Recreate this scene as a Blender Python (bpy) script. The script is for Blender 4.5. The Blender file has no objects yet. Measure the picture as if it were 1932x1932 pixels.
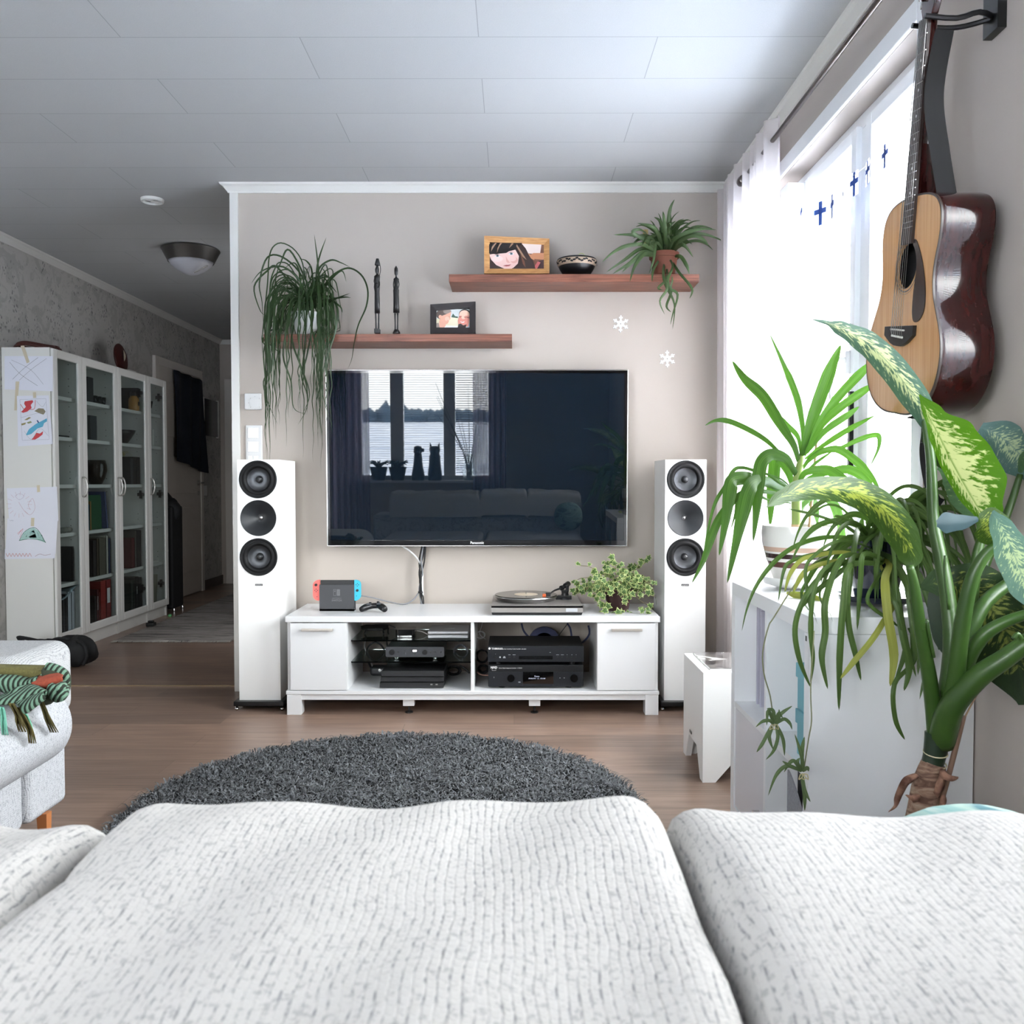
import bpy, math, random
import numpy as np
from mathutils import Vector, Matrix, Euler
random.seed(7); rng = np.random.default_rng(7)
S = bpy.context.scene; COL = S.collection
# ---------------------------------------------------------------- camera
F = 1665.0; H = 1.046
PITCH = math.atan(55 / F); YAW = math.atan(4 / F)
cd = bpy.data.cameras.new('camera'); cam = bpy.data.objects.new('camera', cd); COL.objects.link(cam)
cam.location = (0, 0, H); cam.rotation_euler = (math.pi/2 - PITCH, 0, YAW)
cd.sensor_width = 36; cd.lens = F / 1932 * 36; cd.clip_start = .05; cd.clip_end = 500
cd.dof.use_dof = True; cd.dof.focus_distance = 3.9; cd.dof.aperture_fstop = 16
S.camera = cam
# ---------------------------------------------------------------- world, light, exposure
W = bpy.data.worlds.new('sky'); S.world = W; W.use_nodes = True
bgn = W.node_tree.nodes['Background']; bgn.inputs[0].default_value = (.97, .98, 1, 1); bgn.inputs[1].default_value = 7
S.view_settings.view_transform = 'Standard'; S.view_settings.look = 'None'
S.view_settings.gamma = 1; S.view_settings.use_curve_mapping = False; S.view_settings.exposure = 2.1
S.cycles.max_bounces = 8; S.cycles.diffuse_bounces = 5; S.cycles.glossy_bounces = 4
S.cycles.transmission_bounces = 6; S.cycles.transparent_max_bounces = 12
S.cycles.caustics_reflective = False; S.cycles.caustics_refractive = False
S.cycles.use_denoising = True; S.cycles.sample_clamp_indirect = 6
def area(name, loc, rot, sx, sy, power, portal=False, color=(1, 1, 1)):
    l = bpy.data.lights.new(name, 'AREA'); l.shape = 'RECTANGLE'; l.size = sx; l.size_y = sy; l.energy = power; l.color = color
    if portal: l.cycles.is_portal = True
    o = bpy.data.objects.new(name, l); COL.objects.link(o); o.location = loc; o.rotation_euler = rot; return o
HP = math.pi / 2
# portals sit in the window openings and only guide sampling of the sky
area('window_portal', (1.36, 3.2, 1.45), (0, HP, 0), 1.6, 1.8, 1, True)
area('window_portal', (1.36, 1.22, 1.5), (0, HP, 0), 1.4, 1.1, 1, True)
area('window_portal', (-2.52, -1.55, 1.25), (HP, 0, 0), .75, 2.0, 1, True)
area('window_portal', (-1.0, -1.55, 1.45), (HP, 0, 0), 1.6, 1.5, 1, True)

# added fill lamp that brightens the dim hall; no doorway is modelled there
area('hall_fill_lamp', (-1.42, 5.9, 1.15), (0, HP, 0), 1.9, .8, 1.7, color=(.95, .97, 1))
# ---------------------------------------------------------------- helpers
CR = cam.rotation_euler.to_matrix(); CL = Vector(cam.location)
def P(px, py, Y):
    d = CR @ Vector(((px - 966) / F, (966 - py) / F, -1)); t = Y / d.y
    return CL + d * t
def XX(px, Y, py=911): return P(px, py, Y).x
def ZZ(py, Y, px=970): return P(px, py, Y).z
def lin(c): c /= 255.; return c / 12.92 if c <= .04045 else ((c + .055) / 1.055) ** 2.4
def C(r, g, b): return (lin(r), lin(g), lin(b), 1)
def mat(name, col, rough=.5, metal=0, spec=.5, coat=0, trans=0, emit=None, es=1, sss=0):
    m = bpy.data.materials.new(name); m.use_nodes = True; b = m.node_tree.nodes['Principled BSDF']
    b.inputs['Base Color'].default_value = col; b.inputs['Roughness'].default_value = rough
    b.inputs['Metallic'].default_value = metal; b.inputs['Specular IOR Level'].default_value = spec
    b.inputs['Coat Weight'].default_value = coat; b.inputs['Coat Roughness'].default_value = .03
    b.inputs['Transmission Weight'].default_value = trans
    if emit: b.inputs['Emission Color'].default_value = emit; b.inputs['Emission Strength'].default_value = es
    return m
class NT:
    def __init__(s, m): s.m = m; s.t = m.node_tree; s.n = s.t.nodes; s.b = s.n.get('Principled BSDF')
    def new(s, k, **kw):
        n = s.n.new('ShaderNode' + k)
        for a, v in kw.items():
            if a.startswith('i_'): n.inputs[a[2:].replace('_', ' ')].default_value = v
            else: setattr(n, a, v)
        return n
    def link(s, a, b): s.t.links.new(a, b)
    def coord(s, kind='Object', scale=(1, 1, 1), rot=(0, 0, 0), loc=(0, 0, 0)):
        c = s.new('TexCoord'); mp = s.new('Mapping'); mp.inputs['Scale'].default_value = scale
        mp.inputs['Rotation'].default_value = rot; mp.inputs['Location'].default_value = loc
        s.link(c.outputs[kind], mp.inputs[0]); return mp.outputs[0]
    def noise(s, v, scale, detail=3, rough=.5, dist=0):
        n = s.new('TexNoise'); n.inputs['Scale'].default_value = scale; n.inputs['Detail'].default_value = detail
        n.inputs['Roughness'].default_value = rough; n.inputs['Distortion'].default_value = dist
        if v: s.link(v, n.inputs['Vector'])
        return n.outputs[0]
    def ramp(s, f, stops, interp='LINEAR'):
        r = s.new('ValToRGB'); r.color_ramp.interpolation = interp; e = r.color_ramp.elements
        while len(e) < len(stops): e.new(.5)
        for i, (p, c) in enumerate(stops): e[i].position = p; e[i].color = c if len(c) == 4 else (*c, 1)
        s.link(f, r.inputs[0]); return r.outputs[0]
    def mix(s, f, a, b, mode='MIX'):
        n = s.new('Mix', data_type='RGBA', blend_type=mode)
        for sock, v in ((n.inputs[0], f), (n.inputs[6], a), (n.inputs[7], b)):
            if hasattr(v, 'links'): s.link(v, sock)
            else: sock.default_value = v
        return n.outputs[2]
    def math(s, op, a, b=0):
        n = s.new('Math', operation=op)
        for sock, v in ((n.inputs[0], a), (n.inputs[1], b)):
            if hasattr(v, 'links'): s.link(v, sock)
            else: sock.default_value = v
        return n.outputs[0]
    def bump(s, h, strength=.3, dist=.01):
        n = s.new('Bump'); n.inputs['Strength'].default_value = strength; n.inputs['Distance'].default_value = dist
        s.link(h, n.inputs['Height']); s.link(n.outputs[0], s.b.inputs['Normal'])
    def col(s, c): s.link(c, s.b.inputs['Base Color'])
def g3(v): return (v, v, v, 1)
WM = {}
ARCH = {}
class MB:
    def __init__(s): s.v = []; s.f = []; s.mi = []; s.uv = {}; s.m = 0
    def face(s, idx): s.f.append(tuple(idx)); s.mi.append(s.m)
    def poly(s, pts):
        n = len(s.v); s.v += [Vector(p) for p in pts]; s.face(range(n, n + len(pts)))
    def box(s, x0, x1, y0, y1, z0, z1):
        n = len(s.v)
        s.v += [Vector(p) for p in ((x0,y0,z0),(x1,y0,z0),(x1,y1,z0),(x0,y1,z0),(x0,y0,z1),(x1,y0,z1),(x1,y1,z1),(x0,y1,z1))]
        for q in ((0,3,2,1),(4,5,6,7),(0,1,5,4),(1,2,6,5),(2,3,7,6),(3,0,4,7)): s.face([n + i for i in q])
        return s
    def tf(s, M, start=0):
        for i in range(start, len(s.v)): s.v[i] = M @ s.v[i]
        return s
    def ring_surf(s, rings, closed=True, caps=(True, True)):
        n = len(s.v); k = len(rings[0])
        for r in rings: s.v += [Vector(p) for p in r]
        for i in range(len(rings) - 1):
            for j in range(k if closed else k - 1):
                a = n + i*k + j; b = n + i*k + (j + 1) % k
                s.face((a, b, b + k, a + k))
        if closed and caps[0]: s.face([n + j for j in range(k)][::-1])
        if closed and caps[1]: s.face([n + (len(rings)-1)*k + j for j in range(k)])
        return s
    def lathe(s, prof, c, axis='z', seg=32, caps=(True, True)):
        rings = []
        for r, h in prof:
            ring = []
            for j in range(seg):
                a = 2*math.pi*j/seg; u, w = r*math.cos(a), r*math.sin(a)
                if axis == 'z': p = (c[0]+u, c[1]+w, c[2]+h)
                elif axis == 'y': p = (c[0]+u, c[1]+h, c[2]-w)
                else: p = (c[0]+h, c[1]+u, c[2]+w)
                ring.append(p)
            rings.append(ring)
        return s.ring_surf(rings, True, caps)
    def cyl(s, c, r, h, axis='z', seg=24): return s.lathe([(r, 0), (r, h)], c, axis, seg)
    def tube(s, pts, r, seg=8, sub=0, caps=True):
        pts = [Vector(p) for p in pts]; rs = list(r) if hasattr(r, '__len__') else [r]*len(pts)
        if sub: pts, rs = spline(pts, sub, rs)
        rings = []; up = Vector((0, 0, 1)); prev = None
        for i, p in enumerate(pts):
            t = (pts[min(i+1, len(pts)-1)] - pts[max(i-1, 0)]).normalized()
            if prev is None:
                prev = t.cross(up if abs(t.z) < .9 else Vector((1, 0, 0))).normalized()
            u = (prev - t*prev.dot(t)); u = u.normalized() if u.length > 1e-6 else t.orthogonal().normalized()
            prev = u; w = t.cross(u)
            rings.append([p + (u*math.cos(2*math.pi*j/seg) + w*math.sin(2*math.pi*j/seg))*rs[i] for j in range(seg)])
        return s.ring_surf(rings, True, (caps, caps))
    def prism(s, poly, axis, a0, a1):
        def pt(u, v, a): return {'y': (u, a, v), 'x': (a, u, v), 'z': (u, v, a)}[axis]
        n = len(s.v); k = len(poly)
        s.v += [Vector(pt(u, v, a0)) for u, v in poly] + [Vector(pt(u, v, a1)) for u, v in poly]
        s.face(range(n, n+k)); s.face(list(range(n+k, n+2*k))[::-1])
        for j in range(k): s.face((n+j, n+(j+1) % k, n+k+(j+1) % k, n+k+j))
        return s
    def leaf(s, pts, w, sub=5, fold=.25, twist=0, tip=True, asym=None, prof=None, wave=0, nacross=1):
        """blade along 3-D points; w half width in metres (max); nacross segments on each side"""
        P_ = [Vector(p) for p in pts]; P_, _ = spline(P_, sub, [1]*len(P_)); n = len(P_); base = len(s.v)
        cols = 2*nacross + 1
        for i, p in enumerate(P_):
            f = i/(n-1); t = (P_[min(i+1, n-1)] - P_[max(i-1, 0)]).normalized()
            vd = (p - CL).normalized(); side = t.cross(vd)
            if side.length < .05: side = t.orthogonal()
            side.normalize(); nrm = side.cross(t).normalized()
            a = twist*(f if not isinstance(twist, tuple) else 1)
            if isinstance(twist, tuple): a = twist[0] + (twist[1]-twist[0])*f
            sd = side*math.cos(a) + nrm*math.sin(a); nn = nrm*math.cos(a) - side*math.sin(a)
            ww = (prof(f) if prof else min(1, .55 + f*2)*min(1, (1-f)*2.6)**.8)*w
            l, r = (1, 1) if not asym else asym
            for j in range(cols):
                q = (j - nacross)/nacross; amt = q*ww*(l if q < 0 else r)
                off = nn*(abs(q)**1.3*fold*ww + (math.sin(f*23 + q*2)*wave*abs(q)))
                s.v.append(p + sd*amt + off); s.uv[len(s.v)-1] = (q*.5 + .5, f)
        for i in range(n-1):
            for j in range(cols-1):
                a = base + i*cols + j; s.face((a, a+1, a+cols+1, a+cols))
        return s
    def grid(s, nu, nv, fn, uv=True):
        base = len(s.v)
        for i in range(nu+1):
            for j in range(nv+1):
                s.v.append(Vector(fn(i/nu, j/nv))); s.uv[len(s.v)-1] = (i/nu, j/nv)
        for i in range(nu):
            for j in range(nv):
                a = base + i*(nv+1) + j; s.face((a, a+nv+1, a+nv+2, a+1))
        return s
    def push(s, fn):
        s.v = [Vector(fn(v.x, v.y, v.z)) for v in s.v]; return s
    def build(s, name, mats, parent=None, local=False, smooth=False, bevel=0, label=None, seg=2, solid=0, subsurf=0, autos=None):
        me = bpy.data.meshes.new(name); o = bpy.data.objects.new(name, me); COL.objects.link(o)
        vs = s.v
        if parent is not None:
            o.parent = parent; M = WM[parent]
            if not local:
                I = M.inverted(); vs = [I @ v for v in vs]
            WM[o] = M
        elif not local and vs:
            xs = [v.x for v in vs]; ys = [v.y for v in vs]; zs = [v.z for v in vs]
            b = Vector(((min(xs)+max(xs))/2, (min(ys)+max(ys))/2, min(zs))) if name not in ARCH else Vector((0, 0, 0))
            vs = [v - b for v in vs]; o.location = b; WM[o] = Matrix.Translation(b)
        else: WM[o] = Matrix.Identity(4)
        me.from_pydata([tuple(v) for v in vs], [], s.f)
        if not isinstance(mats, (list, tuple)): mats = [mats]
        for m in mats: me.materials.append(m)
        if len(mats) > 1: me.polygons.foreach_set('material_index', s.mi)
        if s.uv:
            uvl = me.uv_layers.new(name='UVMap'); arr = np.zeros((len(vs), 2), 'f')
            for k, q in s.uv.items(): arr[k] = q
            li = np.empty(len(me.loops), 'i'); me.loops.foreach_get('vertex_index', li)
            uvl.data.foreach_set('uv', arr[li].ravel())
        if smooth: me.polygons.foreach_set('use_smooth', [True]*len(me.polygons))
        me.validate(); me.update()
        if solid: md = o.modifiers.new('solid', 'SOLIDIFY'); md.thickness = solid; md.offset = 0
        if bevel:
            md = o.modifiers.new('bevel', 'BEVEL'); md.width = bevel; md.segments = seg; md.limit_method = 'ANGLE'; md.angle_limit = math.radians(40)
            md.harden_normals = False
            if not smooth: me.polygons.foreach_set('use_smooth', [True]*len(me.polygons))
            wn = o.modifiers.new('wn', 'WEIGHTED_NORMAL'); wn.keep_sharp = True
        if subsurf: md = o.modifiers.new('sub', 'SUBSURF'); md.levels = subsurf; md.render_levels = subsurf
        if autos: me.set_sharp_from_angle(angle=math.radians(autos))
        if label: o['label'] = label
        return o
def spline(pts, sub, rs=None):
    """Catmull-Rom through the points"""
    out = []; ro = []; n = len(pts); rs = rs or [1]*n
    for i in range(n-1):
        p0 = pts[max(i-1, 0)]; p1 = pts[i]; p2 = pts[i+1]; p3 = pts[min(i+2, n-1)]
        for k in range(sub):
            t = k/sub
            out.append(.5*((2*p1) + (p2-p0)*t + (2*p0-5*p1+4*p2-p3)*t*t + (3*p1-p0-3*p2+p3)*t*t*t))
            ro.append(rs[i] + (rs[i+1]-rs[i])*t)
    out.append(pts[-1]); ro.append(rs[-1]); return out, ro
def thing(name, label, cat, loc=(0, 0, 0), rz=0, group=None, rot=None):
    o = bpy.data.objects.new(name, None); COL.objects.link(o); o.location = loc; o.empty_display_size = .05
    o.rotation_euler = rot if rot else (0, 0, rz)
    WM[o] = Matrix.Translation(Vector(loc)) @ o.rotation_euler.to_matrix().to_4x4()
    return tag(o, label, cat, group)
def tag(o, label, cat, group=None):
    o['label'] = label; o['category'] = cat
    if group: o['group'] = group
    return o
def struct(o, label=None):
    o['kind'] = 'structure'
    if label: o['label'] = label
    return o
def children(o): return [c for c in KIDS(o)]
def KIDS(o): return [c for c in bpy.data.objects if c.parent == o]
def copy_tree(o, loc, rz=None, label=None, group=None, sub=False):
    c = o.copy(); COL.objects.link(c); c.location = loc
    if rz is not None: c.rotation_euler = (0, 0, rz)
    if label: c['label'] = label
    if group: c['group'] = group
    for ch in KIDS(o):
        d = ch.copy(); COL.objects.link(d); d.parent = c
        for g in KIDS(ch):
            e = g.copy(); COL.objects.link(e); e.parent = d
    return c
def text(name, body, size, loc, rot, m, parent=None, ext=.0004, bold=0):
    """flat lettering standing at world loc"""
    cu = bpy.data.curves.new(name, 'FONT'); cu.body = body; cu.size = size; cu.extrude = ext; cu.offset = bold
    cu.align_x = 'CENTER'; cu.align_y = 'CENTER'; cu.resolution_u = 2
    t = bpy.data.objects.new(name, cu); COL.objects.link(t)
    dg = bpy.context.evaluated_depsgraph_get(); me = bpy.data.meshes.new_from_object(t.evaluated_get(dg))
    bpy.data.objects.remove(t); o = bpy.data.objects.new(name, me); COL.objects.link(o)
    me.materials.clear(); me.materials.append(m)
    M = Matrix.Translation(Vector(loc)) @ Euler(rot).to_matrix().to_4x4()
    if parent: M = WM[parent].inverted() @ M; o.parent = parent
    me.transform(M); return o
FR = (HP, 0, 0)      # lettering that faces the camera (towards -Y)
def line_poly(mb, pts, w, off=0, closed=False):
    """thin ribbon in the plane Y=const through pts (Vectors)"""
    pts = [Vector(p) for p in pts]
    if closed: pts.append(pts[0])
    for a, b in zip(pts[:-1], pts[1:]):
        d = (b-a);
        if d.length < 1e-6: continue
        n = Vector((-d.z, 0, d.x)).normalized()*w/2; o = Vector((0, off, 0)); e = d.normalized()*w*.3
        mb.poly([a-n+o-e, b-n+o+e, b+n+o+e, a+n+o-e])
# ================================================================ materials
WHITE = mat('white_lacquer', C(220, 221, 222), .28)
WHITE_SATIN = mat('white_satin', C(212, 212, 210), .45)
TRIMW = mat('trim_white', C(216, 215, 210), .4)
FRAMEW = mat('window_frame_white', C(236, 238, 240), .35)
BLACK = mat('black_plastic', C(20, 21, 23), .35)
BLACKM = mat('black_matte', C(16, 16, 17), .7)
DARKG = mat('dark_grey_plastic', C(62, 64, 68), .5)
CHROME = mat('chrome', C(215, 215, 215), .15, 1)
STEEL = mat('brushed_steel', C(190, 188, 184), .35, 1)
GLASS = mat('clear_glass', (1, 1, 1, 1), .02, trans=1)
GLASS.node_tree.nodes['Principled BSDF'].inputs['IOR'].default_value = 1.45
GREENGLASS = mat('green_edge_glass', C(200, 228, 222), .03, trans=1)
TXTW = mat('white_print', C(225, 225, 225), .5)
def thin_glass(name, tint, refl=.12):
    m = bpy.data.materials.new(name); m.use_nodes = True; n = NT(m); n.n.remove(n.b)
    out = n.n['Material Output']; tr = n.new('BsdfTransparent'); tr.inputs[0].default_value = tint
    gl = n.new('BsdfGlossy'); gl.inputs['Roughness'].default_value = .02; gl.inputs[0].default_value = (1, 1, 1, 1)
    fr = n.new('Fresnel'); fr.inputs[0].default_value = 1.5; mx = n.new('MixShader')
    ge = n.new('NewGeometry'); fc = n.math('MULTIPLY', fr.outputs[0], n.math('SUBTRACT', 1, ge.outputs['Backfacing'])); n.link(fc, mx.inputs[0]); n.link(tr.outputs[0], mx.inputs[1]); n.link(gl.outputs[0], mx.inputs[2])
    n.link(mx.outputs[0], out.inputs[0]); return m
PANE = thin_glass('window_pane_glass', (.97, .985, .98, 1))
CABGLASS = thin_glass('cabinet_glass', (.86, .9, .9, 1))
# floor: grey-brown laminate planks along X
FLOOR = mat('laminate', C(130, 112, 100), .34); n = NT(FLOOR)
v = n.coord('Object', (1, 1, 1)); br = n.new('TexBrick'); br.offset = .37; br.offset_frequency = 2
for k, x in (('Scale', 1), ('Mortar Size', .0016), ('Brick Width', 1.28), ('Row Height', .165), ('Bias', 0)): br.inputs[k].default_value = x
br.inputs['Color1'].default_value = C(160, 131, 113); br.inputs['Color2'].default_value = C(100, 83, 74); br.inputs['Mortar'].default_value = C(84, 69, 60)
n.link(v, br.inputs['Vector'])
g1 = n.noise(n.coord('Object', (1.3, 26, 1)), 2.2, 6, .62, .6); g2 = n.noise(n.coord('Object', (.8, 7, 1)), 2, 4, .6, .8)
c1 = n.mix(n.ramp(g1, [(.30, g3(0)), (.62, g3(1))]), C(84, 68, 60), C(160, 136, 120))
c2 = n.mix(.45, br.outputs[0], c1); c3 = n.mix(n.ramp(g2, [(.42, g3(0)), (.72, g3(.75))]), c2, C(118, 98, 87))
n.col(c3); n.bump(br.outputs['Fac'], -.15, .002)
# walls
def painted(name, c, amt=.03):
    m = mat(name, c, .85, spec=.25); n = NT(m); s = n.noise(n.coord('Object', (1, 1, 1)), 180, 3)
    n.bump(s, .08, .002); return m
WALLB = painted('wall_paint_warm_grey', C(183, 174, 165))
WALLR = painted('wall_paint_grey', C(186, 177, 170))
WALLP = mat('floral_wallpaper', C(190, 188, 184), .85, spec=.2); n = NT(WALLP)
v = n.coord('Object', (1, 1, 1)); 
vo = n.new('TexVoronoi'); vo.inputs['Scale'].default_value = 5.2; n.link(v, vo.inputs['Vector'])
ring = n.ramp(vo.outputs['Distance'], [(.16, g3(0)), (.24, g3(1)), (.52, g3(1)), (.62, g3(.2))])
lf = n.new('TexVoronoi'); lf.inputs['Scale'].default_value = 60; n.link(n.coord('Object', (1, 1, .62), (.6, 0, 0)), lf.inputs['Vector'])
lfm = n.ramp(lf.outputs['Distance'], [(.28, g3(1)), (.40, g3(0))])
gate = n.ramp(n.noise(v, 9, 3, .6, 1.2), [(.47, g3(0)), (.56, g3(1))])
msk = n.math('MULTIPLY', n.math('MULTIPLY', ring, lfm), gate)
soft = n.ramp(n.noise(v, 6.5, 4, .6, 1.5), [(.44, C(172, 170, 166)), (.52, C(186, 184, 180))])
n.col(n.mix(n.math('MULTIPLY', msk, .75), soft, C(96, 96, 96)))
CEIL = mat('ceiling_panels', C(205, 209, 212), .8, spec=.2); n = NT(CEIL)
br = n.new('TexBrick'); br.offset = .5
for k, x in (('Scale', 1), ('Mortar Size', .0017), ('Brick Width', 1.181), ('Row Height', .300), ('Mortar Smooth', .2)): br.inputs[k].default_value = x
br.inputs['Color1'].default_value = C(176, 178, 179); br.inputs['Color2'].default_value = C(179, 181, 182); br.inputs['Mortar'].default_value = C(146, 147, 148)
n.link(n.coord('Object', (1, 1, 1), loc=(.708, -4.459 + .300*16, 0)), br.inputs['Vector'])
sp = n.noise(n.coord('Object', (1, 1, 1)), 260, 3, .7); n.col(n.mix(.08, br.outputs[0], sp)); n.bump(n.mix(.5, sp, n.math('SUBTRACT', 1, br.outputs['Fac'])), .3, .003)
WALNUT = mat('walnut_veneer', C(120, 82, 66), .42); n = NT(WALNUT)
n.col(n.ramp(n.noise(n.coord('Object', (3, 40, 60)), 1.6, 6, .6, .7), [(.3, C(90, 50, 38)), (.55, C(130, 80, 62)), (.8, C(150, 98, 78))]))
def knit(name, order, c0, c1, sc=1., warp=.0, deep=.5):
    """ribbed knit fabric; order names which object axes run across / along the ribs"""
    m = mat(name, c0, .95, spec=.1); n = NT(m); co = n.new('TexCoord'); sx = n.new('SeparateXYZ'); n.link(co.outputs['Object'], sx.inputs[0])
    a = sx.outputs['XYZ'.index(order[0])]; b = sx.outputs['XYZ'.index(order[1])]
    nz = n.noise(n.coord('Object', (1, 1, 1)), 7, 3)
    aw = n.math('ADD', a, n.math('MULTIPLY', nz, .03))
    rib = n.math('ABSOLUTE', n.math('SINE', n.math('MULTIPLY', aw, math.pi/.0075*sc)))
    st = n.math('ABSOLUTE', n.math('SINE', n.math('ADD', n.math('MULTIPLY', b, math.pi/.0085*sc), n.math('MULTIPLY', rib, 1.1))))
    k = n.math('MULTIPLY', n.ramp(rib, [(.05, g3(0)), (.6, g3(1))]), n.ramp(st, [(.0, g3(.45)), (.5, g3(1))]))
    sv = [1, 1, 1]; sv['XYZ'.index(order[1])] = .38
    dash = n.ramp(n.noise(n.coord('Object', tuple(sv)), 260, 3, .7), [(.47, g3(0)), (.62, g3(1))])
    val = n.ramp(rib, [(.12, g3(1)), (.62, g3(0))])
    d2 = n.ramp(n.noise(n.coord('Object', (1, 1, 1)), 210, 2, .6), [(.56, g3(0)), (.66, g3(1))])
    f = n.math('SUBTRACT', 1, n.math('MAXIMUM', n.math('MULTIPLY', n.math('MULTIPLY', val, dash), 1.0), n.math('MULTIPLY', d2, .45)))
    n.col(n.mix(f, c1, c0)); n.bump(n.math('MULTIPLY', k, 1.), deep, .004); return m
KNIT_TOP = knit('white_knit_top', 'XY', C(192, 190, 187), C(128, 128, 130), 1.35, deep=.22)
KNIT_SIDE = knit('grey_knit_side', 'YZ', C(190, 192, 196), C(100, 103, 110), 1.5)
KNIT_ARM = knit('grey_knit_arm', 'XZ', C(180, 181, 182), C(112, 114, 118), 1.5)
# ================================================================ room shell
ZC = 2.515; XL = -3.04; XR = 1.07; YW = 4.40; YE = 9.15; YB = -1.4
for nme in ('floor', 'ceiling', 'wall_left', 'wall_back', 'wall_right', 'wall_rear', 'wall_end', 'wall_hall'): ARCH[nme] = 1
struct(MB().box(XL-.2, XR+.3, YB-.2, YE+3, -.08, 0).build('floor', FLOOR), 'grey-brown laminate plank floor')
struct(MB().box(XL-.2, XR+.3, YB-.2, YE+3, ZC, ZC+.1).build('ceiling', CEIL), 'pale grey ceiling of long panels')
struct(MB().box(XL-.1, XL, YB-.15, YE+.1, 0, ZC).build('wall_left', WALLP), 'left wall with grey floral wallpaper')
struct(MB().box(-1.39, XR, YW, YW+.11, 0, ZC).build('wall_back', WALLB), 'warm grey wall behind the television')
b = MB()   # right wall with window opening
WY0, WY1, WZ0, WZ1 = 2.36, 4.05, .62, 2.26; TH = .26; NY0, NY1, NZ0 = .70, 1.74, .86
b.box(XR, XR+TH, YB-.15, NY0, 0, ZC); b.box(XR, XR+TH, NY1, WY0, 0, ZC); b.box(XR, XR+TH, NY0, NY1, 0, NZ0); b.box(XR, XR+TH, NY0, NY1, WZ1, ZC); b.box(XR, XR+TH, WY1, YW+.11, 0, ZC); b.box(XR, XR+TH, WY0, WY1, 0, WZ0); b.box(XR, XR+TH, WY0, WY1, WZ1, ZC)
struct(b.build('wall_right', WALLR), 'grey wall with the bright window and the guitar')
b = MB(); RX0, RX1, RZ0, RZ1 = -1.78, -.24, .80, 2.30
b.box(XL, -2.92, YB-.12, YB, 0, ZC); b.box(-2.14, RX0, YB-.12, YB, 0, ZC); b.box(-2.92, -2.14, YB-.12, YB, 0, .12); b.box(-2.92, -2.14, YB-.12, YB, 2.3, ZC); b.box(RX1, XR, YB-.12, YB, 0, ZC); b.box(RX0, RX1, YB-.12, YB, 0, RZ0); b.box(RX0, RX1, YB-.12, YB, RZ1, ZC)
struct(b.build('wall_rear', WALLR))
b = MB()   # end of the hall with doorway
DX0, DX1 = -2.915, -2.10
b.box(XL, DX0, YE, YE+.1, 0, ZC); b.box(DX1, -1.2, YE, YE+.1, 0, ZC); b.box(DX0, DX1, YE, YE+.1, 2.04, ZC)
struct(b.build('wall_end', WALLB), 'end wall of the dim hallway')
struct(MB().box(-1.39, -1.29, YW+.11, YE, 0, ZC).build('wall_hall', WALLB))
DARKWALL = painted('dark_room_shade', C(88, 78, 72))  # wall colour darkened to stand for the unlit room beyond
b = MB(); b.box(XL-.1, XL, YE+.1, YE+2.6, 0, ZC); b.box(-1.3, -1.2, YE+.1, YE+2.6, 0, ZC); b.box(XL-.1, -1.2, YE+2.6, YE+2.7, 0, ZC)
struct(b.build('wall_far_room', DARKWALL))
# trims
def cornice(name, path, dirs, z=ZC):
    """little moulding: path of 2-D points, dirs outward offset direction at each"""
    prof = [(0, -.042), (.010, -.042), (.012, -.036), (.018, -.028), (.028, -.014), (.040, -.008), (.044, 0), (0, 0)]
    rings = [[(x+dx*o, y+dy*o, z+h) for o, h in prof] for (x, y), (dx, dy) in zip(path, dirs)]
    b = MB(); b.ring_surf(rings); return struct(b.build(name, TRIMW))
cornice('trim_1', [(-1.40, YW+.11), (-1.40, YW), (XR, YW), (XR, YB)], [(-1, 0), (-1, -1), (-1, -1), (-1, 0)])['label'] = 'white ceiling moulding over the television wall'
cornice('trim_2', [(XL, YB), (XL, YE), (-1.39, YE)], [(1, 0), (1, -1), (-.0, -1)])['label'] = 'ceiling moulding along the wallpapered wall'
struct(MB().box(-1.402, -1.362, YW-.012, YW+.122, 0, ZC-.042).build('trim_3', TRIMW, bevel=.002), 'white vertical trim on the wall end')
BROWNB = mat('dark_skirting', C(70, 56, 50), .5)
struct(MB().box(-1.362, XR, YW-.012, YW, 0, .055).box(XL, XL+.012, 6.97, 7.45, 0, .09).box(XL, XL+.012, 8.52, YE, 0, .09).build('baseboard_back', BROWNB))
struct(MB().box(XL, -1.41, 4.505, 4.523, 0, .004).build('trim_4', mat('floor_strip', C(190, 170, 140), .3, .8)), 'thin metal joint strip across the floor')
# ---- side window (window_1)
w1 = thing('window_1', 'white side window with two panes', 'window', (XR+.1, 2.94, WZ0)); del w1['category']; w1['kind'] = 'structure'
fx0, fx1 = XR+.075, XR+.135
b = MB(); fr = .055
def frame_x(b, x0, x1, y0, y1, z0, z1, t):
    b.box(x0, x1, y0, y0+t, z0, z1); b.box(x0, x1, y1-t, y1, z0, z1); b.box(x0, x1, y0+t, y1-t, z0, z0+t); b.box(x0, x1, y0+t, y1-t, z1-t, z1)
frame_x(b, fx0, fx1, WY0, WY1, WZ0, WZ1, .05); b.box(fx0, fx1, 2.86, 2.96, WZ0+.05, WZ1-.05); b.box(XR-.01, fx1, 3.46, 3.56, WZ0+.05, WZ1-.05)
b.build('window_frame', FRAMEW, w1, bevel=.004)
for y0, y1 in ((WY0+.05, 2.86), (2.96, 3.46), (3.56, WY1-.05)):
    b = MB(); frame_x(b, fx0-.018, fx1-.02, y0-.012, y1+.012, WZ0+.04, WZ1-.04, .045); s_ = b.build('sash', FRAMEW, w1, bevel=.004)
    b = MB(); b.box(fx0+.02, fx0+.024, y0+.03, y1-.03, WZ0+.08, WZ1-.08); b.build('pane', PANE, s_)
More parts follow.
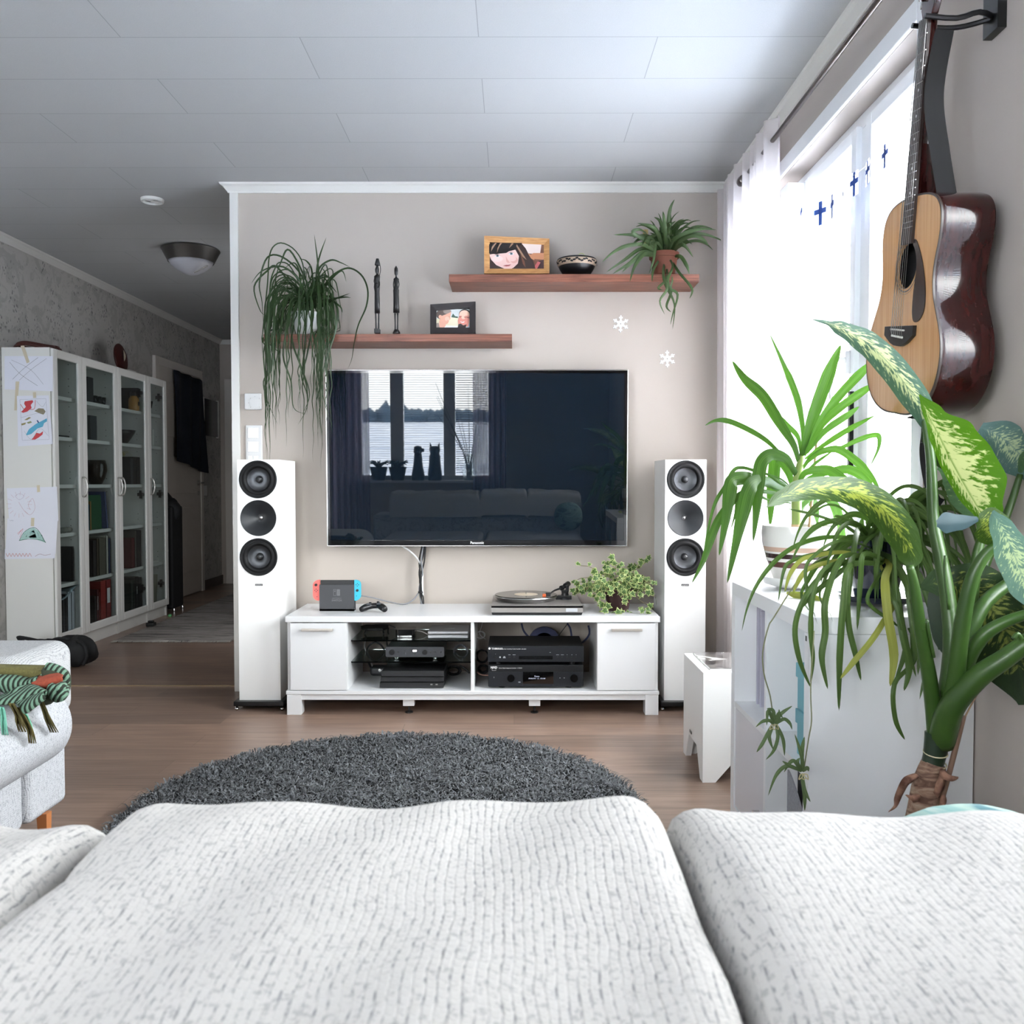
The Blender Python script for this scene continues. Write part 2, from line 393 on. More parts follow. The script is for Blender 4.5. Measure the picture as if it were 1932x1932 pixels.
b = MB(); hy = 2.985; hz = P(1555, 690, 3.05).z
b.box(fx0-.032, fx0-.016, hy-.012, hy+.012, hz-.035, hz+.04); b.tube([(fx0-.03, hy, hz+.01), (fx0-.07, hy, hz+.012), (fx0-.075, hy+.01, hz-.02), (fx0-.072, hy+.015, hz-.12)], [.009, .009, .009, .007], 10, 4)
b.build('window_handle', mat('handle_white', C(225, 225, 228), .3), w1, smooth=True)
b = MB(); b.box(fx0-.03, fx0-.016, 2.945, 2.962, 1.10, 1.35); b.build('lock_strip', BLACK, w1)
b = MB(); b.box(XR-.03, XR+.075, WY0-.02, WY1+.02, WZ0-.03, WZ0); b.build('window_sill', FRAMEW, w1, bevel=.004)
b = MB()   # casing on the room side
b.box(XR-.014, XR, WY0-.05, WY0, WZ0-.05, WZ1+.06); b.box(XR-.014, XR, WY1, WY1+.06, WZ0-.05, WZ1+.06); b.box(XR-.014, XR, WY0, WY1, WZ1, WZ1+.06)
b.build('casing', FRAMEW, w1, bevel=.004)
# ---- nearer side window (window_3), beside the sofa, out of the picture
w3 = thing('window_3', 'side window beside the sofa', 'window', (XR+.1, 1.22, NZ0)); del w3['category']; w3['kind'] = 'structure'
b = MB(); frame_x(b, fx0, fx1, NY0, NY1, NZ0, WZ1, .05); b.box(fx0, fx1, 1.19, 1.25, NZ0+.05, WZ1-.05); b.build('window_frame', FRAMEW, w3, bevel=.004)
b = MB(); b.box(fx0+.02, fx0+.024, NY0+.03, NY1-.03, NZ0+.03, WZ1-.03); b.build('pane', PANE, w3)
b = MB(); z = WZ1-.06
while z > NZ0+.07:
    for ya_, yb_ in ((NY0+.05, 1.185), (1.255, NY1-.05)): b.poly([(fx0-.012, ya_, z), (fx0-.012, yb_, z), (fx0+.008, yb_, z+.011), (fx0+.008, ya_, z+.011)])
    z -= .022
b.build('blind', mat('blind_slat_side', C(215, 215, 220), .5), w3, solid=.0006)
w4 = thing('window_added', 'added rear opening, unseen, letting in extra daylight', 'window', (-2.53, YB-.06, .12)); del w4['category']; w4['kind'] = 'structure'  # added unseen window, there to brighten the faces turned towards the camera
b = MB(); b.box(-2.92, -2.87, YB-.1, YB-.04, .12, 2.3); b.box(-2.19, -2.14, YB-.1, YB-.04, .12, 2.3); b.box(-2.87, -2.19, YB-.1, YB-.04, .12, .17); b.box(-2.87, -2.19, YB-.1, YB-.04, 2.25, 2.3); b.build('window_frame', FRAMEW, w4, bevel=.004)
b = MB(); b.box(-2.88, -2.18, YB-.085, YB-.08, .16, 2.26); b.build('pane', PANE, w4)
# ---- rear window (window_2), seen reflected in the television
w2 = thing('window_2', 'wide rear window seen mirrored in the television', 'window', (-1, YB-.06, RZ0)); del w2['category']; w2['kind'] = 'structure'
b = MB()
def frame_y(b, y0, y1, x0, x1, z0, z1, t):
    b.box(x0, x0+t, y0, y1, z0, z1); b.box(x1-t, x1, y0, y1, z0, z1); b.box(x0+t, x1-t, y0, y1, z0, z0+t); b.box(x0+t, x1-t, y0, y1, z1-t, z1)
frame_y(b, YB-.1, YB-.04, RX0, RX1, RZ0, RZ1, .05)
MULL = [(XX(735, 9.94), XX(760, 9.94)), (XX(836, 9.94), XX(858, 9.94))]
MDARK = FRAMEW
for x0, x1 in MULL: b.box(x0, x1, YB-.1, YB-.03, RZ0+.05, RZ1-.05)
b.build('window_frame', MDARK, w2, bevel=.004)
b = MB(); b.box(RX0+.04, RX1-.04, YB-.085, YB-.08, RZ0+.04, RZ1-.04); b.build('pane', PANE, w2)
b = MB(); b.box(RX0-.03, RX1+.03, YB-.12, YB+.14, RZ0-.025, RZ0); b.build('window_sill', FRAMEW, w2)
SLAT = mat('blind_slat', C(225, 225, 228), .5)
edges = [RX0+.05, MULL[0][0], MULL[0][1], MULL[1][0], MULL[1][1], RX1-.05]
for k, (dn, lb) in enumerate(((.9, 'left'), (.9, 'middle'), (.9, 'right'))):
    x0, x1 = edges[2*k]+.01, edges[2*k+1]-.01; b = MB()
    z = RZ1-.06
    while z > RZ0+.08:
        t = .002 if k < 2 else .007
        b.box(x0, x1, YB-.062, YB-.046, z-t, z+t*.0+.0008); z -= .026
    b.build('blind', SLAT, w2)
TREE0 = mat('succulent_green', C(52, 76, 62), .6)
SHEERV = bpy.data.materials.new('violet_sheer'); SHEERV.use_nodes = True
def sheer(m, col, trans=.35):
    n = NT(m); n.n.remove(n.b); out = n.n['Material Output']
    d = n.new('BsdfDiffuse'); d.inputs[0].default_value = col; tl = n.new('BsdfTranslucent'); tl.inputs[0].default_value = col
    tp = n.new('BsdfTransparent'); m1 = n.new('MixShader'); m1.inputs[0].default_value = .6
    n.link(d.outputs[0], m1.inputs[1]); n.link(tl.outputs[0], m1.inputs[2]); m2 = n.new('MixShader'); m2.inputs[0].default_value = trans
    n.link(m1.outputs[0], m2.inputs[1]); n.link(tp.outputs[0], m2.inputs[2]); n.link(m2.outputs[0], out.inputs[0])
sheer(SHEERV, C(150, 140, 165), .3)
for k, (xa, xb, lb) in enumerate(((XX(628, 9.9), XX(700, 9.9), 'left'), (XX(893, 9.9), XX(955, 9.9), 'right'))):
    b = MB(); b.grid(60, 6, lambda u, v_: (xa + (xb-xa)*u + (.07*(1-v_) if k else -.07*(1-v_))*0, YB+.18+.025*math.sin(u*38), .05 + 2.35*v_))
    tag(b.build('curtain', SHEERV, smooth=True), 'violet sheer curtain at the rear window, on its %s side' % lb, 'curtain')
# things on the rear sill, seen mirrored in the television
def SX(px): return (px-970)/1665*9.85
SZ = RZ0; SY = YB+.06; SILH = mat('sill_dark_ceramic', C(58, 66, 66), .6)
for i, (px, lb) in enumerate(((712, 'left of the dog figurine'), (748, 'against the left mullion'))):
    c_ = (SX(px), SY, SZ); t = thing('succulent_pot', 'small dark potted succulent on the rear sill, %s' % lb, 'potted plant', c_, group='succulents on the rear sill')
    b = MB(); b.lathe([(.07, 0), (.10, .14), (.105, .15), (.09, .15), (0, .13)], c_, seg=20); b.build('pot', SILH, t, smooth=True, autos=40)
    b = MB()
    for k in range(16): a_ = k*2.4; b.tube([(c_[0], SY, SZ+.13), (c_[0]+.06*math.cos(a_), SY+.03*math.sin(a_), SZ+.19), (c_[0]+.12*math.cos(a_), SY+.04*math.sin(a_), SZ+.20+.03*math.sin(k))], [.012, .012, .003], 6, 2)
    b.build('foliage', TREE0, t, smooth=True)
c_ = (SX(787), SY, SZ); t = thing('dog_figurine', 'dark sitting dog figurine on the rear sill', 'figurine', c_); b = MB()
b.lathe([(.07, 0), (.075, .05), (.055, .16), (.045, .26), (.04, .31)], c_, seg=18); b.lathe([(.0, .28), (.04, .30), (.05, .34), (.04, .38), (0, .39)], c_, seg=14); b.tube([(c_[0], SY, SZ+.345), (c_[0]+.07, SY, SZ+.335)], [.03, .018], 8); b.tube([(c_[0]-.02, SY, SZ+.37), (c_[0]-.045, SY, SZ+.31)], [.014, .008], 6); b.build('body', SILH, t, smooth=True)
c_ = (SX(819), SY, SZ); t = thing('cat_figurine', 'tall dark cat figurine with pointed ears on the rear sill', 'figurine', c_); b = MB()
b.lathe([(.075, 0), (.08, .07), (.066, .18), (.062, .27), (.05, .30), (.062, .335), (.058, .37), (.036, .385)], c_, seg=18)
for sg in (-1, 1): b.tube([(c_[0]+sg*.040, SY, SZ+.355), (c_[0]+sg*.052, SY, SZ+.42)], [.018, .003], 8)
b.build('body', SILH, t, smooth=True)
c_ = (SX(885), SY, SZ); t = thing('glass_jug', 'clear glass jug holding bare twigs on the rear sill', 'jug', c_); b = MB()
b.lathe([(.055, 0), (.076, .05), (.08, .12), (.06, .21), (.05, .26), (.06, .30), (.058, .30), (.047, .26), (.057, .21), (.077, .12), (.07, .055), (0, .008)], c_, seg=28); b.tube([(c_[0]-.054, SY, SZ+.26), (c_[0]-.115, SY, SZ+.23), (c_[0]-.11, SY, SZ+.13), (c_[0]-.075, SY, SZ+.10)], .008, 8, 4); b.build('jug_body', PANE, t, smooth=True)
b = MB()
for k in range(15):
    u = random.uniform(-.7, .9); h_ = random.uniform(.7, 1.15); b.tube([(c_[0]+random.uniform(-.03, .03), SY, SZ+.03), (c_[0]+u*.12, SY, SZ+.32), (c_[0]+u*.6, SY+.03*math.sin(k), SZ+h_)], [.005, .004, .0015], 5, 3)
tag(b.build('twigs', mat('twig_brown', C(70, 58, 50), .8)), 'bare twigs standing in the glass jug on the rear sill', 'twigs')
# ---- hall door (door_1) on the left wall
DOORM = mat('door_paint', C(206, 199, 190), .45); CASM = mat('casing_paint', C(212, 206, 198), .45)
d1 = thing('door_1', 'panelled door on the wallpapered wall in the dim hall', 'door', (XL, 8.0, 0)); del d1['category']; d1['kind'] = 'structure'
b = MB(); y0, y1 = 7.52, 8.50
b.box(XL, XL+.03, y0-.08, y0, 0, 2.12); b.box(XL, XL+.03, y1, y1+.06, 0, 2.12); b.box(XL, XL+.03, y0, y1, 2.05, 2.12); b.build('casing', CASM, d1, bevel=.004)
b = MB(); b.box(XL+.002, XL+.02, y0, y1, .01, 2.05)
for z0, z1 in ((.22, .82), (.95, 1.28), (1.45, 1.92)):
    for t, dx in ((0, .03), (.03, .024)): b.box(XL+.02, XL+dx, y0+.14+t, y1-.14-t, z0+t, z1-t)
lf_ = b.build('door_leaf', DOORM, d1, bevel=.005)
b = MB(); b.cyl((XL+.02, 8.43, 1.045), .022, .012, 'x'); b.tube([(XL+.03, 8.43, 1.045), (XL+.075, 8.43, 1.045), (XL+.08, 8.41, 1.045), (XL+.08, 8.31, 1.045)], .009, 8, 3); b.cyl((XL+.02, 8.43, .95), .018, .008, 'x')
b.build('door_handle', STEEL, lf_, smooth=True)
d2 = thing('door_2', 'doorway at the hall end opening on a dark room', 'door', (DX0, YE, 0)); del d2['category']; d2['kind'] = 'structure'
b = MB(); b.box(DX0-.075, DX0, YE-.02, YE, 0, 2.115); b.box(DX1, DX1+.075, YE-.02, YE, 0, 2.115); b.box(DX0, DX1, YE-.02, YE, 2.04, 2.115)
b.box(DX0, DX0+.02, YE-.01, YE+.11, 0, 2.04); b.box(DX0, DX1, YE-.01, YE+.11, 2.02, 2.04); b.build('casing', CASM, d2, bevel=.003)
# ---- outside: snow field with a wooded rise behind, seen in the screen reflection
SNOW = mat('snow', C(235, 240, 248), .9); n = NT(SNOW)
n.col(n.ramp(n.noise(n.coord('Object', (.25, 1.2, 1)), .9, 6, .65), [(.42, C(170, 182, 205)), (.6, C(238, 242, 250))]))
b = MB(); prof = [(-1.9, -.8), (-8, -.9), (-30, -.8), (-60, .2), (-110, 2.2), (-170, 4.8), (-260, 9)]
b.ring_surf([[(-200, y, z), (200, y, z)] for y, z in prof], closed=False)
ARCH['snow_ground'] = 1; struct(b.build('snow_ground', SNOW), 'snow field outside the rear window')
b = MB(); b.ring_surf([[(1.5, -80, -.8), (1.5, 80, -.8)], [(160, -80, -.6), (160, 80, -.6)]], closed=False); ARCH['snow_yard'] = 1; struct(b.build('snow_yard', SNOW))
TREE = mat('far_forest', C(60, 80, 98), .9)
b = MB()
for i in range(520):
    x = random.uniform(-62, 22); y = -165 - random.uniform(0, 40); h = random.uniform(1.0, 3.0) * (1.7 if -29 < x < -25 else 1); z = 4.4 + (-165-y)*.035
    b.lathe([(random.uniform(.8, 1.8), 0), (random.uniform(.8, 1.8), h*.6), (.1, h)], (x, y, z), seg=6)
o = b.build('far_forest', TREE); o['kind'] = 'stuff'; tag(o, 'dark wooded ridge far across the snow, seen mirrored in the television', 'forest')
# ================================================================ television wall
def boxes(bs, name, m, parent=None, bevel=.003, **k):
    b = MB()
    for q in bs: b.box(*q)
    return b.build(name, m, parent, bevel=bevel, **k)
# television, leaning forward by one degree
TVC = P(900, 865, 4.31)
tv = thing('television', 'large wall-mounted flat television with thin silver frame and dark glossy screen', 'television', TVC, rot=(math.radians(1.4), 0, 0))
tw, th = .735, .430
b = MB(); frame_y(b, -.012, .03, -tw, tw, -th, th, .006); b.box(-tw+.006, tw-.006, .0, .03, -th+.006, th-.006); b.build('bezel', mat('tv_silver', C(205, 203, 200), .2, 1), tv, local=True, bevel=.002)
b = MB(); frame_y(b, -.010, -.0005, -tw+.006, tw-.006, -th+.006, th-.006, .012); b.box(-tw+.018, tw-.018, -.010, -.0005, -th+.018, -th+.030)
b.build('inner_border', mat('tv_border_black', C(6, 6, 8), .08, coat=.5), tv, local=True)
SCR = mat('screen_glass', (.004, .008, .0135, 1), .015, spec=.5)
b = MB(); b.box(-tw+.018, tw-.018, -.006, -.001, -th+.030, th-.018); b.build('screen', SCR, tv, local=True)
t = text('brand_lettering', 'Panasonic', .017, WM[tv] @ Vector((0, -.0106, -th+.018)), FR, TXTW, tv, ext=.0002, bold=.0004)
b = MB(); b.box(-.25, .25, .03, .082, -.2, .2); b.build('wall_bracket', BLACK, tv, local=True)
# cables hanging from the television
CABW = mat('white_cable', C(225, 225, 225), .4); CABB = mat('black_cable', C(24, 24, 26), .45); CABG = mat('grey_cable', C(120, 122, 126), .45)
def cab(path, r, m, lab, Y=None, name='cable', cat='cable', group=None, sub=5):
    pts = [P(x, y, Y if len(q) == 0 else q[0]) for x, y, *q in path]
    b = MB(); b.tube(pts, r, 6, sub); o = b.build(name, m, smooth=True); tag(o, lab, cat, group); return o
bun = thing('cable_bundle', 'bundle of cables tied together hanging from the television to the bench', 'cable', P(795, 1142, 4.345))
for k, (m, pp) in enumerate(((CABB, [(796, 1030), (791, 1060), (794, 1090), (793, 1115), (797, 1143)]), (CABB, [(801, 1030), (798, 1050), (791, 1080), (795, 1110), (794, 1143)]),
        (CABG, [(799, 1030), (795, 1055), (797, 1085), (791, 1112), (796, 1143)]), (CABW, [(760, 1031), (776, 1042), (790, 1058), (797, 1080), (797, 1100), (799, 1143)]), (CABB, [(803, 1030), (800, 1062), (792, 1095), (798, 1125), (799, 1143)]))):
    b = MB(); b.tube([P(x, y, 4.35 + .008*math.sin(i*2+k)) for i, (x, y) in enumerate(pp)], .0042, 6, 6); b.build('cable_strand', m, bun, smooth=True)
b = MB(); b.lathe([(.013, -.004), (.015, 0), (.013, .004)], P(794, 1117, 4.35)); b.build('cable_tie', BLACK, bun)
# thermostat and switches
th_ = thing('thermostat', 'white square thermostat with a round dial on the wall', 'thermostat', P(477, 757, YW))
a, c = P(461.5, 773, 4.385), P(493, 742, 4.385); boxes([(a.x, c.x, 4.378, YW, a.z, c.z)], 'housing', WHITE_SATIN, th_, .006)
b = MB(); p = P(481, 760, 4.378); b.lathe([(.027, 0), (.027, -.004), (.024, -.005), (.0, -.005)], p, 'y'); b.build('dial', WHITE_SATIN, th_, smooth=True, autos=40)
for k in range(7):
    an = math.pi*(.25+.25*k); q = p + Vector((math.cos(an)*.031, -.0003, math.sin(an)*.031)); MB().box(q.x-.001, q.x+.001, q.y-.0005, q.y, q.z-.001, q.z+.001).build('tick_mark', DARKG, th_)
sw = thing('switch_panel', 'tall white light switch panel under the thermostat', 'switch', P(478, 835, YW))
a, c = P(463.5, 880, 4.39), P(494.5, 802, 4.39); boxes([(a.x, c.x, 4.389, YW, a.z, c.z)], 'frame', WHITE_SATIN, sw, .005)
for y0, y1, xs in ((807, 827, [(468, 487.5)]), (833.5, 853, [(468, 487.5)]), (860, 876, [(468, 477), (478, 487.5)])):
    for x0, x1 in xs:
        a, c = P(x0, y1, 4.389), P(x1, y0, 4.389); boxes([(a.x, c.x, 4.3845, 4.39, a.z, c.z)], 'rocker', mat('rocker_white', C(226, 226, 224), .3), sw, .0015)
# shelves
def wall_shelf(x0, x1, yt, yb, lab):
    Yf = 4.18; a, c = P(x0, yb, Yf), P(x1, yt, Yf)
    o = MB().box(a.x, c.x, Yf, YW, a.z, c.z).build('wall_shelf', WALNUT, bevel=.0015); tag(o, lab, 'shelf', 'floating walnut shelves'); return a.x, c.x, a.z, c.z
LS = wall_shelf(497, 966, 630, 644.5, 'lower left floating walnut shelf above the television')
US = wall_shelf(847, 1319.5, 517, 532, 'upper right floating walnut shelf, holding the wooden-framed portrait')
# snowflakes
def snowflake(px, py, r, rot, lab):
    c = P(px, py, YW-.004); R = r/F*4.4; b = MB(); out = []
    for k in range(6):
        a0 = rot + k*math.pi/3
        for dr, da in ((.38, -.42), (.62, -.13), (.70, -.32), (.86, -.27), (.84, -.10), (1.0, -.07), (1.04, 0), (1.0, .07), (.84, .10), (.86, .27), (.70, .32), (.62, .13), (.38, .42)):
            out.append((c.x + R*dr*math.cos(a0+da), c.z + R*dr*math.sin(a0+da)))
    b.prism(out, 'y', YW-.006, YW-.001); o = b.build('snowflake_decoration', mat('snowflake_white', C(232, 236, 240), .6)); tag(o, lab, 'snowflake decoration', 'white snowflakes on the wall')
    b = MB(); b.lathe([(.004, 0), (.002, -.002)], (c.x, YW-.006, c.z), 'y', 10); b.build('pin', STEEL, o)
snowflake(1171, 611, 15.5, .5, 'white snowflake on the wall, upper left of the pair')
snowflake(1259, 677, 15.5, .55, 'white snowflake on the wall, lower right of the pair')
# ---------------------------------------------------------------- pictures made of flat shapes
def picture(mb, cols, polys, O, U, V, N):
    """polys: (colour index, [(u,v)...]) stacked outwards"""
    for k, (ci, pts) in enumerate(polys):
        mb.m = ci; mb.poly([O + U*u + V*v + N*(.00012*(k+1)) for u, v in pts])
def ell(cx, cy, rx, ry, n=20, a=0, t0=0, t1=2*math.pi):
    out = []
    for k in range(n):
        t = t0 + (t1-t0)*k/(n - (0 if t1-t0 > 6.2 else 1)); x, y = rx*math.cos(t), ry*math.sin(t)
        out.append((cx + x*math.cos(a) - y*math.sin(a), cy + x*math.sin(a) + y*math.cos(a)))
    return out
def clip(pts):
    def side(pts, ax, lim, sg):
        out = []
        for i in range(len(pts)):
            p, q = pts[i-1], pts[i]; ip = sg*(p[ax]-lim) <= 0; iq = sg*(q[ax]-lim) <= 0
            if ip != iq:
                t = (lim-p[ax])/(q[ax]-p[ax]); out.append((p[0]+(q[0]-p[0])*t, p[1]+(q[1]-p[1])*t))
            if iq: out.append(q)
        return out
    for ax, lim, sg in ((0, 0, -1), (0, 1, 1), (1, 0, -1), (1, 1, 1)):
        pts = side(pts, ax, lim, sg)
        if len(pts) < 3: return []
    return pts
def photo_frame(px0, px1, py0, py1, Y, border, fm, lab, cols, polys, roll=0, ridges=False, lean=.08, grp=None):
    w = (px1-px0)/F*Y; h = (py1-py0)/F*Y; base = P((px0+px1)/2, py1, Y)
    t = thing('framed_photograph', lab, 'picture', base, rot=(-lean, 0, 0), group=grp)
    b = MB(); X0, X1, Z0, Z1 = -w/2, w/2, 0, h; bx, bt = border
    co = [(X0, Z0), (X1, Z0), (X1, Z1 + (-.014 if roll < 0 else 0)), (X0, Z1 + (-.014 if roll > 0 else 0))]
    def ringf(o0, o1, y0, y1):
        A = [(co[0][0]+o0, co[0][1]+o0), (co[1][0]-o0, co[1][1]+o0), (co[2][0]-o0, co[2][1]-o0), (co[3][0]+o0, co[3][1]-o0)]
        B = [(co[0][0]+o1, co[0][1]+o1), (co[1][0]-o1, co[1][1]+o1), (co[2][0]-o1, co[2][1]-o1), (co[3][0]+o1, co[3][1]-o1)]
        n = len(b.v)
        b.v += [Vector((x, y, z)) for pts, y in ((A, .012), (A, y0), (B, y1), (B, .012)) for x, z in pts]
        for r in range(3):
            for j in range(4): b.face((n+r*4+j, n+r*4+(j+1) % 4, n+r*4+4+(j+1) % 4, n+r*4+4+j))
    if ridges:
        for k in range(3): ringf(bx*k/3, bx*(k+1)/3 + .0004, -.006 + .004*k, -.003 + .004*k)
    else: ringf(0, bx, -.006, -.004)
    b.build('frame', fm, t, local=True)
    b = MB(); b.box(X0+.002, X1-.002, .010, .014, .001, h-.014 if roll else h-.002); b.build('backing', BLACKM, t, local=True)
    b = MB(); cm = [mat('photo_tone', C(*c_), .35) for c_ in cols]
    O = Vector((X0+bx*.9, .006, Z0+bx*.9)); U = Vector((w-1.8*bx, 0, 0)); V = Vector((0, h-1.8*bx-(.014 if roll else 0)*.6, 0)); V = Vector((0, 0, V.y))
    picture(b, cols, [(ci, clip(pts)) for ci, pts in polys if clip(pts)], O, U, V, Vector((0, -1, 0)))
    b.build('photograph', cm, t, local=True)
    return t
PINE = mat('pine_frame', C(190, 138, 82), .5); n = NT(PINE); n.col(n.ramp(n.noise(n.coord('Object', (6, 6, 60)), 3, 4), [(.3, C(178, 124, 72)), (.7, C(214, 164, 104))]))
gc = [(120, 78, 60), (232, 212, 204), (60, 42, 38), (236, 198, 188), (30, 24, 24), (226, 222, 222), (92, 118, 128), (20, 18, 20), (190, 98, 96), (222, 168, 156), (168, 132, 108), (196, 134, 98), (74, 50, 52), (242, 212, 204)]
gp = [(0, [(0, 0), (1, 0), (1, 1), (0, 1)]), (1, [(.55, .62), (.92, .58), (.95, 1), (.5, 1)]), (11, [(.66, .42), (1, .36), (1, .62), (.8, .62)]), (12, [(.82, 0), (1, 0), (1, .38), (.88, .3)]),
      (8, [(.80, .05), (.88, .3), (.93, .26), (.86, .0)]),
      (2, [(0, 0), (.84, 0), (.80, .3), (.72, .55), (.66, .8), (.58, 1), (0, 1)]), (3, [(.0, .56), (.04, .36), (.13, .16), (.28, .02), (.38, .0), (.44, .06), (.52, .22), (.54, .5), (.47, .76), (.2, .62)]),
      (9, [(.30, .5), (.36, .3), (.38, .24), (.33, .25), (.31, .3)]), (9, ell(.45, .35, .07, .12, 16)), (13, ell(.15, .4, .1, .12, 16)), (3, ell(.41, .4, .08, .1, 16)),
      (5, ell(.148, .505, .045, .034, 14, .1)), (6, ell(.152, .508, .023, .034, 14)), (7, ell(.153, .508, .010, .015, 10)),
      (5, ell(.40, .585, .05, .038, 14, .25)), (6, ell(.402, .59, .026, .038, 14)), (7, ell(.402, .59, .011, .017, 10)),
      (4, [(.09, .54), (.15, .57), (.21, .53), (.15, .545)]), (4, [(.335, .60), (.39, .655), (.455, .65), (.39, .635)]),
      (4, [(.0, .60), (.12, .57), (.2, .595), (.31, .615), (.36, .68), (.47, .74), (.52, .80), (.60, 1), (.1, 1), (.0, .95)]),
      (10, [(.03, .66), (.10, .9), (.14, 1), (.11, 1), (.05, .85)]), (10, [(.14, .62), (.19, .88), (.24, 1), (.20, 1), (.15, .8)]), (10, [(.36, .8), (.40, .98), (.43, 1), (.44, .96)]),
      (10, [(.50, .95), (.62, .55), (.68, .35), (.60, .48), (.49, .88)]), (0, [(.56, .6), (.64, .3), (.66, .06), (.61, .2)]), (11, [(.70, .6), (.80, .5), (.82, .34), (.76, .4)]),
      (8, [(.25, .13), (.31, .165), (.35, .155), (.40, .185), (.365, .115), (.31, .10)]), (12, [(.25, .135), (.31, .145), (.40, .183), (.33, .135)])]
photo_frame(914, 1036, 445, 516.5, 4.27, (.026, .026), PINE, 'wooden-framed portrait photo of a brown-haired child on the upper shelf', gc, gp, roll=-1, ridges=True)
cc = [(200, 205, 205), (222, 214, 186), (58, 84, 70), (222, 166, 142), (86, 72, 66), (234, 192, 172), (40, 36, 36), (238, 238, 236), (214, 138, 124), (150, 136, 128), (176, 110, 92), (190, 205, 215)]
cp = [(0, [(0, 0), (1, 0), (1, 1), (0, 1)]), (1, [(0, 0), (1, 0), (1, .5), (.5, .6), (0, .5)]), (2, [(.45, .6), (.5, .78), (.56, .64), (.64, .62), (.64, .54), (.46, .58)]),
      (4, ell(.2, .72, .2, .26, 20)), (9, ell(.33, .88, .12, .12, 14)), (3, [(.08, .0), (.3, .0), (.28, .2), (.36, .28), (.38, .42), (.43, .50), (.42, .58), (.45, .86), (.3, .74), (.18, .66), (.1, .4)]),
      (5, ell(.33, .5, .07, .12, 14)), (3, ell(.13, .6, .05, .1, 12)), (9, [(0, 0), (.12, 0), (.08, .3), (0, .26)]), (6, [(.36, .62), (.39, .59), (.42, .60), (.39, .605)]), (8, [(.31, .44), (.36, .38), (.39, .39), (.35, .42)]),
      (7, [(.22, 0), (.9, 0), (.8, .12), (.3, .16)]), (11, [(.84, 0), (1, 0), (1, .3), (.9, .1)]),
      (6, ell(.84, .74, .17, .26, 20)), (5, ell(.83, .7, .155, .24, 20)), (8, [(.66, .1), (.94, .1), (.98, .5), (.97, .66), (.68, .66), (.64, .4)]), (5, ell(.8, .58, .06, .1, 12)),
      (6, [(.63, .0), (.66, .22), (.73, .25), (.80, .16), (.9, .22), (.86, .0)]), (7, [(.70, .38), (.77, .335), (.84, .37), (.82, .31), (.76, .29)]), (10, [(.69, .40), (.77, .35), (.85, .39), (.77, .33)]),
      (6, [(.67, .63), (.76, .615), (.76, .605), (.68, .615)]), (6, [(.82, .61), (.99, .55), (.99, .52), (.82, .59)]), (10, ell(.71, .585, .035, .028, 10)), (10, ell(.86, .575, .04, .03, 10))]
photo_frame(812, 897, 569, 629.5, 4.27, (.029, .029), mat('dark_wood_frame', C(36, 30, 31), .35), 'dark-framed photo of a smiling couple on the lower shelf', cc, cp, roll=1)
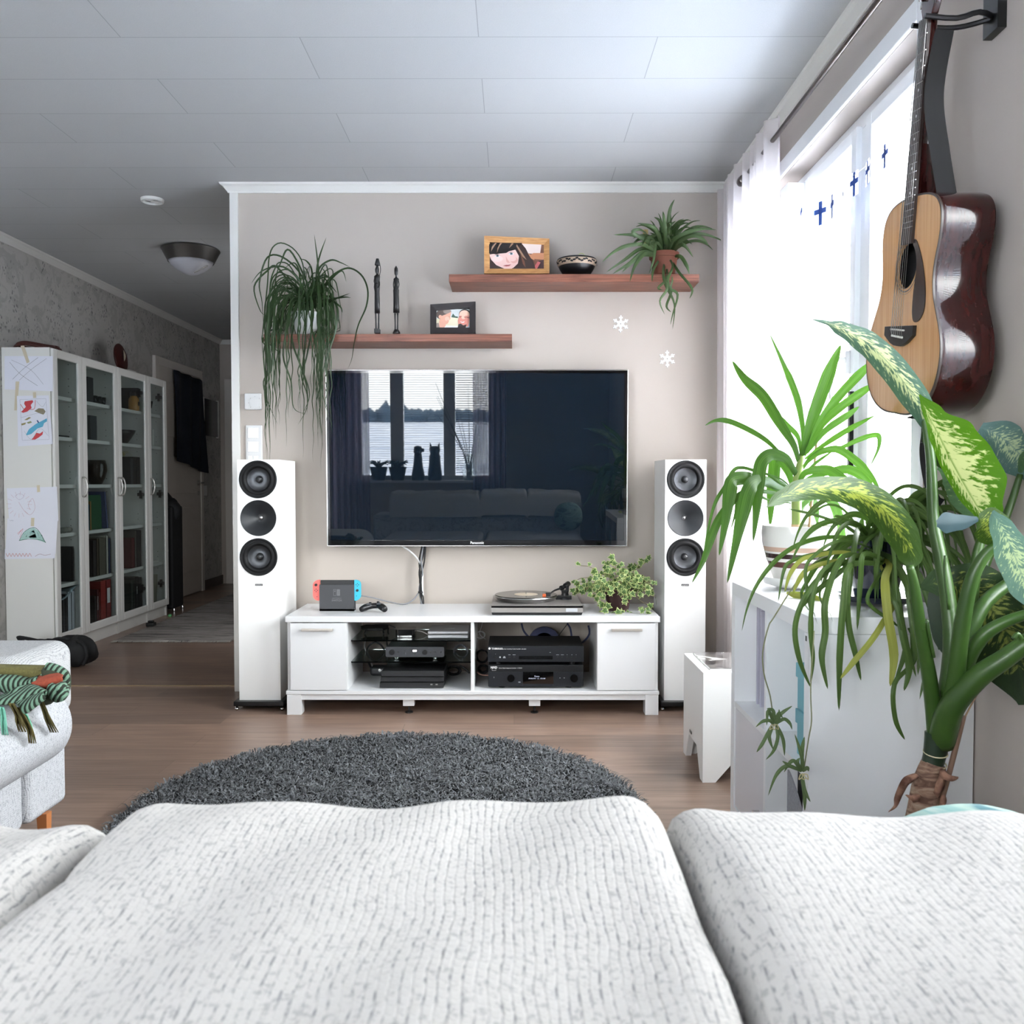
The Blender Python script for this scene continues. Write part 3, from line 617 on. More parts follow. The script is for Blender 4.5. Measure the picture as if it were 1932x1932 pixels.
# ---------------------------------------------------------------- carved figurines
EBONY = mat('carved_dark_wood', C(18, 16, 16), .38)
def figurine(px, ytop, ybot, lab, jar):
    Y = 4.26; c = P(px, ybot, Y); hh = P(px, ytop, Y).z - c.z; k = hh
    t = thing('carved_figurine', lab, 'figurine', (c.x, Y, c.z), group='slender dark carved figurines')
    b = MB()
    def rings(lst, seg=10):
        rr = []
        for z, rx, ry, ox in lst: rr.append([(c.x + ox*k + 1.4*rx*k*math.cos(2*math.pi*j/seg), Y + ry*k*math.sin(2*math.pi*j/seg), c.z + z*k) for j in range(seg)])
        b.ring_surf(rr)
    if jar:
        rings([(.27, .026, .03, .0), (.40, .026, .03, 0), (.56, .024, .03, -.002), (.62, .030, .03, -.004), (.66, .026, .026, -.004), (.72, .028, .028, -.002), (.765, .030, .024, 0), (.79, .012, .014, .004), (.80, .012, .014, .002), (.825, .018, .024, 0), (.86, .020, .026, 0), (.89, .014, .02, .002), (.91, .012, .016, .004)])
        rings([(.905, .020, .02, .006), (.92, .028, .026, .006), (.985, .016, .018, .006), (1, .014, .016, .006)])
        b.tube([(c.x+.028*k, Y, c.z+.76*k), (c.x+.05*k, Y-.01, c.z+.83*k), (c.x+.042*k, Y, c.z+.90*k), (c.x+.03*k, Y, c.z+.94*k)], .006*k, 6, 3)
        b.tube([(c.x-.03*k, Y, c.z+.755*k), (c.x-.035*k, Y-.01, c.z+.68*k), (c.x+.02*k, Y-.025, c.z+.66*k)], .007*k, 6, 3)
        b.tube([(c.x+.03*k, Y, c.z+.70*k), (c.x+.04*k, Y-.02, c.z+.63*k), (c.x+.02*k, Y-.02, c.z+.60*k)], .008*k, 6, 3)
    else:
        rings([(.31, .034, .035, 0), (.42, .032, .034, 0), (.58, .030, .03, -.003), (.64, .032, .03, -.003), (.72, .018, .018, -.003), (.78, .026, .022, 0), (.81, .030, .022, 0), (.835, .010, .012, 0), (.86, .009, .011, 0), (.88, .018, .022, 0), (.93, .020, .026, 0), (.965, .018, .022, 0), (1, .006, .008, 0)])
        for sg in (-1, 1): b.tube([(c.x+sg*.028*k, Y, c.z+.81*k), (c.x+sg*.042*k, Y, c.z+.73*k), (c.x+sg*.03*k, Y-.012, c.z+.66*k)], .0075*k, 6, 3)
    b.build('body', EBONY, t, smooth=True)
    for sg in (-1, 1):
        b = MB(); b.tube([(c.x+sg*.020*k, Y, c.z+.30*k), (c.x+sg*.018*k, Y, c.z+.16*k), (c.x+sg*.016*k, Y, c.z+.05*k)], [.014*k, .011*k, .014*k], 6, 3); b.build('leg', EBONY, t, smooth=True)
    b = MB()
    if jar: b.box(c.x-.035*k, c.x+.035*k, Y-.02, Y+.02, c.z, c.z+.055*k)
    else: b.lathe([(.055*k, 0), (.055*k, .015*k), (.03*k, .06*k)], c, seg=14)
    b.build('base', EBONY, t)
figurine(712, 488, 629, 'taller dark carved figurine balancing a jar on its head', True)
figurine(748, 502, 629.5, 'shorter dark carved figurine on a round base, nearer the framed couple', False)
# ---------------------------------------------------------------- bowl on upper shelf
c = P(1088, 516.5, 4.27); R = 37/F*4.27
bw = thing('decorated_bowl', 'black bowl with a leaf-patterned beige band on the upper shelf', 'bowl', c)
b = MB(); b.lathe([(R*.72, 0), (R*.86, .02), (R*.97, .042), (R*1.0, .062), (R*.98, .066), (R*.93, .06), (R*.7, .015), (0, .008)], c, seg=48); b.build('bowl_body', BLACK, bw, smooth=True)
b = MB(); b.lathe([(R*.925, .031), (R*.985, .042), (R*1.012, .058)], c, seg=48, caps=(False, False)); b.build('patterned_band', mat('band_beige', C(172, 150, 128), .5), bw, smooth=True)
b = MB()
for k in range(26):
    a_ = -math.pi + k*math.pi/25; rr = R*1.012; cx_, cy_ = c.x + rr*math.cos(a_), c.y + rr*math.sin(a_); z_ = c.z + .046 + .006*math.sin(k*1.7)
    tv_ = Vector((-math.sin(a_), math.cos(a_), .4*math.sin(k*2.3))).normalized(); nv = Vector((math.cos(a_), math.sin(a_), 0)); up = nv.cross(tv_); q = Vector((cx_, cy_, z_)) + nv*.0008
    b.poly([q + tv_*.008*math.cos(s_) + up*.0045*math.sin(s_) for s_ in [2*math.pi*i/8 for i in range(8)]])
b.build('leaf_pattern', BLACKM, bw)
b = MB()
for k in range(4):
    r0 = .02+.004*k; b.tube([(c.x-.035 + r0*math.cos(s_)*1.1, c.y + r0*.5*math.sin(s_)+.01*k, c.z+.072 + r0*.45*math.sin(s_+k)) for s_ in np.linspace(0, 6.2, 12)], .0022, 5)
tag(b.build('coiled_cord', CABB, smooth=True), 'black coiled cord lying in the decorated bowl', 'cord')
b = MB(); b.tube([(c.x+.022+.016*math.cos(s_), c.y-.01, c.z+.078+.017*math.sin(s_)) for s_ in np.linspace(-.6, 3.8, 12)], .0018, 5)
tag(b.build('green_ribbon', mat('ribbon_green', C(190, 205, 130), .5), smooth=True), 'thin yellow-green ribbon loop sticking out of the bowl', 'ribbon')
# ---------------------------------------------------------------- loudspeakers
SPW = mat('speaker_white', C(240, 240, 238), .42)
CONE = mat('speaker_cone', C(70, 72, 75), .38, .8); RUB = mat('speaker_rubber', C(14, 15, 17), .6, spec=.3); WG = mat('waveguide_black', C(34, 37, 40), .42)
n = NT(CONE); gr = n.new('TexGradient', gradient_type='RADIAL')
def speaker(x0, x1, lab, Y=4.04):
    cx_ = (x0+x1)/2; t = thing('floor_speaker', lab, 'speaker', (cx_, Y+.15, 0), group='tall white floor speakers')
    zt = ZZ(867, Y); zb = ZZ(1321, Y)
    b = MB(); b.poly([(x0, Y, zb), (x0, Y+.305, zb), (x1, Y+.305, zb), (x1, Y, zb)]); b.poly([(x0, Y, zt), (x1, Y, zt), (x1, Y+.305, zt), (x0, Y+.305, zt)])
    b.poly([(x0, Y, zb), (x0, Y, zt), (x0, Y+.305, zt), (x0, Y+.305, zb)]); b.poly([(x1, Y, zb), (x1, Y+.305, zb), (x1, Y+.305, zt), (x1, Y, zt)]); b.poly([(x0, Y+.305, zb), (x0, Y+.305, zt), (x1, Y+.305, zt), (x1, Y+.305, zb)])
    cz = [ZZ(904.5, Y), ZZ(977.5, Y), ZZ(1051, Y)]; m1 = (cz[0]+cz[1])/2; m2 = (cz[1]+cz[2])/2; zlow = cz[2]-.095
    for z_, za_, zb_, r_ in ((cz[0], m1, zt, .086), (cz[1], m2, m1, .0825), (cz[2], zlow, m2, .086)):
        an = [2*math.pi*k/48 for k in range(48)]; sq = []
        for a_ in an:
            ca, sa_ = math.cos(a_), math.sin(a_); hx = (x1-x0)/2; hz = (zb_-z_) if sa_ > 0 else (z_-za_); f_ = min(hx/abs(ca) if abs(ca) > 1e-6 else 9, hz/abs(sa_) if abs(sa_) > 1e-6 else 9); sq.append((cx_+ca*f_, Y, z_+sa_*f_))
        for (xc, zc_) in ((x0, za_), (x1, za_), (x0, zb_), (x1, zb_)):
            a0 = math.atan2(zc_-z_, xc-cx_) % (2*math.pi); k = min(range(48), key=lambda i: abs((an[i]-a0+math.pi) % (2*math.pi)-math.pi)); sq[k] = (xc, Y, zc_)
        b.ring_surf([sq, [(cx_+r_*math.cos(a_), Y, z_+r_*math.sin(a_)) for a_ in an]], True, (False, False))
    b.poly([(x0, Y, zb), (x1, Y, zb), (x1, Y, zlow), (x0, Y, zlow)])
    b.build('cabinet', SPW, t)
    for py, kind in ((904.5, 'woofer'), (977.5, 'tweeter'), (1051, 'woofer')):
        z = ZZ(py, Y); b = MB(); c_ = (cx_, Y, z)
        if kind == 'woofer':
            b.lathe([(.0865, .002), (.0865, -.004), (.083, -.006), (.078, -.004), (.074, .0), (.070, -.004), (.064, -.006), (.058, -.003), (.055, .004), (.052, .008)], c_, 'y', 48, (False, False)); o = b.build('woofer', RUB, t, smooth=True)
            b = MB(); b.lathe([(.0525, .008), (.018, .026), (.0145, .022), (.012, .014), (.0, .012)], c_, 'y', 48, (False, False)); b.build('cone', CONE, o, smooth=True)
            b = MB(); b.lathe([(.012, .010), (.0125, .002), (.010, -.001), (.0, -.003)], c_, 'y', 24, (False, False)); b.build('phase_plug', mat('plug_grey', C(44, 46, 48), .3), o, smooth=True)
        else:
            b.lathe([(.083, .001), (.0825, -.002), (.080, -.001), (.060, .012), (.035, .026), (.016, .038), (.012, .042)], c_, 'y', 48, (False, False)); o = b.build('tweeter_waveguide', WG, t, smooth=True)
            b = MB(); b.lathe([(.014, .042), (.010, .034), (.0, .030)], c_, 'y', 24, (False, False)); b.build('tweeter_dome', CHROME, o, smooth=True)
    z = ZZ(1103.5, Y); o = MB().box(cx_-.017, cx_+.017, Y-.0015, Y, z-.0045, z+.0045).build('badge', mat('badge_grey', C(40, 42, 44), .3, .6), t)
    text('badge_lettering', 'amphion', .0085, (cx_, Y-.0018, z), FR, TXTW, o, ext=.0001)
    MB().box(x0-.019, x1+.021, Y-.03, Y+.325, .022, zb).build('plinth', BLACK, t, bevel=.003)
    for sx in (x0-.008, x1+.010):
        for sy in (Y-.016, Y+.31):
            b = MB(); b.lathe([(.004, 0), (.009, .004), (.009, .012), (.005, .014), (.005, .022)], (sx, sy, 0), seg=14); b.build('foot', CHROME, t, smooth=True)
    return t
speaker(XX(449.5, 4.04, 1090), XX(527.5, 4.04, 1090), 'tall white floor speaker left of the television bench')
speaker(XX(1254, 4.04, 1090), XX(1331.5, 4.04, 1090), 'tall white floor speaker right of the television bench')
# ---------------------------------------------------------------- television bench
YF = 3.94
bx0, bx1 = XX(538, YF, 1168), XX(1245.5, YF, 1168); zt = ZZ(1163, YF); zt0 = ZZ(1174.5, YF)
bench = thing('television_bench', 'long low white television bench with two doors and open middle', 'television bench', ((bx0+bx1)/2, 4.15, 0))
MB().box(bx0, bx1, YF, 4.36, zt0, zt).build('top', WHITE, bench, bevel=.0025)
sx0, sx1 = XX(541.5, YF+.01, 1240), XX(1242, YF+.01, 1240); zb1 = ZZ(1304, YF); zb0 = ZZ(1311, YF); zr0 = ZZ(1322, YF)
MB().box(sx0-.004, sx1+.004, YF+.002, 4.35, zb0, zb1).build('bottom_board', WHITE, bench, bevel=.002)
MB().box(sx0+.04, sx1-.04, YF+.012, YF+.03, zr0, zb0).box(sx0+.04, sx1-.04, 4.30, 4.318, zr0, zb0).build('rail', WHITE, bench, bevel=.0015)
dxa, dxb = XX(547, YF, 1240), XX(655, YF, 1240); dxc, dxd = XX(1126.5, YF, 1240), XX(1237, YF, 1240)
for q in ((sx0, sx0+.018), (dxb-.018, dxb), (dxc, dxc+.018), (sx1-.018, sx1)): MB().box(q[0], q[1], YF+.02, 4.35, zb1, zt0).build('side_panel', WHITE, bench, bevel=.001)
vx0, vx1 = XX(888, YF, 1240), XX(894.5, YF, 1240)
MB().box(vx0, vx1, YF+.008, 4.35, zb1, zt0).build('divider', WHITE, bench, bevel=.001)
for (a_, c_) in ((sx0+.018, dxb-.018), (dxc+.018, sx1-.018)): MB().box(a_, c_, 4.33, 4.345, zb1, zt0).build('back_panel', WHITE, bench)
for a_, c_, hx0, hx1 in ((dxa, dxb, 570, 629), (dxc, dxd, 1153, 1211)):
    o = MB().box(a_+.001, c_-.001, YF+.002, YF+.02, zb1+.003, zt0-.004).build('door', WHITE, bench, bevel=.0015)
    h0, h1 = XX(hx0, YF, 1187), XX(hx1, YF, 1187); z = ZZ(1187.5, YF)
    b = MB(); b.box(h0, h1, YF-.022, YF-.014, z-.006, z+.006); b.box(h0+.002, h0+.01, YF-.015, YF+.003, z-.005, z+.005); b.box(h1-.01, h1-.002, YF-.015, YF+.003, z-.005, z+.005)
    b.build('handle', mat('handle_nickel', C(205, 198, 190), .35, .7), o, bevel=.0015)
for a_, c_ in ((sx0-.001, XX(568, YF, 1330)), (XX(1217.5, YF, 1330), sx1+.001)):
    for y_ in (YF+.004, 4.28): MB().box(a_, c_, y_, y_+.062, 0, zb0).build('leg', WHITE, bench, bevel=.002)
for px in (779, 1007):
    x_ = XX(px, YF+.2, 1325); o = MB().box(x_-.026, x_+.026, YF+.03, YF+.07, .034, zr0+.005).build('support', WHITE, bench, bevel=.002)
    b = MB(); b.lathe([(.018, 0), (.018, .006), (.005, .009), (.005, .034)], (x_, YF+.05, 0), seg=14); b.build('support_foot', BLACK, o)
gz = []
for py in (1209, 1249.5):
    z = ZZ(py, YF+.09); gz.append(z+.005); MB().box(dxb+.001, vx0-.001, YF+.09, 4.33, z-.003, z+.003).build('glass_shelf', GREENGLASS, bench)
z = ZZ(1209, YF+.09); 
# ---------------------------------------------------------------- equipment inside, left bay
def dev(name, lab, cat, loc, group=None): return thing(name, lab, cat, loc, group=group)
yf = 4.02; zf = zb1 + .0006
cx_ = XX(775, yf, 1300); x0, x1 = XX(716, yf-.03, 1300), XX(837, yf-.03, 1300)
ps = dev('game_console', 'flat black three-layer game console on the bench floor', 'game console', (cx_, yf+.12, zf))
hh = ZZ(1276, yf-.03) - ZZ(1306, yf-.03)
b = MB(); ly = [(0, .30), (.37, .64), (.70, 1.0)]
for k, (u0, u1) in enumerate(ly):
    f0 = yf-.03 + .012*(u0); z0, z1 = zf+.003 + hh*u0, zf+.003+hh*u1; xa = x0 + .004*k
    b.v += [Vector(p) for p in ((xa, f0, z0), (x1, f0, z0), (x1, f0+.26, z0), (xa, f0+.26, z0), (xa, f0+.012, z1), (x1, f0+.012, z1), (x1, f0+.27, z1), (xa, f0+.27, z1))]
    n0 = len(b.v)-8
    for q in ((0,3,2,1),(4,5,6,7),(0,1,5,4),(1,2,6,5),(2,3,7,6),(3,0,4,7)): b.face([n0+i for i in q])
b.build('casing', mat('console_black', C(24, 24, 26), .45), ps, bevel=.001)
b = MB(); b.box(x0+.012, x1-.012, yf-.005, yf+.22, zf+.006, zf+hh-.002); b.build('core', BLACK, ps)
b = MB(); zz_ = zf + hh*.32
for px in (814, 823.5): q = XX(px, yf-.03, 1298); b.box(q-.005, q+.005, yf-.0275, yf-.02, zf+hh*.20, zf+hh*.27)
b.build('usb_ports', STEEL, ps)
# amplifier/dac with round-cornered front, on two round metal pucks
z0_ = gz[1]; yd = 4.06
dac = dev('headphone_amplifier', 'grey audio unit with knobs and small display on the middle glass shelf', 'amplifier', (XX(783, yd, 1240), yd+.1, z0_))
a_, c_ = P(727.5, 1242, yd), P(838, 1223, yd); b = MB(); zc_ = (a_.z+c_.z)/2; hr = (c_.z-a_.z)/2; rc = .008
def rrect(x0, x1, z0, z1, r, n=6):
    out = []
    for (cx2, cz2, s0) in ((x1-r, z1-r, 0), (x0+r, z1-r, 1), (x0+r, z0+r, 2), (x1-r, z0+r, 3)):
        for k in range(n+1): an = (s0 + k/n)*math.pi/2; out.append((cx2 + r*math.cos(an), cz2 + r*math.sin(an)))
    return out
zoff = z0_ + .013 - a_.z
rr_ = rrect(a_.x, c_.x, a_.z+zoff, c_.z+zoff, rc); b.prism(rr_, 'y', yd, yd+.012); b.build('front_panel', mat('gunmetal', C(88, 90, 94), .38, .7), dac)
MB().box(a_.x+.004, c_.x-.004, yd+.012, yd+.20, a_.z+zoff+.002, c_.z+zoff-.001).build('case', BLACK, dac, bevel=.002)
zz_ = zc_ + zoff
for px, r_ in ((739.5, .0125), (801.5, .011)):
    b = MB(); b.cyl((XX(px, yd, 1232), yd-.012, zz_), r_, .0125, 'y'); b.build('knob', BLACK, dac, bevel=.001)
b = MB(); q = XX(782.5, yd, 1232); b.box(q-.013, q+.013, yd-.001, yd, zz_-.002, zz_+.013); b.build('display', BLACK, dac)
b = MB(); b.box(q-.009, q+.009, yd-.0015, yd-.001, zz_+.001, zz_+.010); b.build('display_digits', mat('display_glow', C(230, 235, 240), .5, emit=(1, 1, 1, 1), es=.8), dac)
b = MB()
for px, dz in ((751, 0), (764, .005), (764, -.006), (813, 0), (820.5, 0), (832, 0), (782.5, -.009)):
    q = XX(px, yd, 1232); b.cyl((q, yd-.002, zz_+dz), .0035, .003, 'y', 12)
b.build('sockets', CHROME, dac)
for px in (747, 819):
    b = MB(); b.lathe([(.010, 0), (.011, .006), (.017, .009), (.017, .013)], (XX(px, yd, 1245), yd+.03, z0_), seg=24); b.build('metal_foot', CHROME, dac, smooth=True, autos=30)
# small media box, silver box and black router on upper glass shelf
zu = gz[0]
mb_ = dev('media_box', 'small glossy black box on the upper glass shelf', 'media box', (XX(763, 4.1, 1200), 4.13, zu))
a_, c_ = P(746, 1205, 4.09), P(782, 1183, 4.09); b = MB(); b.prism(rrect(a_.x, c_.x, 4.09, 4.09+(c_.x-a_.x), .014), 'z', zu, zu+.036); b.build('casing', mat('gloss_black', C(10, 10, 11), .06, coat=1), mb_, smooth=False)
sv = dev('disc_player', 'flat silver clamshell disc player on the upper glass shelf', 'disc player', (XX(846, 4.08, 1200), 4.15, zu))
a_, c_ = P(807, 1203, 4.06), P(885, 1190, 4.06); SIL = mat('silver_plastic', C(196, 198, 202), .35, .3)
MB().box(a_.x, c_.x-.004, 4.06, 4.25, zu, zu+.016).build('lower_shell', SIL, sv, bevel=.004)
MB().box(a_.x, c_.x-.004, 4.057, 4.25, zu+.019, zu+.034).build('upper_shell', SIL, sv, bevel=.005)
text('lettering', 'NIKKEI', .016, ((a_.x+c_.x)/2, 4.14, zu+.0342), (0, 0, 0), mat('silver_print', C(226, 228, 230), .3), sv)
rt = dev('router', 'flat black angular router left on the upper glass shelf', 'router', (XX(708, 4.18, 1200), 4.2, zu))
a_ = P(708, 1192, 4.2); b = MB(); pts_ = [(-.068, 0), (-.03, -.055), (.045, -.05), (.062, .0), (.05, .055), (-.05, .05)]
b.prism([(a_.x+u, 4.2+v_) for u, v_ in pts_], 'z', zu+.022, zu+.034); b.build('body', BLACKM, rt, bevel=.003)
b = MB()
for u in (-.04, .035): b.tube([(a_.x+u, 4.2, zu+.024), (a_.x+u*1.2, 4.19, zu)], .004, 6)
b.build('stand', BLACK, rt)
pstrip = dev('power_strip', 'dark rounded power strip with a round button behind the console', 'power strip', (XX(712, 4.26, 1265), 4.27, zf))
a_, c_ = P(698, 1265, 4.25), P(735, 1256, 4.25); MB().box(a_.x, c_.x+.03, 4.24, 4.31, zf, zf+.045).build('housing', mat('strip_grey', C(58, 60, 64), .4), pstrip, bevel=.015, seg=4)
b = MB(); b.lathe([(.008, 0), (.008, -.003), (0, -.004)], P(717, 1264.5, 4.24), 'y', 16); b.build('button', CHROME, pstrip)
# loose cables in the bays
def loops(cx, cy, rx, ry, Y, n, r, m, lab, name='cable'):
    b = MB()
    for k in range(n):
        ph = random.uniform(0, 6); pts = []
        for s_ in np.linspace(0, 4.6 + random.random()*1.6, 14):
            pts.append(P(cx + rx*(1-.1*k)*math.cos(s_+ph), cy + ry*(1-.08*k)*math.sin(s_+ph), Y + .012*k + .01*math.sin(s_*2)))
        b.tube(pts, r, 6, 2)
    o = b.build(name, m, smooth=True); return tag(o, lab, 'cable')
cab([(701, 1262), (692, 1240), (694, 1222), (706, 1212), (718, 1216), (726, 1228)], .0045, CABB, 'black cable arching behind the left end of the glass shelves', 4.27)
cab([(704, 1262), (697, 1240), (688, 1222), (690, 1205)], .003, CABW, 'thin white cable along the left side of the open bay', 4.27)
cab([(700, 1180), (712, 1178), (730, 1178), (746, 1184)], .002, CABB, 'thin black cable arching above the router', 4.22)
cab([(733, 1184), (730, 1205), (731, 1222)], .0035, CABB, 'black cable dropping beside the media box', 4.28)
cab([(786, 1190), (797, 1192), (807, 1197)], .002, CABW, 'short white cable between media box and disc player', 4.16)
loops(870, 1230, 14, 14, 4.25, 3, .0035, CABG, 'grey coiled cable beside the audio unit')
loops(856, 1265, 13, 8, 4.22, 3, .005, CABB, 'thick black coiled cable on the right of the game console')
cab([(868, 1256), (878, 1262), (886, 1270)], .005, CABB, 'thick black cable running to the bench divider', 4.24)
loops(906, 1198, 9, 7, 4.27, 3, .002, CABW, 'small coil of white cable at the bench divider')
cab([(912, 1168), (909, 1180), (905, 1196), (916, 1206)], .002, CABW, 'white cable hanging down to the small coil', 4.30)
loops(910, 1238, 11, 12, 4.22, 2, .004, CABB, 'black coiled cable left of the disc player stack')
loops(912, 1262, 9, 7, 4.2, 2, .006, CABB, 'thick black cable loop left of the amplifier')
cab([(900, 1268), (908, 1273), (921, 1274)], .003, mat('copper_cable', C(196, 150, 130), .4), 'pinkish copper cable on the bench floor left of the amplifier', 4.1)
BLUEC = mat('blue_flat_cable', C(24, 32, 70), .5)
def flat(path, w, Y, m, lab):
    b = MB(); pts = [P(x, y, Y) for x, y in path]; pts, _ = spline(pts, 6); rings = []
    for i, p in enumerate(pts):
        t_ = (pts[min(i+1, len(pts)-1)] - pts[max(i-1, 0)]).normalized(); n_ = Vector((-t_.z, 0, t_.x)); y_ = Vector((0, 1, 0))
        rings.append([p + n_*w + y_*.002, p - n_*w + y_*.002, p - n_*w - y_*.002, p + n_*w - y_*.002])
    b.ring_surf(rings); return tag(b.build('flat_cable', m, smooth=False), lab, 'cable', 'blue flat cables behind the disc player')
flat([(984, 1176), (988, 1190), (998, 1202), (1008, 1208)], .0045, 4.30, BLUEC, 'blue flat cable curving down on the left behind the disc player')
flat([(1070, 1176), (1076, 1186), (1079, 1205)], .0045, 4.30, BLUEC, 'blue flat cable dropping near the middle behind the disc player')
flat([(1110, 1180), (1112, 1195), (1104, 1208), (1092, 1216)], .0045, 4.30, BLUEC, 'blue flat cable curving at the right of the disc player')
b = MB(); p = P(1027, 1213, 4.29); b.lathe([(.078, 0), (.078, .022), (.05, .022), (.05, 0)], p, 'y', 40); tag(b.build('cable_coil', BLUEC, smooth=True, autos=30), 'round coil of blue cable behind the disc player', 'cable')
cab([(1070, 1178), (1058, 1194), (1050, 1207)], .002, CABB, 'thin black cable slanting behind the disc player', 4.31)
# ---------------------------------------------------------------- right bay: cd player on amplifier
HIFI = mat('hifi_black', C(30, 33, 38), .4, .3); HIFI2 = mat('hifi_black_top', C(12, 12, 13), .55)
ya = 3.99
amp = dev('stereo_amplifier', 'black stereo amplifier with two knobs under the disc player', 'amplifier', (XX(1011, ya, 1280), ya+.15, zf))
a_, c_ = P(921, 1301, ya), P(1101, 1254.5, ya); a_.z = zf + .007
MB().box(a_.x, c_.x, ya, ya+.30, a_.z, c_.z).build('case', mat('amp_black', C(22, 24, 27), .42, .3), amp, bevel=.004)
zs = ZZ(1267.5, ya); b = MB(); b.box(a_.x+.002, a_.x+.158, ya-.003, ya, a_.z+.004, zs); b.box(c_.x-.137, c_.x-.002, ya-.003, ya, a_.z+.004, zs); b.box(a_.x+.158, c_.x-.137, ya-.003, ya, a_.z+.004, ZZ(1290, ya)); b.build('face_plate', HIFI, amp, bevel=.001)
b = MB(); b.box(a_.x+.158, c_.x-.137, ya-.001, ya, ZZ(1290, ya), zs); b.build('display_window', mat('display_black', C(5, 5, 6), .08, coat=1), amp)
text('display_text', 'Phono', .009, (XX(1013, ya, 1276), ya-.0015, ZZ(1276, ya)), FR, mat('dim_digits', C(90, 95, 110), .5, emit=(.3, .32, .4, 1), es=.5), amp)
text('display_text', 'ANALOG  1.2  -33.5dB', .008, (XX(1013, ya, 1280), ya-.0015, ZZ(1280, ya)), FR, bpy.data.materials['dim_digits'], amp)
for px, r_ in ((964, .0165), (1083, .0175)):
    b = MB(); b.lathe([(r_, 0), (r_, -.012), (r_*.9, -.015), (0, -.015)], (XX(px, ya, 1279), ya-.003, ZZ(1279, ya)), 'y', 32); b.build('knob', mat('knob_black', C(16, 16, 18), .25, .6), amp, smooth=True, autos=35)
p = P(932, 1262, ya); o = text('brand_lettering', 'NAD', .014, (p.x, ya-.0008, ZZ(1259.5, ya)), FR, TXTW, amp, bold=.0003)
b = MB(); frame_y(b, ya-.0008, ya, p.x-.009, p.x+.009, ZZ(1265, ya), ZZ(1257.5, ya), .0006); b.build('brand_box', TXTW, amp)
text('model_lettering', 'Direct Digital Integrated Amplifier  C 390DD', .0058, (XX(963, ya, 1260), ya-.0008, ZZ(1260.5, ya)), FR, TXTW, amp)
b = MB()
for px, w_, h_ in ((980, .005, .0022), (932, .001, .003)): q = P(px, 1287 if px == 980 else 1278, ya-.003); b.box(q.x-w_, q.x+w_, ya-.0036, ya-.003, q.z-h_, q.z+h_)
for px in (1056.5, 1064.5): q = P(px, 1279, ya-.003); b.cyl((q.x, ya-.0045, q.z), .0022, .002, 'y', 12)
b.build('ports', mat('port_grey', C(150, 152, 158), .4), amp)
for px in (947, 1073):
    for dy in (.03, .25): b = MB(); b.lathe([(.014, 0), (.014, a_.z-zf+.001)], (XX(px, ya, 1302), ya+dy, zf), seg=20); b.build('foot', BLACK, amp)
cdp = dev('disc_player', 'wide black disc player resting on the amplifier', 'disc player', (XX(1011, ya, 1240), ya+.15, c_.z))
a2, c2 = P(921, 1248.5, ya), P(1101, 1219, ya)
MB().box(a2.x, c2.x, ya, ya+.27, a2.z, c2.z).build('case', HIFI2, cdp, bevel=.002)
MB().box(a2.x-.001, c2.x+.001, ya-.006, ya, a2.z, c2.z+.001).build('face_plate', HIFI, cdp, bevel=.0015)
yq = ya-.006; b = MB(); frame_y(b, yq-.0004, yq, XX(979, ya, 1231), XX(1032, ya, 1231), ZZ(1233, ya), ZZ(1229.5, ya), .0007); b.build('disc_tray', BLACKM, cdp)
b = MB(); b.box(XX(979, ya, 1240), XX(1042.5, ya, 1240), yq-.0006, yq, ZZ(1243.5, ya), ZZ(1237, ya)); b.build('display_window', bpy.data.materials['display_black'], cdp)
text('brand_lettering', '\u25cf YAMAHA', .0125, (XX(935, ya, 1223), yq-.0004, ZZ(1223.5, ya)), FR, TXTW, cdp, bold=.0003)
text('model_lettering', 'NATURAL SOUND COMPACT DISC PLAYER  CD-S300', .0058, (XX(964, ya, 1224), yq-.0004, ZZ(1224.2, ya)), FR, TXTW, cdp)
b = MB()
for px, r_ in ((935, .006), (961, .004), (970, .004)): b.cyl((XX(px, ya, 1240), yq-.003, ZZ(1240, ya)), r_, .004, 'y', 16)
for px in (1052, 1061, 1070, 1079, 1087): q = XX(px, ya, 1240); b.box(q-.003, q+.003, yq-.002, yq, ZZ(1240.5, ya), ZZ(1238.5, ya))
b.build('buttons', BLACK, cdp)
b = MB()
for px, py, w_ in ((1052, 1235.5, .008), (1061, 1235.5, .008), (1070, 1235.5, .002), (1079, 1235.5, .003), (1087, 1235.5, .002), (1038, 1231, .004), (961, 1235.5, .006), (970, 1235.5, .008), (935, 1234, .001)):
    q = P(px, py, yq); b.box(q.x-w_*.8, q.x+w_*.8, yq-.0004, yq, q.z-.0008, q.z+.0008)
q = P(951.5, 1240, yq); b.box(q.x-.006, q.x+.006, yq-.0004, yq, q.z-.004, q.z-.001); b.box(q.x-.004, q.x+.004, yq-.0004, yq, q.z, q.z+.004); q = P(943.5, 1240, yq); b.cyl((q.x, yq-.0004, q.z), .004, .0004, 'y', 14)
b.build('panel_print', mat('panel_print', C(175, 178, 184), .5), cdp)
for px in (940, 1080):
    for dy in (.03, .22): b = MB(); b.lathe([(.013, 0), (.013, a2.z-c_.z)], (XX(px, ya, 1250), ya+dy, c_.z), seg=20); b.build('foot', BLACK, cdp)
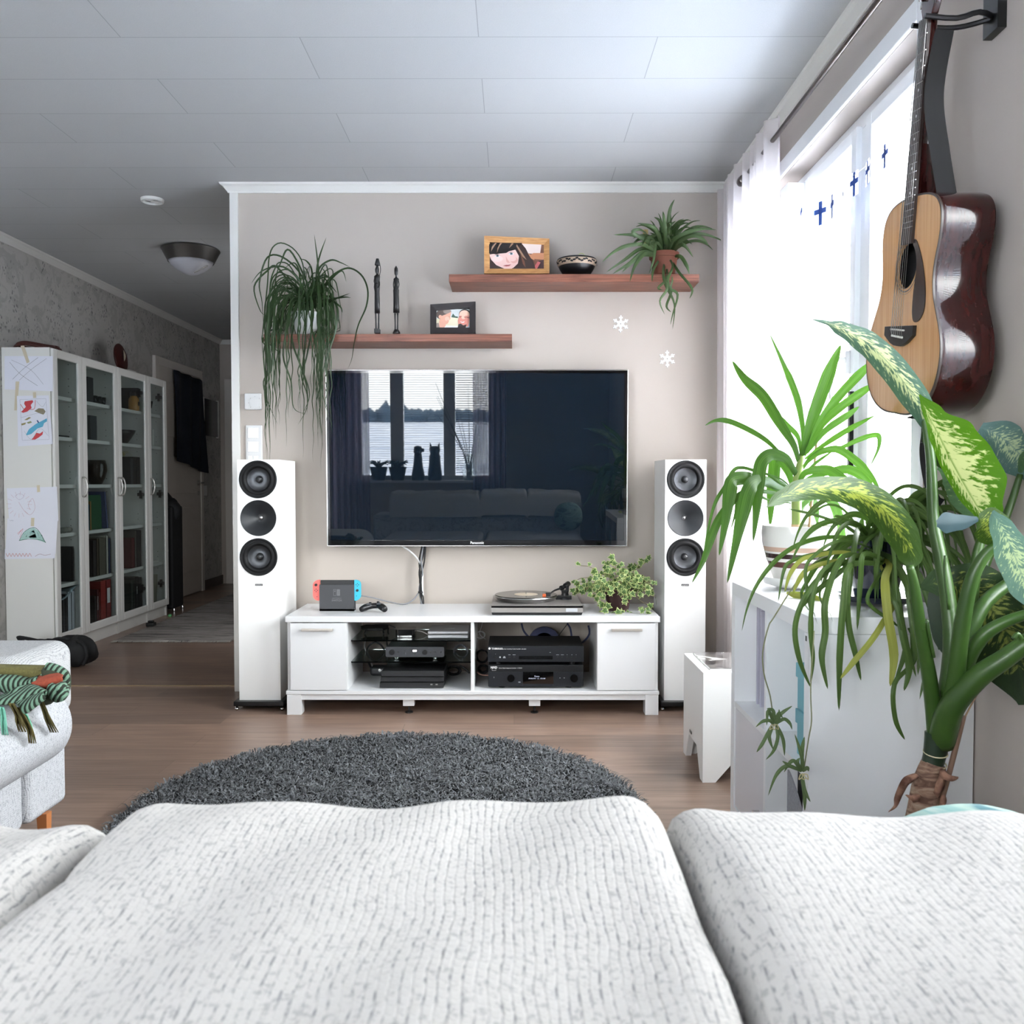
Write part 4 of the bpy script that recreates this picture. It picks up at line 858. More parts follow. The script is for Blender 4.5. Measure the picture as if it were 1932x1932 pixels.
# ---------------------------------------------------------------- on the bench
yd = 4.12
dk = dev('game_dock', 'handheld game console in a dark dock between a red and a blue controller', 'game console', (XX(635, yd, 1130), yd, zt))
a_, c_ = P(602.5, 1140, yd-.02), P(668, 1103, yd-.02); h = c_.z - zt
MB().box(a_.x, c_.x, yd-.02, yd-.012, zt, c_.z).box(a_.x, c_.x, yd+.012, yd+.024, zt, c_.z+.004).box(a_.x, c_.x, yd-.02, yd+.024, zt, zt+.012).build('dock', mat('dock_grey', C(66, 67, 70), .6), dk, bevel=.002)
MB().box(a_.x+.003, c_.x-.003, yd-.005, yd+.007, zt+.01, ZZ(1094.5, yd)).build('tablet', BLACK, dk, bevel=.002)
q = (a_.x+c_.x)/2; zc_ = ZZ(1117, yd); LG = mat('dock_print', C(110, 111, 114), .5)
b = MB()
for sg in (-1, 1):
    pr = rrect(-.0105, .0105, zc_-.0145, zc_+.0145, .005) if 0 else None
    x0_, x1_ = (q-.0155, q-.0015) if sg < 0 else (q+.0015, q+.0155); frame_y(b, yd-.0207, yd-.02, x0_, x1_, zc_-.015, zc_+.015, .0018 if sg < 0 else .0065)
b.cyl((q-.0085, yd-.0208, zc_+.006), .003, .0008, 'y', 14); b.build('logo', LG, dk)
text('lettering', 'NINTENDO', .0085, (q, yd-.0204, ZZ(1128, yd)), FR, LG, dk); text('lettering', 'SWITCH', .0125, (q, yd-.0204, ZZ(1132, yd)), FR, LG, dk, bold=.0003)
def joycon(x0, x1, colr, nm, side, lab):
    z1_ = ZZ(1094, yd); z0_ = ZZ(1132.5, yd); w_ = x1-x0; r_ = w_*.8; out = []
    xo, xi = (x0, x1) if side < 0 else (x1, x0); s_ = -side
    for cz, a0 in ((z1_-r_, math.pi/2), (z0_+r_, math.pi)):
        for k in range(9): an = a0 + k/8*math.pi/2; out.append((xo + s_*(r_ + r_*math.cos(an)), cz + r_*math.sin(an)))
    out = [(xi, z1_)] + out + [(xi, z0_)]
    b = MB(); b.prism(out, 'y', yd-.014, yd+.008); o = b.build('side_controller', mat(nm, colr, .45), dk, label=lab)
    cxm = (x0+x1)/2; b = MB(); hi, lo = (z1_-.022, z1_-.048) if side < 0 else (z1_-.048, z1_-.022)
    b.cyl((cxm, yd-.020, hi), .0062, .007, 'y', 18); b.build('thumb_stick', BLACK, o)
    b = MB()
    for dx, dz in ((.006, 0), (-.006, 0), (0, .006), (0, -.006)): b.cyl((cxm+dx, yd-.0155, lo+dz), .0022, .002, 'y', 10)
    b.cyl((cxm+s_*.004, yd-.0155, (z0_+.018 if side < 0 else z0_+.022)), .002, .002, 'y', 8); b.build('buttons', mat('button_dark', C(40, 40, 44), .4), o)
joycon(XX(591.5, yd, 1110), a_.x, C(240, 112, 104), 'controller_red', -1, 'red side controller')
joycon(c_.x, XX(681, yd, 1110), C(50, 186, 214), 'controller_blue', 1, 'blue side controller')
gp_ = dev('gamepad', 'black wireless gamepad lying on the bench beside the dock', 'gamepad', P(706, 1146, 4.08))
p = P(706, 1139, 4.08); s_ = 26/F*4.08; b = MB()
b.tube([(p.x-s_*.86, 4.045, zt+.016), (p.x-s_*.62, 4.07, zt+.022), (p.x-s_*.2, 4.09, zt+.026), (p.x+s_*.25, 4.09, zt+.027), (p.x+s_*.6, 4.07, zt+.023), (p.x+s_*.85, 4.045, zt+.016)], [.012, .016, .013, .013, .017, .014], 10, 3)
b.build('body', mat('pad_black', C(18, 18, 20), .4), gp_, smooth=True)
b = MB(); b.box(p.x-s_*.55, p.x-s_*.2, 4.064, 4.085, zt+.034, zt+.040); b.box(p.x+s_*.2, p.x+s_*.5, 4.064, 4.085, zt+.036, zt+.042); b.build('shoulder_buttons', mat('pad_grey', C(80, 84, 90), .3), gp_, bevel=.002)
b = MB(); b.cyl((p.x+s_*.3, 4.075, zt+.038), .006, .012, 'z', 14); b.cyl((p.x-s_*.28, 4.075, zt+.036), .006, .010, 'z', 14); b.build('thumb_sticks', BLACK, gp_)
cab([(681, 1124, 4.16), (700, 1127, 4.2), (728, 1134, 4.24), (760, 1140, 4.3), (778, 1133, 4.33), (790, 1118, 4.35)], .0035, CABG, 'dark grey cable running from the dock to the cable bundle')
# record player
yr = 3.975; a_, c_ = P(926.5, 1154, yr), P(1100, 1143, yr); x0, x1 = a_.x, c_.x; zm = ZZ(1155.5, yr)
rp = dev('record_player', 'silver and black record player with a black record on its platter', 'record player', ((x0+x1)/2, 4.17, zt))
b = MB(); n0 = 0
lo = [(x0+.006, yr+.004), (x1-.006, yr+.004), (x1-.006, 4.34), (x0+.006, 4.34)]; hi = [(x0+.002, yr), (x1-.002, yr), (x1-.002, 4.345), (x0+.002, 4.345)]
b.ring_surf([[(x, y, zt) for x, y in lo], [(x, y, zm) for x, y in hi]]); b.build('lower_case', BLACK, rp)
z2 = ZZ(1146.5, yr); z3 = ZZ(1142.5, yr); GSIL = mat('turntable_grey', C(150, 146, 142), .4, .35)
MB().box(x0, x1, yr-.004, 4.35, zm, z2).build('front_strip', GSIL, rp, bevel=.001)
MB().box(x0+.002, x1-.002, yr-.002, 4.35, z2, z3).build('plinth', GSIL, rp, bevel=.001)
MB().box(x0+.001, x1-.001, yr-.0045, yr-.002, z2, z3-.001).build('smoked_strip', mat('smoked_plastic', C(12, 12, 13), .1), rp)
q = XX(1078.5, yr, 1148); MB().box(q-.026, q+.026, yr-.008, yr-.004, zm+.004, z2-.002).build('front_button', SIL, rp, bevel=.001)
pc = Vector((XX(992.5, 4.16, 1135), 4.17, z3)); PR = 60.5/F*4.17
b = MB(); b.lathe([(PR*.90, .002), (PR*.93, .010), (PR*1.0, .020), (PR*.99, .024), (PR*.95, .024)], pc, seg=64); pl = b.build('platter', mat('platter_metal', C(170, 170, 170), .25, 1), rp, smooth=True, autos=40)
VIN = mat('vinyl', C(14, 14, 15), .22, coat=.4); b = MB(); b.lathe([(PR*.96, .024), (PR*.965, .027), (PR*.35, .0265)], pc, seg=64); 
rec = b.build('vinyl_record', VIN, smooth=True, autos=40); tag(rec, 'black vinyl record lying on the record player', 'record')
b = MB(); b.lathe([(PR*.37, .0268), (PR*.37, .0272), (0, .0272)], pc, seg=40); b.build('record_label', mat('label_cream', C(205, 190, 168), .5), rec)
b = MB(); b.cyl((pc.x, pc.y, pc.z+.027), .0028, .012, 'z', 10); b.build('spindle', CHROME, pl)
ac = P(1066, 1128, 4.2); ac.z = z3
b = MB(); b.lathe([(.032, 0), (.032, .008), (.02, .012), (.016, .03), (.018, .034), (.018, .044), (0, .044)], ac, seg=28); b.box(ac.x-.045, ac.x+.03, ac.y-.02, ac.y+.02, z3, z3+.018); b.build('tonearm_base', BLACK, rp, smooth=True, autos=30)
hp = P(1034, 1126, 4.08); hp.z = pc.z+.034
b = MB(); b.tube([(ac.x+.012, ac.y+.03, z3+.064), (ac.x, ac.y, z3+.058), (ac.x-.05, ac.y-.05, z3+.048), hp + Vector((.01, .008, .006))], [.005, .005, .0045, .004], 10, 4); b.tube([(ac.x+.002, ac.y+.01, z3+.062), (ac.x+.018, ac.y+.045, z3+.068)], .013, 16); b.tube([(ac.x-.012, ac.y-.008, z3+.056), (ac.x-.02, ac.y-.018, z3+.054)], .012, 14); b.tube([(ac.x+.01, ac.y-.01, z3+.04), (ac.x+.01, ac.y-.01, z3+.068)], .008, 10)
b.build('tonearm', BLACK, rp, smooth=True, autos=40)
b = MB(); b.box(hp.x-.012, hp.x+.012, hp.y-.01, hp.y+.01, hp.z-.005, hp.z+.012); b.build('head_shell', BLACK, rp, bevel=.002)
b = MB(); b.box(hp.x-.026, hp.x-.010, hp.y-.012, hp.y+.004, hp.z-.007, hp.z+.007); b.build('cartridge', mat('cartridge_orange', C(196, 92, 50), .4), rp, bevel=.002)
# ================================================================ hall side
# ceiling lamp and detector
p = P(360, 462, 5.6); lc = Vector((p.x, 5.6, ZC)); R = 52/F*5.58
cl = thing('ceiling_lamp', 'round ceiling lamp with dark metal rim and frosted pointed glass', 'ceiling lamp', (lc.x, lc.y, ZC-.16))
b = MB(); b.lathe([(R*1.02, -.008), (R*1.0, -.012), (R*.80, -.082), (R*.77, -.078), (R*.95, -.006)], lc, seg=48, caps=(False, False)); b.build('rim', mat('lamp_rim', C(96, 94, 92), .35, .8), cl, smooth=True, autos=30)
b = MB(); b.lathe([(R*.79, -.075), (R*.7, -.100), (R*.5, -.130), (R*.28, -.150), (R*.12, -.160), (0, -.162)], lc, seg=40); b.build('glass_shade', mat('frosted_glass', C(178, 178, 184), .35), cl, smooth=True)
b = MB(); b.cyl((lc.x, lc.y, ZC-.03), .06, .03); b.build('ceiling_mount', TRIMW, cl)
b = MB(); b.tube([lc+Vector((.035, -.05, -.156)), lc+Vector((.13, -.08, -.122))], .004, 6); b.build('clip', CHROME, cl)
p = P(287.5, 382, 4.62); p.z = ZC; sa = thing('smoke_detector_base', 'white ring-shaped detector base on the ceiling', 'smoke detector', (p.x, p.y, ZC-.016))
b = MB(); b.lathe([(.058, 0), (.056, -.014), (.048, -.016), (.046, -.004), (.046, 0)], p, seg=40, caps=(False, False)); b.build('ring', TRIMW, sa, smooth=True, autos=40)
b = MB(); b.lathe([(.046, -.003), (0, -.003)], p, seg=30, caps=(False, False)); b.build('disc', mat('detector_grey', C(170, 168, 168), .6), sa)
b = MB()
for an in (.6, 3.7): 
    b.tube([p + Vector((.04*math.cos(an), .04*math.sin(an), -.008)), p + Vector((.01*math.cos(an+.8), .01*math.sin(an+.8), -.008)), p + Vector((.02*math.cos(an+1.6), .02*math.sin(an+1.6), -.008))], .005, 6)
b.build('clips', TRIMW, sa)
# bookcases
XF = -2.73; Yb = [5.245, 5.60, 6.10, 6.60, 6.955]; ZT = P(103, 655, 5.245).z
BCW = mat('bookcase_white', C(222, 222, 218), .5); BCI = mat('bookcase_inside', C(206, 208, 206), .6); SHELVES = [1.575, 1.328, 1.035, .735, .425]
bl = ['nearest, with the drawings taped to its side', 'second, with the round smoky vase', 'third, with the amber jar', 'farthest, next to the hall door']
for k in range(4):
    y0, y1 = Yb[k], Yb[k+1]
    t = thing('glass_door_bookcase', 'white glass-door bookcase, %s' % bl[k], 'bookcase', ((XL+XF)/2, (y0+y1)/2, 0), group='white glass-door bookcases')
    MB().box(XL+.004, XF-.02, y0, y0+.018, 0, ZT).build('side_panel', BCW, t, bevel=.001); MB().box(XL+.004, XF-.02, y1-.018, y1-.0005, 0, ZT).build('side_panel', BCW, t, bevel=.001)
    MB().box(XL+.004, XF-.02, y0+.018, y1-.018, ZT-.02, ZT).build('top_board', BCW, t); MB().box(XL+.004, XF-.02, y0+.018, y1-.018, .075, .095).build('bottom_board', BCW, t)
    MB().box(XL+.004, XL+.01, y0+.018, y1-.018, .09, ZT-.02).build('back_panel', BCI, t); MB().box(XF-.045, XF-.03, y0+.018, y1-.018, 0, .075).build('plinth', BCW, t)
    for z in SHELVES: MB().box(XL+.01, XF-.04, y0+.018, y1-.018, z-.022, z).build('shelf', BCW, t)
    b = MB(); z0, z1 = .085, ZT-.004; fw = .052; a0, a1 = y0+.003, y1-.003
    frame_x(b, XF-.018, XF, a0, a1, z0, z1, fw); dr = b.build('door', BCW, t, bevel=.006)
    b = MB(); b.box(XF-.011, XF-.008, a0+fw-.003, a1-fw+.003, z0+fw-.003, z1-fw+.003); b.build('glass_pane', CABGLASS, dr)
    hy = a1-.02 if k < 2 else a0+.02; hz = 1.02
    b = MB(); b.tube([(XF, hy, hz-.06), (XF+.02, hy, hz-.055), (XF+.032, hy, hz), (XF+.02, hy, hz+.055), (XF, hy, hz+.06)], .0055, 8, 4); b.build('handle', STEEL, dr, smooth=True)
    hs = a1-fw-.01 if k >= 2 else None
    if hs:
        for hz in (1.71, .96, .26):
            b = MB(); b.box(XF-.06, XF-.018, hs-.008, hs+.008, hz-.012, hz+.012); b.box(XF-.045, XF-.033, hs-.01, hs+.01, hz-.03, hz+.03); b.box(XF-.02, XF-.016, hs-.03, hs+.01, hz-.01, hz+.01); b.build('hinge', mat('hinge_dark', C(50, 50, 52), .4, .5) if not bpy.data.materials.get('hinge_dark') else bpy.data.materials['hinge_dark'], dr)
    b = MB()
    for z in SHELVES + [1.75]:
        for dz in (.04, .08, -.05): b.cyl((XF-.08, y1-.0185, z+dz), .003, .0012, 'y', 8)
    b.build('peg_holes', BLACKM, t)
def bookrow(k, z, items, x=-2.775, y0=None, gap=.03):
    tot = sum(i[0]+.003+(abs(i[5])*i[1]*.25 if len(i) > 5 else 0) for i in items)
    y = y0 if y0 is not None else Yb[k+1]-.022-gap-tot
    for (th, h, d, col, lab, *ex) in items:
        z_ = z + .0008
        lean = ex[0] if ex else 0
        t = thing('book', lab, 'book', (x-d/2, y+th/2, z_ + abs(lean)*th*.6), rot=(-lean, 0, 0)); cm = mat('book_cover', C(*col), .6)
        b = MB(); b.box(-d/2, d/2, -th/2, -th/2+.003, 0, h); b.box(-d/2, d/2, th/2-.003, th/2, 0, h); b.box(d/2-.003, d/2, -th/2, th/2, 0, h); b.build('cover', cm, t, local=True)
        b = MB(); b.box(-d/2+.004, d/2-.004, -th/2+.003, th/2-.003, .004, h-.004); b.build('pages', mat('paper_block', C(205, 200, 190), .8) if not bpy.data.materials.get('paper_block') else bpy.data.materials['paper_block'], t, local=True)
        if len(ex) > 1 and ex[1]:
            o = text('spine_lettering', ex[1], .018, (0, 0, 0), (0, 0, 0), TXTW, None); o.parent = t
            o.rotation_euler = (HP, HP, HP); o.location = (d/2+.0006, 0, h*.62)
        elif len(ex) > 2:
            MB().box(d/2, d/2+.0006, -th*.3, th*.3, h*.45, h*.8).build('spine_label', TXTW, t, local=True)
        y += th + .003 + abs(lean)*h*.25
    return y
bookrow(0, .095, [(.035, .26, .20, (34, 44, 58), 'dark blue binder at the bottom of the nearest bookcase'), (.022, .26, .20, (26, 28, 32), 'black book beside the dark blue binder, nearest bookcase'), (.024, .25, .20, (60, 62, 66), 'grey book in the bottom of the nearest bookcase'),
                  (.03, .26, .21, (24, 26, 30), 'thick black binder before the white ring binder'), (.045, .27, .21, (196, 200, 208), 'white ring binder at the bottom of the nearest bookcase'), (.04, .27, .21, (188, 192, 200), 'pale spiral-bound album at the right end of the bottom row')])
bookrow(0, .425, [(.022, .22, .17, (28, 28, 32), 'single dark book on the lowest shelf of the nearest bookcase')])
bookrow(1, .095, [(.03, .20, .17, (40, 34, 34), 'short dark book at the left of the red binders'), (.028, .24, .19, (86, 30, 32), 'thin maroon book with white spine lettering', 0, 'FINLANDIA'), (.02, .22, .18, (120, 34, 30), 'slim red book leaning beside the maroon one'),
                  (.08, .29, .22, (150, 42, 36), 'broad bright red binder'), (.07, .29, .22, (126, 30, 32), 'dark red binder with a white spine label', 0, None, 1)])
bookrow(1, .425, [(.05, .24, .17, (40, 36, 36), 'dark brown book above the red binders'), (.03, .25, .18, (74, 64, 50), 'olive-brown book next to the dark brown one'), (.10, .25, .2, (92, 88, 76), 'wide grey-green folder on the second lowest shelf'),
                  (.03, .26, .19, (188, 186, 176), 'cream ring book beside the wide folder'), (.028, .24, .18, (38, 50, 80), 'navy blue book on the right of the cream one')])
bookrow(1, .735, [(.02, .17, .16, (30, 70, 84), 'small teal book at the far left of the green book'), (.02, .19, .16, (150, 122, 70), 'ochre book beside the green book')], y0=Yb[1]+.14)
gb = MB(); gb.box(-2.83, -2.80, Yb[1]+.19, Yb[1]+.38, .735, .965); o = gb.build('book', mat('green_cover', C(34, 84, 52), .6), bevel=.002); tag(o, 'large dark green book facing out on the middle shelf', 'book')
bookrow(1, .735, [(.024, .25, .18, (74, 84, 120), 'blue-grey book leaning right of the green book', -.14)], y0=Yb[1]+.40)
bookrow(2, .095, [(.045, .24, .2, (46, 56, 50), 'dark green textured book, third bookcase bottom'), (.03, .24, .2, (34, 40, 36), 'thin blackish green book, third bookcase bottom'), (.055, .26, .2, (22, 22, 24), 'black book with white spine lettering, third bookcase bottom', 0, 'RUSKA'), (.05, .25, .2, (24, 24, 26), 'plain black book at the end of the bottom row, third bookcase')])
bookrow(2, .425, [(.06, .22, .2, (86, 26, 28), 'dark red book on the second lowest shelf, third bookcase'), (.03, .27, .2, (88, 84, 80), 'grey book behind the dark red one'), (.075, .27, .2, (22, 22, 26), 'wide black box file, third bookcase')])
bookrow(2, 1.035, [(.05, .19, .18, (52, 54, 58), 'dark grey book under the bowl shelf'), (.05, .2, .18, (26, 26, 28), 'black book under the bowl shelf'), (.06, .2, .18, (20, 20, 22), 'thick black book at the right end under the bowl shelf')])
bookrow(3, .095, [(.015, .24, .18, (170, 168, 150), 'thin pale book leaning in the farthest bookcase', .12)], y0=Yb[3]+.20)
bookrow(2, 1.575, [(.018, .17, .14, (40, 40, 42), 'small dark book next to the amber jar')])
# vase etc
vc = Vector((-2.835, 5.98, 1.036)); VG = mat('smoky_glass', C(70, 62, 52), .05, trans=.75); 
b = MB(); b.lathe([(r_*.78, z_*.86) for r_, z_ in [(.045, 0), (.05, .004), (.075, .05), (.093, .11), (.09, .15), (.078, .19), (.074, .19), (.086, .15), (.089, .11), (.071, .052), (.04, .012), (0, .01)]], vc, seg=40); tag(b.build('glass_vase', VG, smooth=True), 'round smoky brown glass vase in the second bookcase', 'vase')
for i, (dx, dy) in enumerate(((-.06, -.13), (-.01, -.13), (-.12, -.06))):
    b = MB(); b.lathe([(.024, 0), (.028, .16), (.0265, .16), (.022, .006), (0, .006)], (vc.x+dx, vc.y+dy, 1.035), seg=20); tag(b.build('drinking_glass', GLASS, smooth=True), 'clear tall glass behind the smoky vase, %s' % ('leftmost', 'middle', 'deepest')[i], 'glass', 'tall glasses behind the vase')
b = MB(); b.box(-2.80, -2.78, Yb[1]+.20, Yb[1]+.29, 1.328, 1.49); tag(b.build('dark_photo_card', mat('dark_card', C(70, 74, 76), .3), bevel=.002), 'dark photo card standing on the shelf above the vase', 'photo card')
b = MB(); b.box(-2.80, -2.785, Yb[1]+.18, Yb[1]+.26, 1.575, 1.74); tag(b.build('small_frame', mat('frame_dark', C(60, 60, 62), .4), bevel=.003), 'small dark frame on the top shelf of the second bookcase', 'picture')
for i, yy in enumerate((.29, .35, .41)):
    b = MB(); b.lathe([(.022, 0), (.026, .05), (.024, .05), (.020, .004), (0, .004)], (-2.80, Yb[1]+yy, 1.575), seg=18); tag(b.build('shot_glass', mat('smoked_glass_cup', C(60, 64, 66), .08, trans=.6) if i == 0 else bpy.data.materials['smoked_glass_cup'], smooth=True), 'small dark glass on the top shelf of the second bookcase, number %s from the left' % ('first', 'second', 'third')[i].replace('number ', ''), 'glass', 'small dark glasses')
jr = thing('amber_jar', 'amber jar with black lid on the top shelf of the third bookcase', 'jar', (-2.79, 6.49, 1.576))
b = MB(); b.lathe([(.036, 0), (.038, .01), (.036, .085), (.024, .10), (.024, .108)], (-2.79, 6.49, 1.576), seg=24); b.build('jar_body', mat('amber', C(170, 124, 62), .35), jr, smooth=True)
b = MB(); b.lathe([(.027, .106), (.027, .130), (.018, .142)], (-2.79, 6.49, 1.576), seg=24); b.build('lid', BLACK, jr, smooth=True, autos=40)
b = MB(); b.box(-2.7545, -2.753, 6.476, 6.504, 1.61, 1.64); b.build('jar_label', BLACKM, jr)
b = MB(); b.lathe([(.03, 0), (.055, .008), (.10, .075), (.11, .10), (.106, .10), (.05, .014), (0, .012)], (-2.875, 6.44, 1.329), seg=32); tag(b.build('dark_bowl', mat('dark_bowl', C(44, 40, 42), .35), smooth=True), 'dark bowl on the third bookcase shelf under the amber jar', 'bowl')
b = MB(); b.box(-2.965, -2.955, Yb[2]+.20, Yb[2]+.46, 1.33, 1.52); tag(b.build('glass_plaque', mat('plaque', C(150, 160, 164), .1), bevel=.002), 'pale glass plaque standing behind the dark bowl', 'plaque')
b = MB()
for k in range(16):
    a0 = random.uniform(-1.2, 1.2); b.tube([(-2.83, 6.40, 1.235), (-2.82, 6.40+.06*math.sin(a0), 1.27), (-2.81, 6.40+.13*math.sin(a0), 1.25+.03*math.cos(a0*2))], [.0016, .0013, .0006], 4, 3)
tag(b.build('dried_grass', mat('dried_grass', C(150, 142, 100), .8)), 'spray of dried grass over the black books in the third bookcase', 'dried grass')
b = MB(); b.box(-2.82, -2.79, Yb[0]+.17, Yb[0]+.30, 1.328, 1.34); tag(b.build('dark_case', BLACKM, bevel=.003), 'flat black case on a shelf of the nearest bookcase', 'case')
for i, yy in enumerate((.19, .24, .295)):
    b = MB(); b.lathe([(.016, 0), (.027, .008), (.029, .02), (.02, .032), (0, .034)], (-2.81, Yb[0]+yy, .735), seg=10); tag(b.build('pebble', mat('pebble_grey', C(110+20*i, 112+18*i, 106+16*i), .7), smooth=True), 'round grey pebble on the nearest bookcase shelf, %s of three' % ('leftmost', 'middle', 'rightmost')[i], 'pebble', 'pebbles in the bookcase')
b = MB(); b.grid(8, 6, lambda u, v_: (-2.98+.22*v_, Yb[0]+.02+.31*u, .375+.025*math.sin(u*5+v_*3)-.03*(1-u)))
tag(b.build('plastic_sheet', mat('plastic_sheet', C(150, 165, 172), .3), smooth=True, solid=.002), 'crumpled clear plastic sheet over the bottom row of binders', 'plastic sheet')
for i, (z, yy, r_) in enumerate(((1.575, .24, .05), (1.035, .22, .045))):
    b = MB(); b.lathe([(r_*.4, 0), (r_*.3, .03), (r_*.9, .05), (r_*1.1, .10), (r_*1.05, .10), (r_*.85, .055), (0, .04)], (-2.85, Yb[3]+yy, z+.001), seg=24); tag(b.build('glass_bowl', GLASS, smooth=True), 'footed clear glass bowl in the farthest bookcase, %s shelf' % ('top', 'middle')[i], 'bowl', 'clear glass bowls')
b = MB(); b.cyl((-2.80, Yb[3]+.24, 1.328), .012, .13); tag(b.build('white_candle', TRIMW, bevel=.001), 'white candle in the farthest bookcase', 'candle')
b = MB(); b.box(-2.83, -2.82, Yb[3]+.18, Yb[3]+.28, .735, .90); tag(b.build('pale_card', mat('pale_card', C(160, 168, 172), .4), bevel=.001), 'pale greeting card in the farthest bookcase', 'card')
for i, (z0, z1) in enumerate(((1.09, 1.105), (.425, .44))):
    b = MB(); b.box(-2.95, -2.785, Yb[3]+.03, Yb[3]+.30, z0 if i else 1.1, z1); 
    if i: tag(b.build('paper_stack', TRIMW), 'stack of white paper on the lower shelf of the farthest bookcase', 'paper')
# items on top
p = P(232, 692, 6.02); b = MB(); R = .106
q = Vector((-2.86, 6.45, ZT)); ring = []
pl_ = thing('wooden_plate', 'dark red-brown oval plate standing on top of the bookcases', 'plate', q)
b.lathe([(.0, .012), (R*.8, .010), (R*.95, .002), (R, 0), (R*.98, -.008), (R*.7, -.004), (0, -.002)], (0, 0, 0), 'x', 40, (False, False)); b.tf(Matrix.Translation((q.x, q.y, q.z+R*.98+.001)) @ Matrix.Rotation(-.12, 4, 'Y')); b.build('plate_body', mat('oxblood_lacquer', C(62, 24, 22), .35), pl_, smooth=True)
b = MB(); b.grid(1, 6, lambda u, v_: (q.x+.030-.012*v_, q.y-.02+.03*u*math.sin(v_*3.1)+.02*v_, q.z+R*.75+.09*v_*.9)); b.build('pale_motif', mat('motif_pale', C(186, 176, 156), .5), pl_, solid=.002)
b = MB(); b.tube([(-2.90+.11*math.cos(s_), 5.40+.16*math.sin(s_), ZT+.012+.006*math.sin(s_*3)) for s_ in np.linspace(0, 6.283, 40)], .009, 8); b.tube([(-2.90+.10*math.cos(s_), 5.40+.15*math.sin(s_), ZT+.027+.004*math.sin(s_*3)) for s_ in np.linspace(0, 6.283, 40)], .007, 8)
tag(b.build('wicker_hoop', mat('dark_wicker', C(76, 36, 30), .6), smooth=True), 'dark red wicker hoop lying on top of the nearest bookcase', 'wicker hoop')
b = MB(); b.box(-2.79, -2.765, 6.36, 6.48, ZT, ZT+.012); tag(b.build('folded_card', TRIMW), 'small white card lying on top of the third bookcase', 'card')
# drawings taped to the side
PAPER = mat('drawing_paper', C(226, 228, 238), .7); TAPE = mat('masking_tape', C(206, 196, 172), .6)
def sheet(corners, lab, strokes, tape=(), off=0):
    Y = 5.2435 - off; t = thing('childs_drawing', lab, 'drawing', P(corners[0][0], corners[0][1], Y), group='drawings taped to the bookcase')
    A = [P(x, y, Y) for x, y in corners]; b = MB(); n_ = 8
    b.grid(n_, 4, lambda u, v_: (A[0]*(1-u)*(1-v_) + A[1]*u*(1-v_) + A[3]*(1-u)*v_ + A[2]*u*v_) + Vector((0, -.002*math.sin(v_*3)*u*0, 0)))
    b.build('sheet', PAPER, t, solid=.0006)
    byc = {}
    for kind, col, w, pts in strokes:
        bb = byc.setdefault(col, MB()); q = [P(x, y, Y-.0008-.0001*(len(bb.v) % 7)) for x, y in pts]
        if kind == 'l':
            if len(q) > 2: q, _ = spline(q, 4)
            line_poly(bb, q, w*.75/F*5.24)
        else: bb.poly(q)
    for col, bb in byc.items(): bb.build('crayon_marks', mat('crayon', C(*col), .8), t)
    for pts in tape:
        b = MB(); b.poly([P(x, y, Y-.0012) for x, y in pts]); b.build('tape', TAPE, t)
z8 = lambda pts: [(x*.2277, 640 + y*.2277) for x, y in pts]
sheet(z8([(38, 140), (438, 140), (438, 432), (38, 415)]), 'top drawing with crossed pencil lines on the bookcase side',
      [('l', (90, 92, 100), .6, z8([(80, 190), (170, 290), (310, 385)])), ('l', (90, 92, 100), .6, z8([(105, 332), (200, 240), (315, 152)])), ('l', (140, 140, 150), .6, z8([(95, 172), (250, 250), (360, 375)])), ('l', (120, 120, 130), .6, z8([(160, 340), (260, 250), (385, 160)]))],
      [z8([(170, 55), (200, 50), (245, 190), (222, 200)]), z8([(130, 350), (160, 350), (140, 590), (118, 590)])])
RED, BLU, GRY, OLV, TEAL = (200, 70, 76), (96, 176, 208), (150, 152, 164), (140, 132, 110), (70, 176, 180)
sheet(z8([(140, 470), (405, 465), (438, 868), (150, 888)]), 'coloured drawing of a red crab and blue and red fish',
      [('l', GRY, .5, z8([(165, 500), (380, 492)])), ('l', GRY, .5, z8([(380, 492), (408, 830)])), ('l', GRY, .5, z8([(408, 830), (185, 838)])), ('l', GRY, .5, z8([(185, 838), (165, 500)])), ('l', GRY, .5, z8([(175, 650), (280, 620), (380, 600)])), ('l', GRY, .5, z8([(200, 760), (260, 830), (330, 740), (400, 800)])),
       ('l', GRY, .5, z8([(300, 510), (350, 560), (380, 520)])), ('p', RED, 1, z8([(205, 515), (270, 505), (275, 520), (255, 545), (262, 570), (225, 600), (190, 610), (178, 600), (215, 560), (200, 535)])), ('l', RED, 1.2, z8([(170, 540), (195, 575), (215, 580)])), ('l', RED, 1.2, z8([(240, 580), (285, 575), (292, 505)])), ('l', RED, 1.2, z8([(235, 590), (200, 605), (175, 600)])),
       ('p', OLV, 1, z8([(285, 595), (320, 572), (360, 575), (378, 600), (360, 625), (330, 615)])), ('p', (150, 140, 96), 1, z8([(200, 670), (240, 645), (258, 650), (225, 670)])), ('p', (150, 140, 96), 1, z8([(175, 700), (215, 690), (210, 705), (180, 715)])), ('p', (140, 150, 110), 1, z8([(220, 690), (255, 678), (265, 690), (235, 700)])),
       ('p', BLU, 1, z8([(215, 790), (240, 745), (300, 700), (350, 675), (388, 655), (390, 680), (365, 695), (355, 725), (310, 740), (260, 785), (222, 797)])), ('p', (50, 80, 130), 1, z8([(303, 672), (312, 670), (326, 690), (315, 695)])),
       ('p', RED, 1, z8([(262, 832), (285, 800), (300, 775), (330, 782), (358, 762), (352, 790), (320, 815), (290, 832)]))], [z8([(272, 440), (298, 438), (300, 485), (275, 488)])], .001)
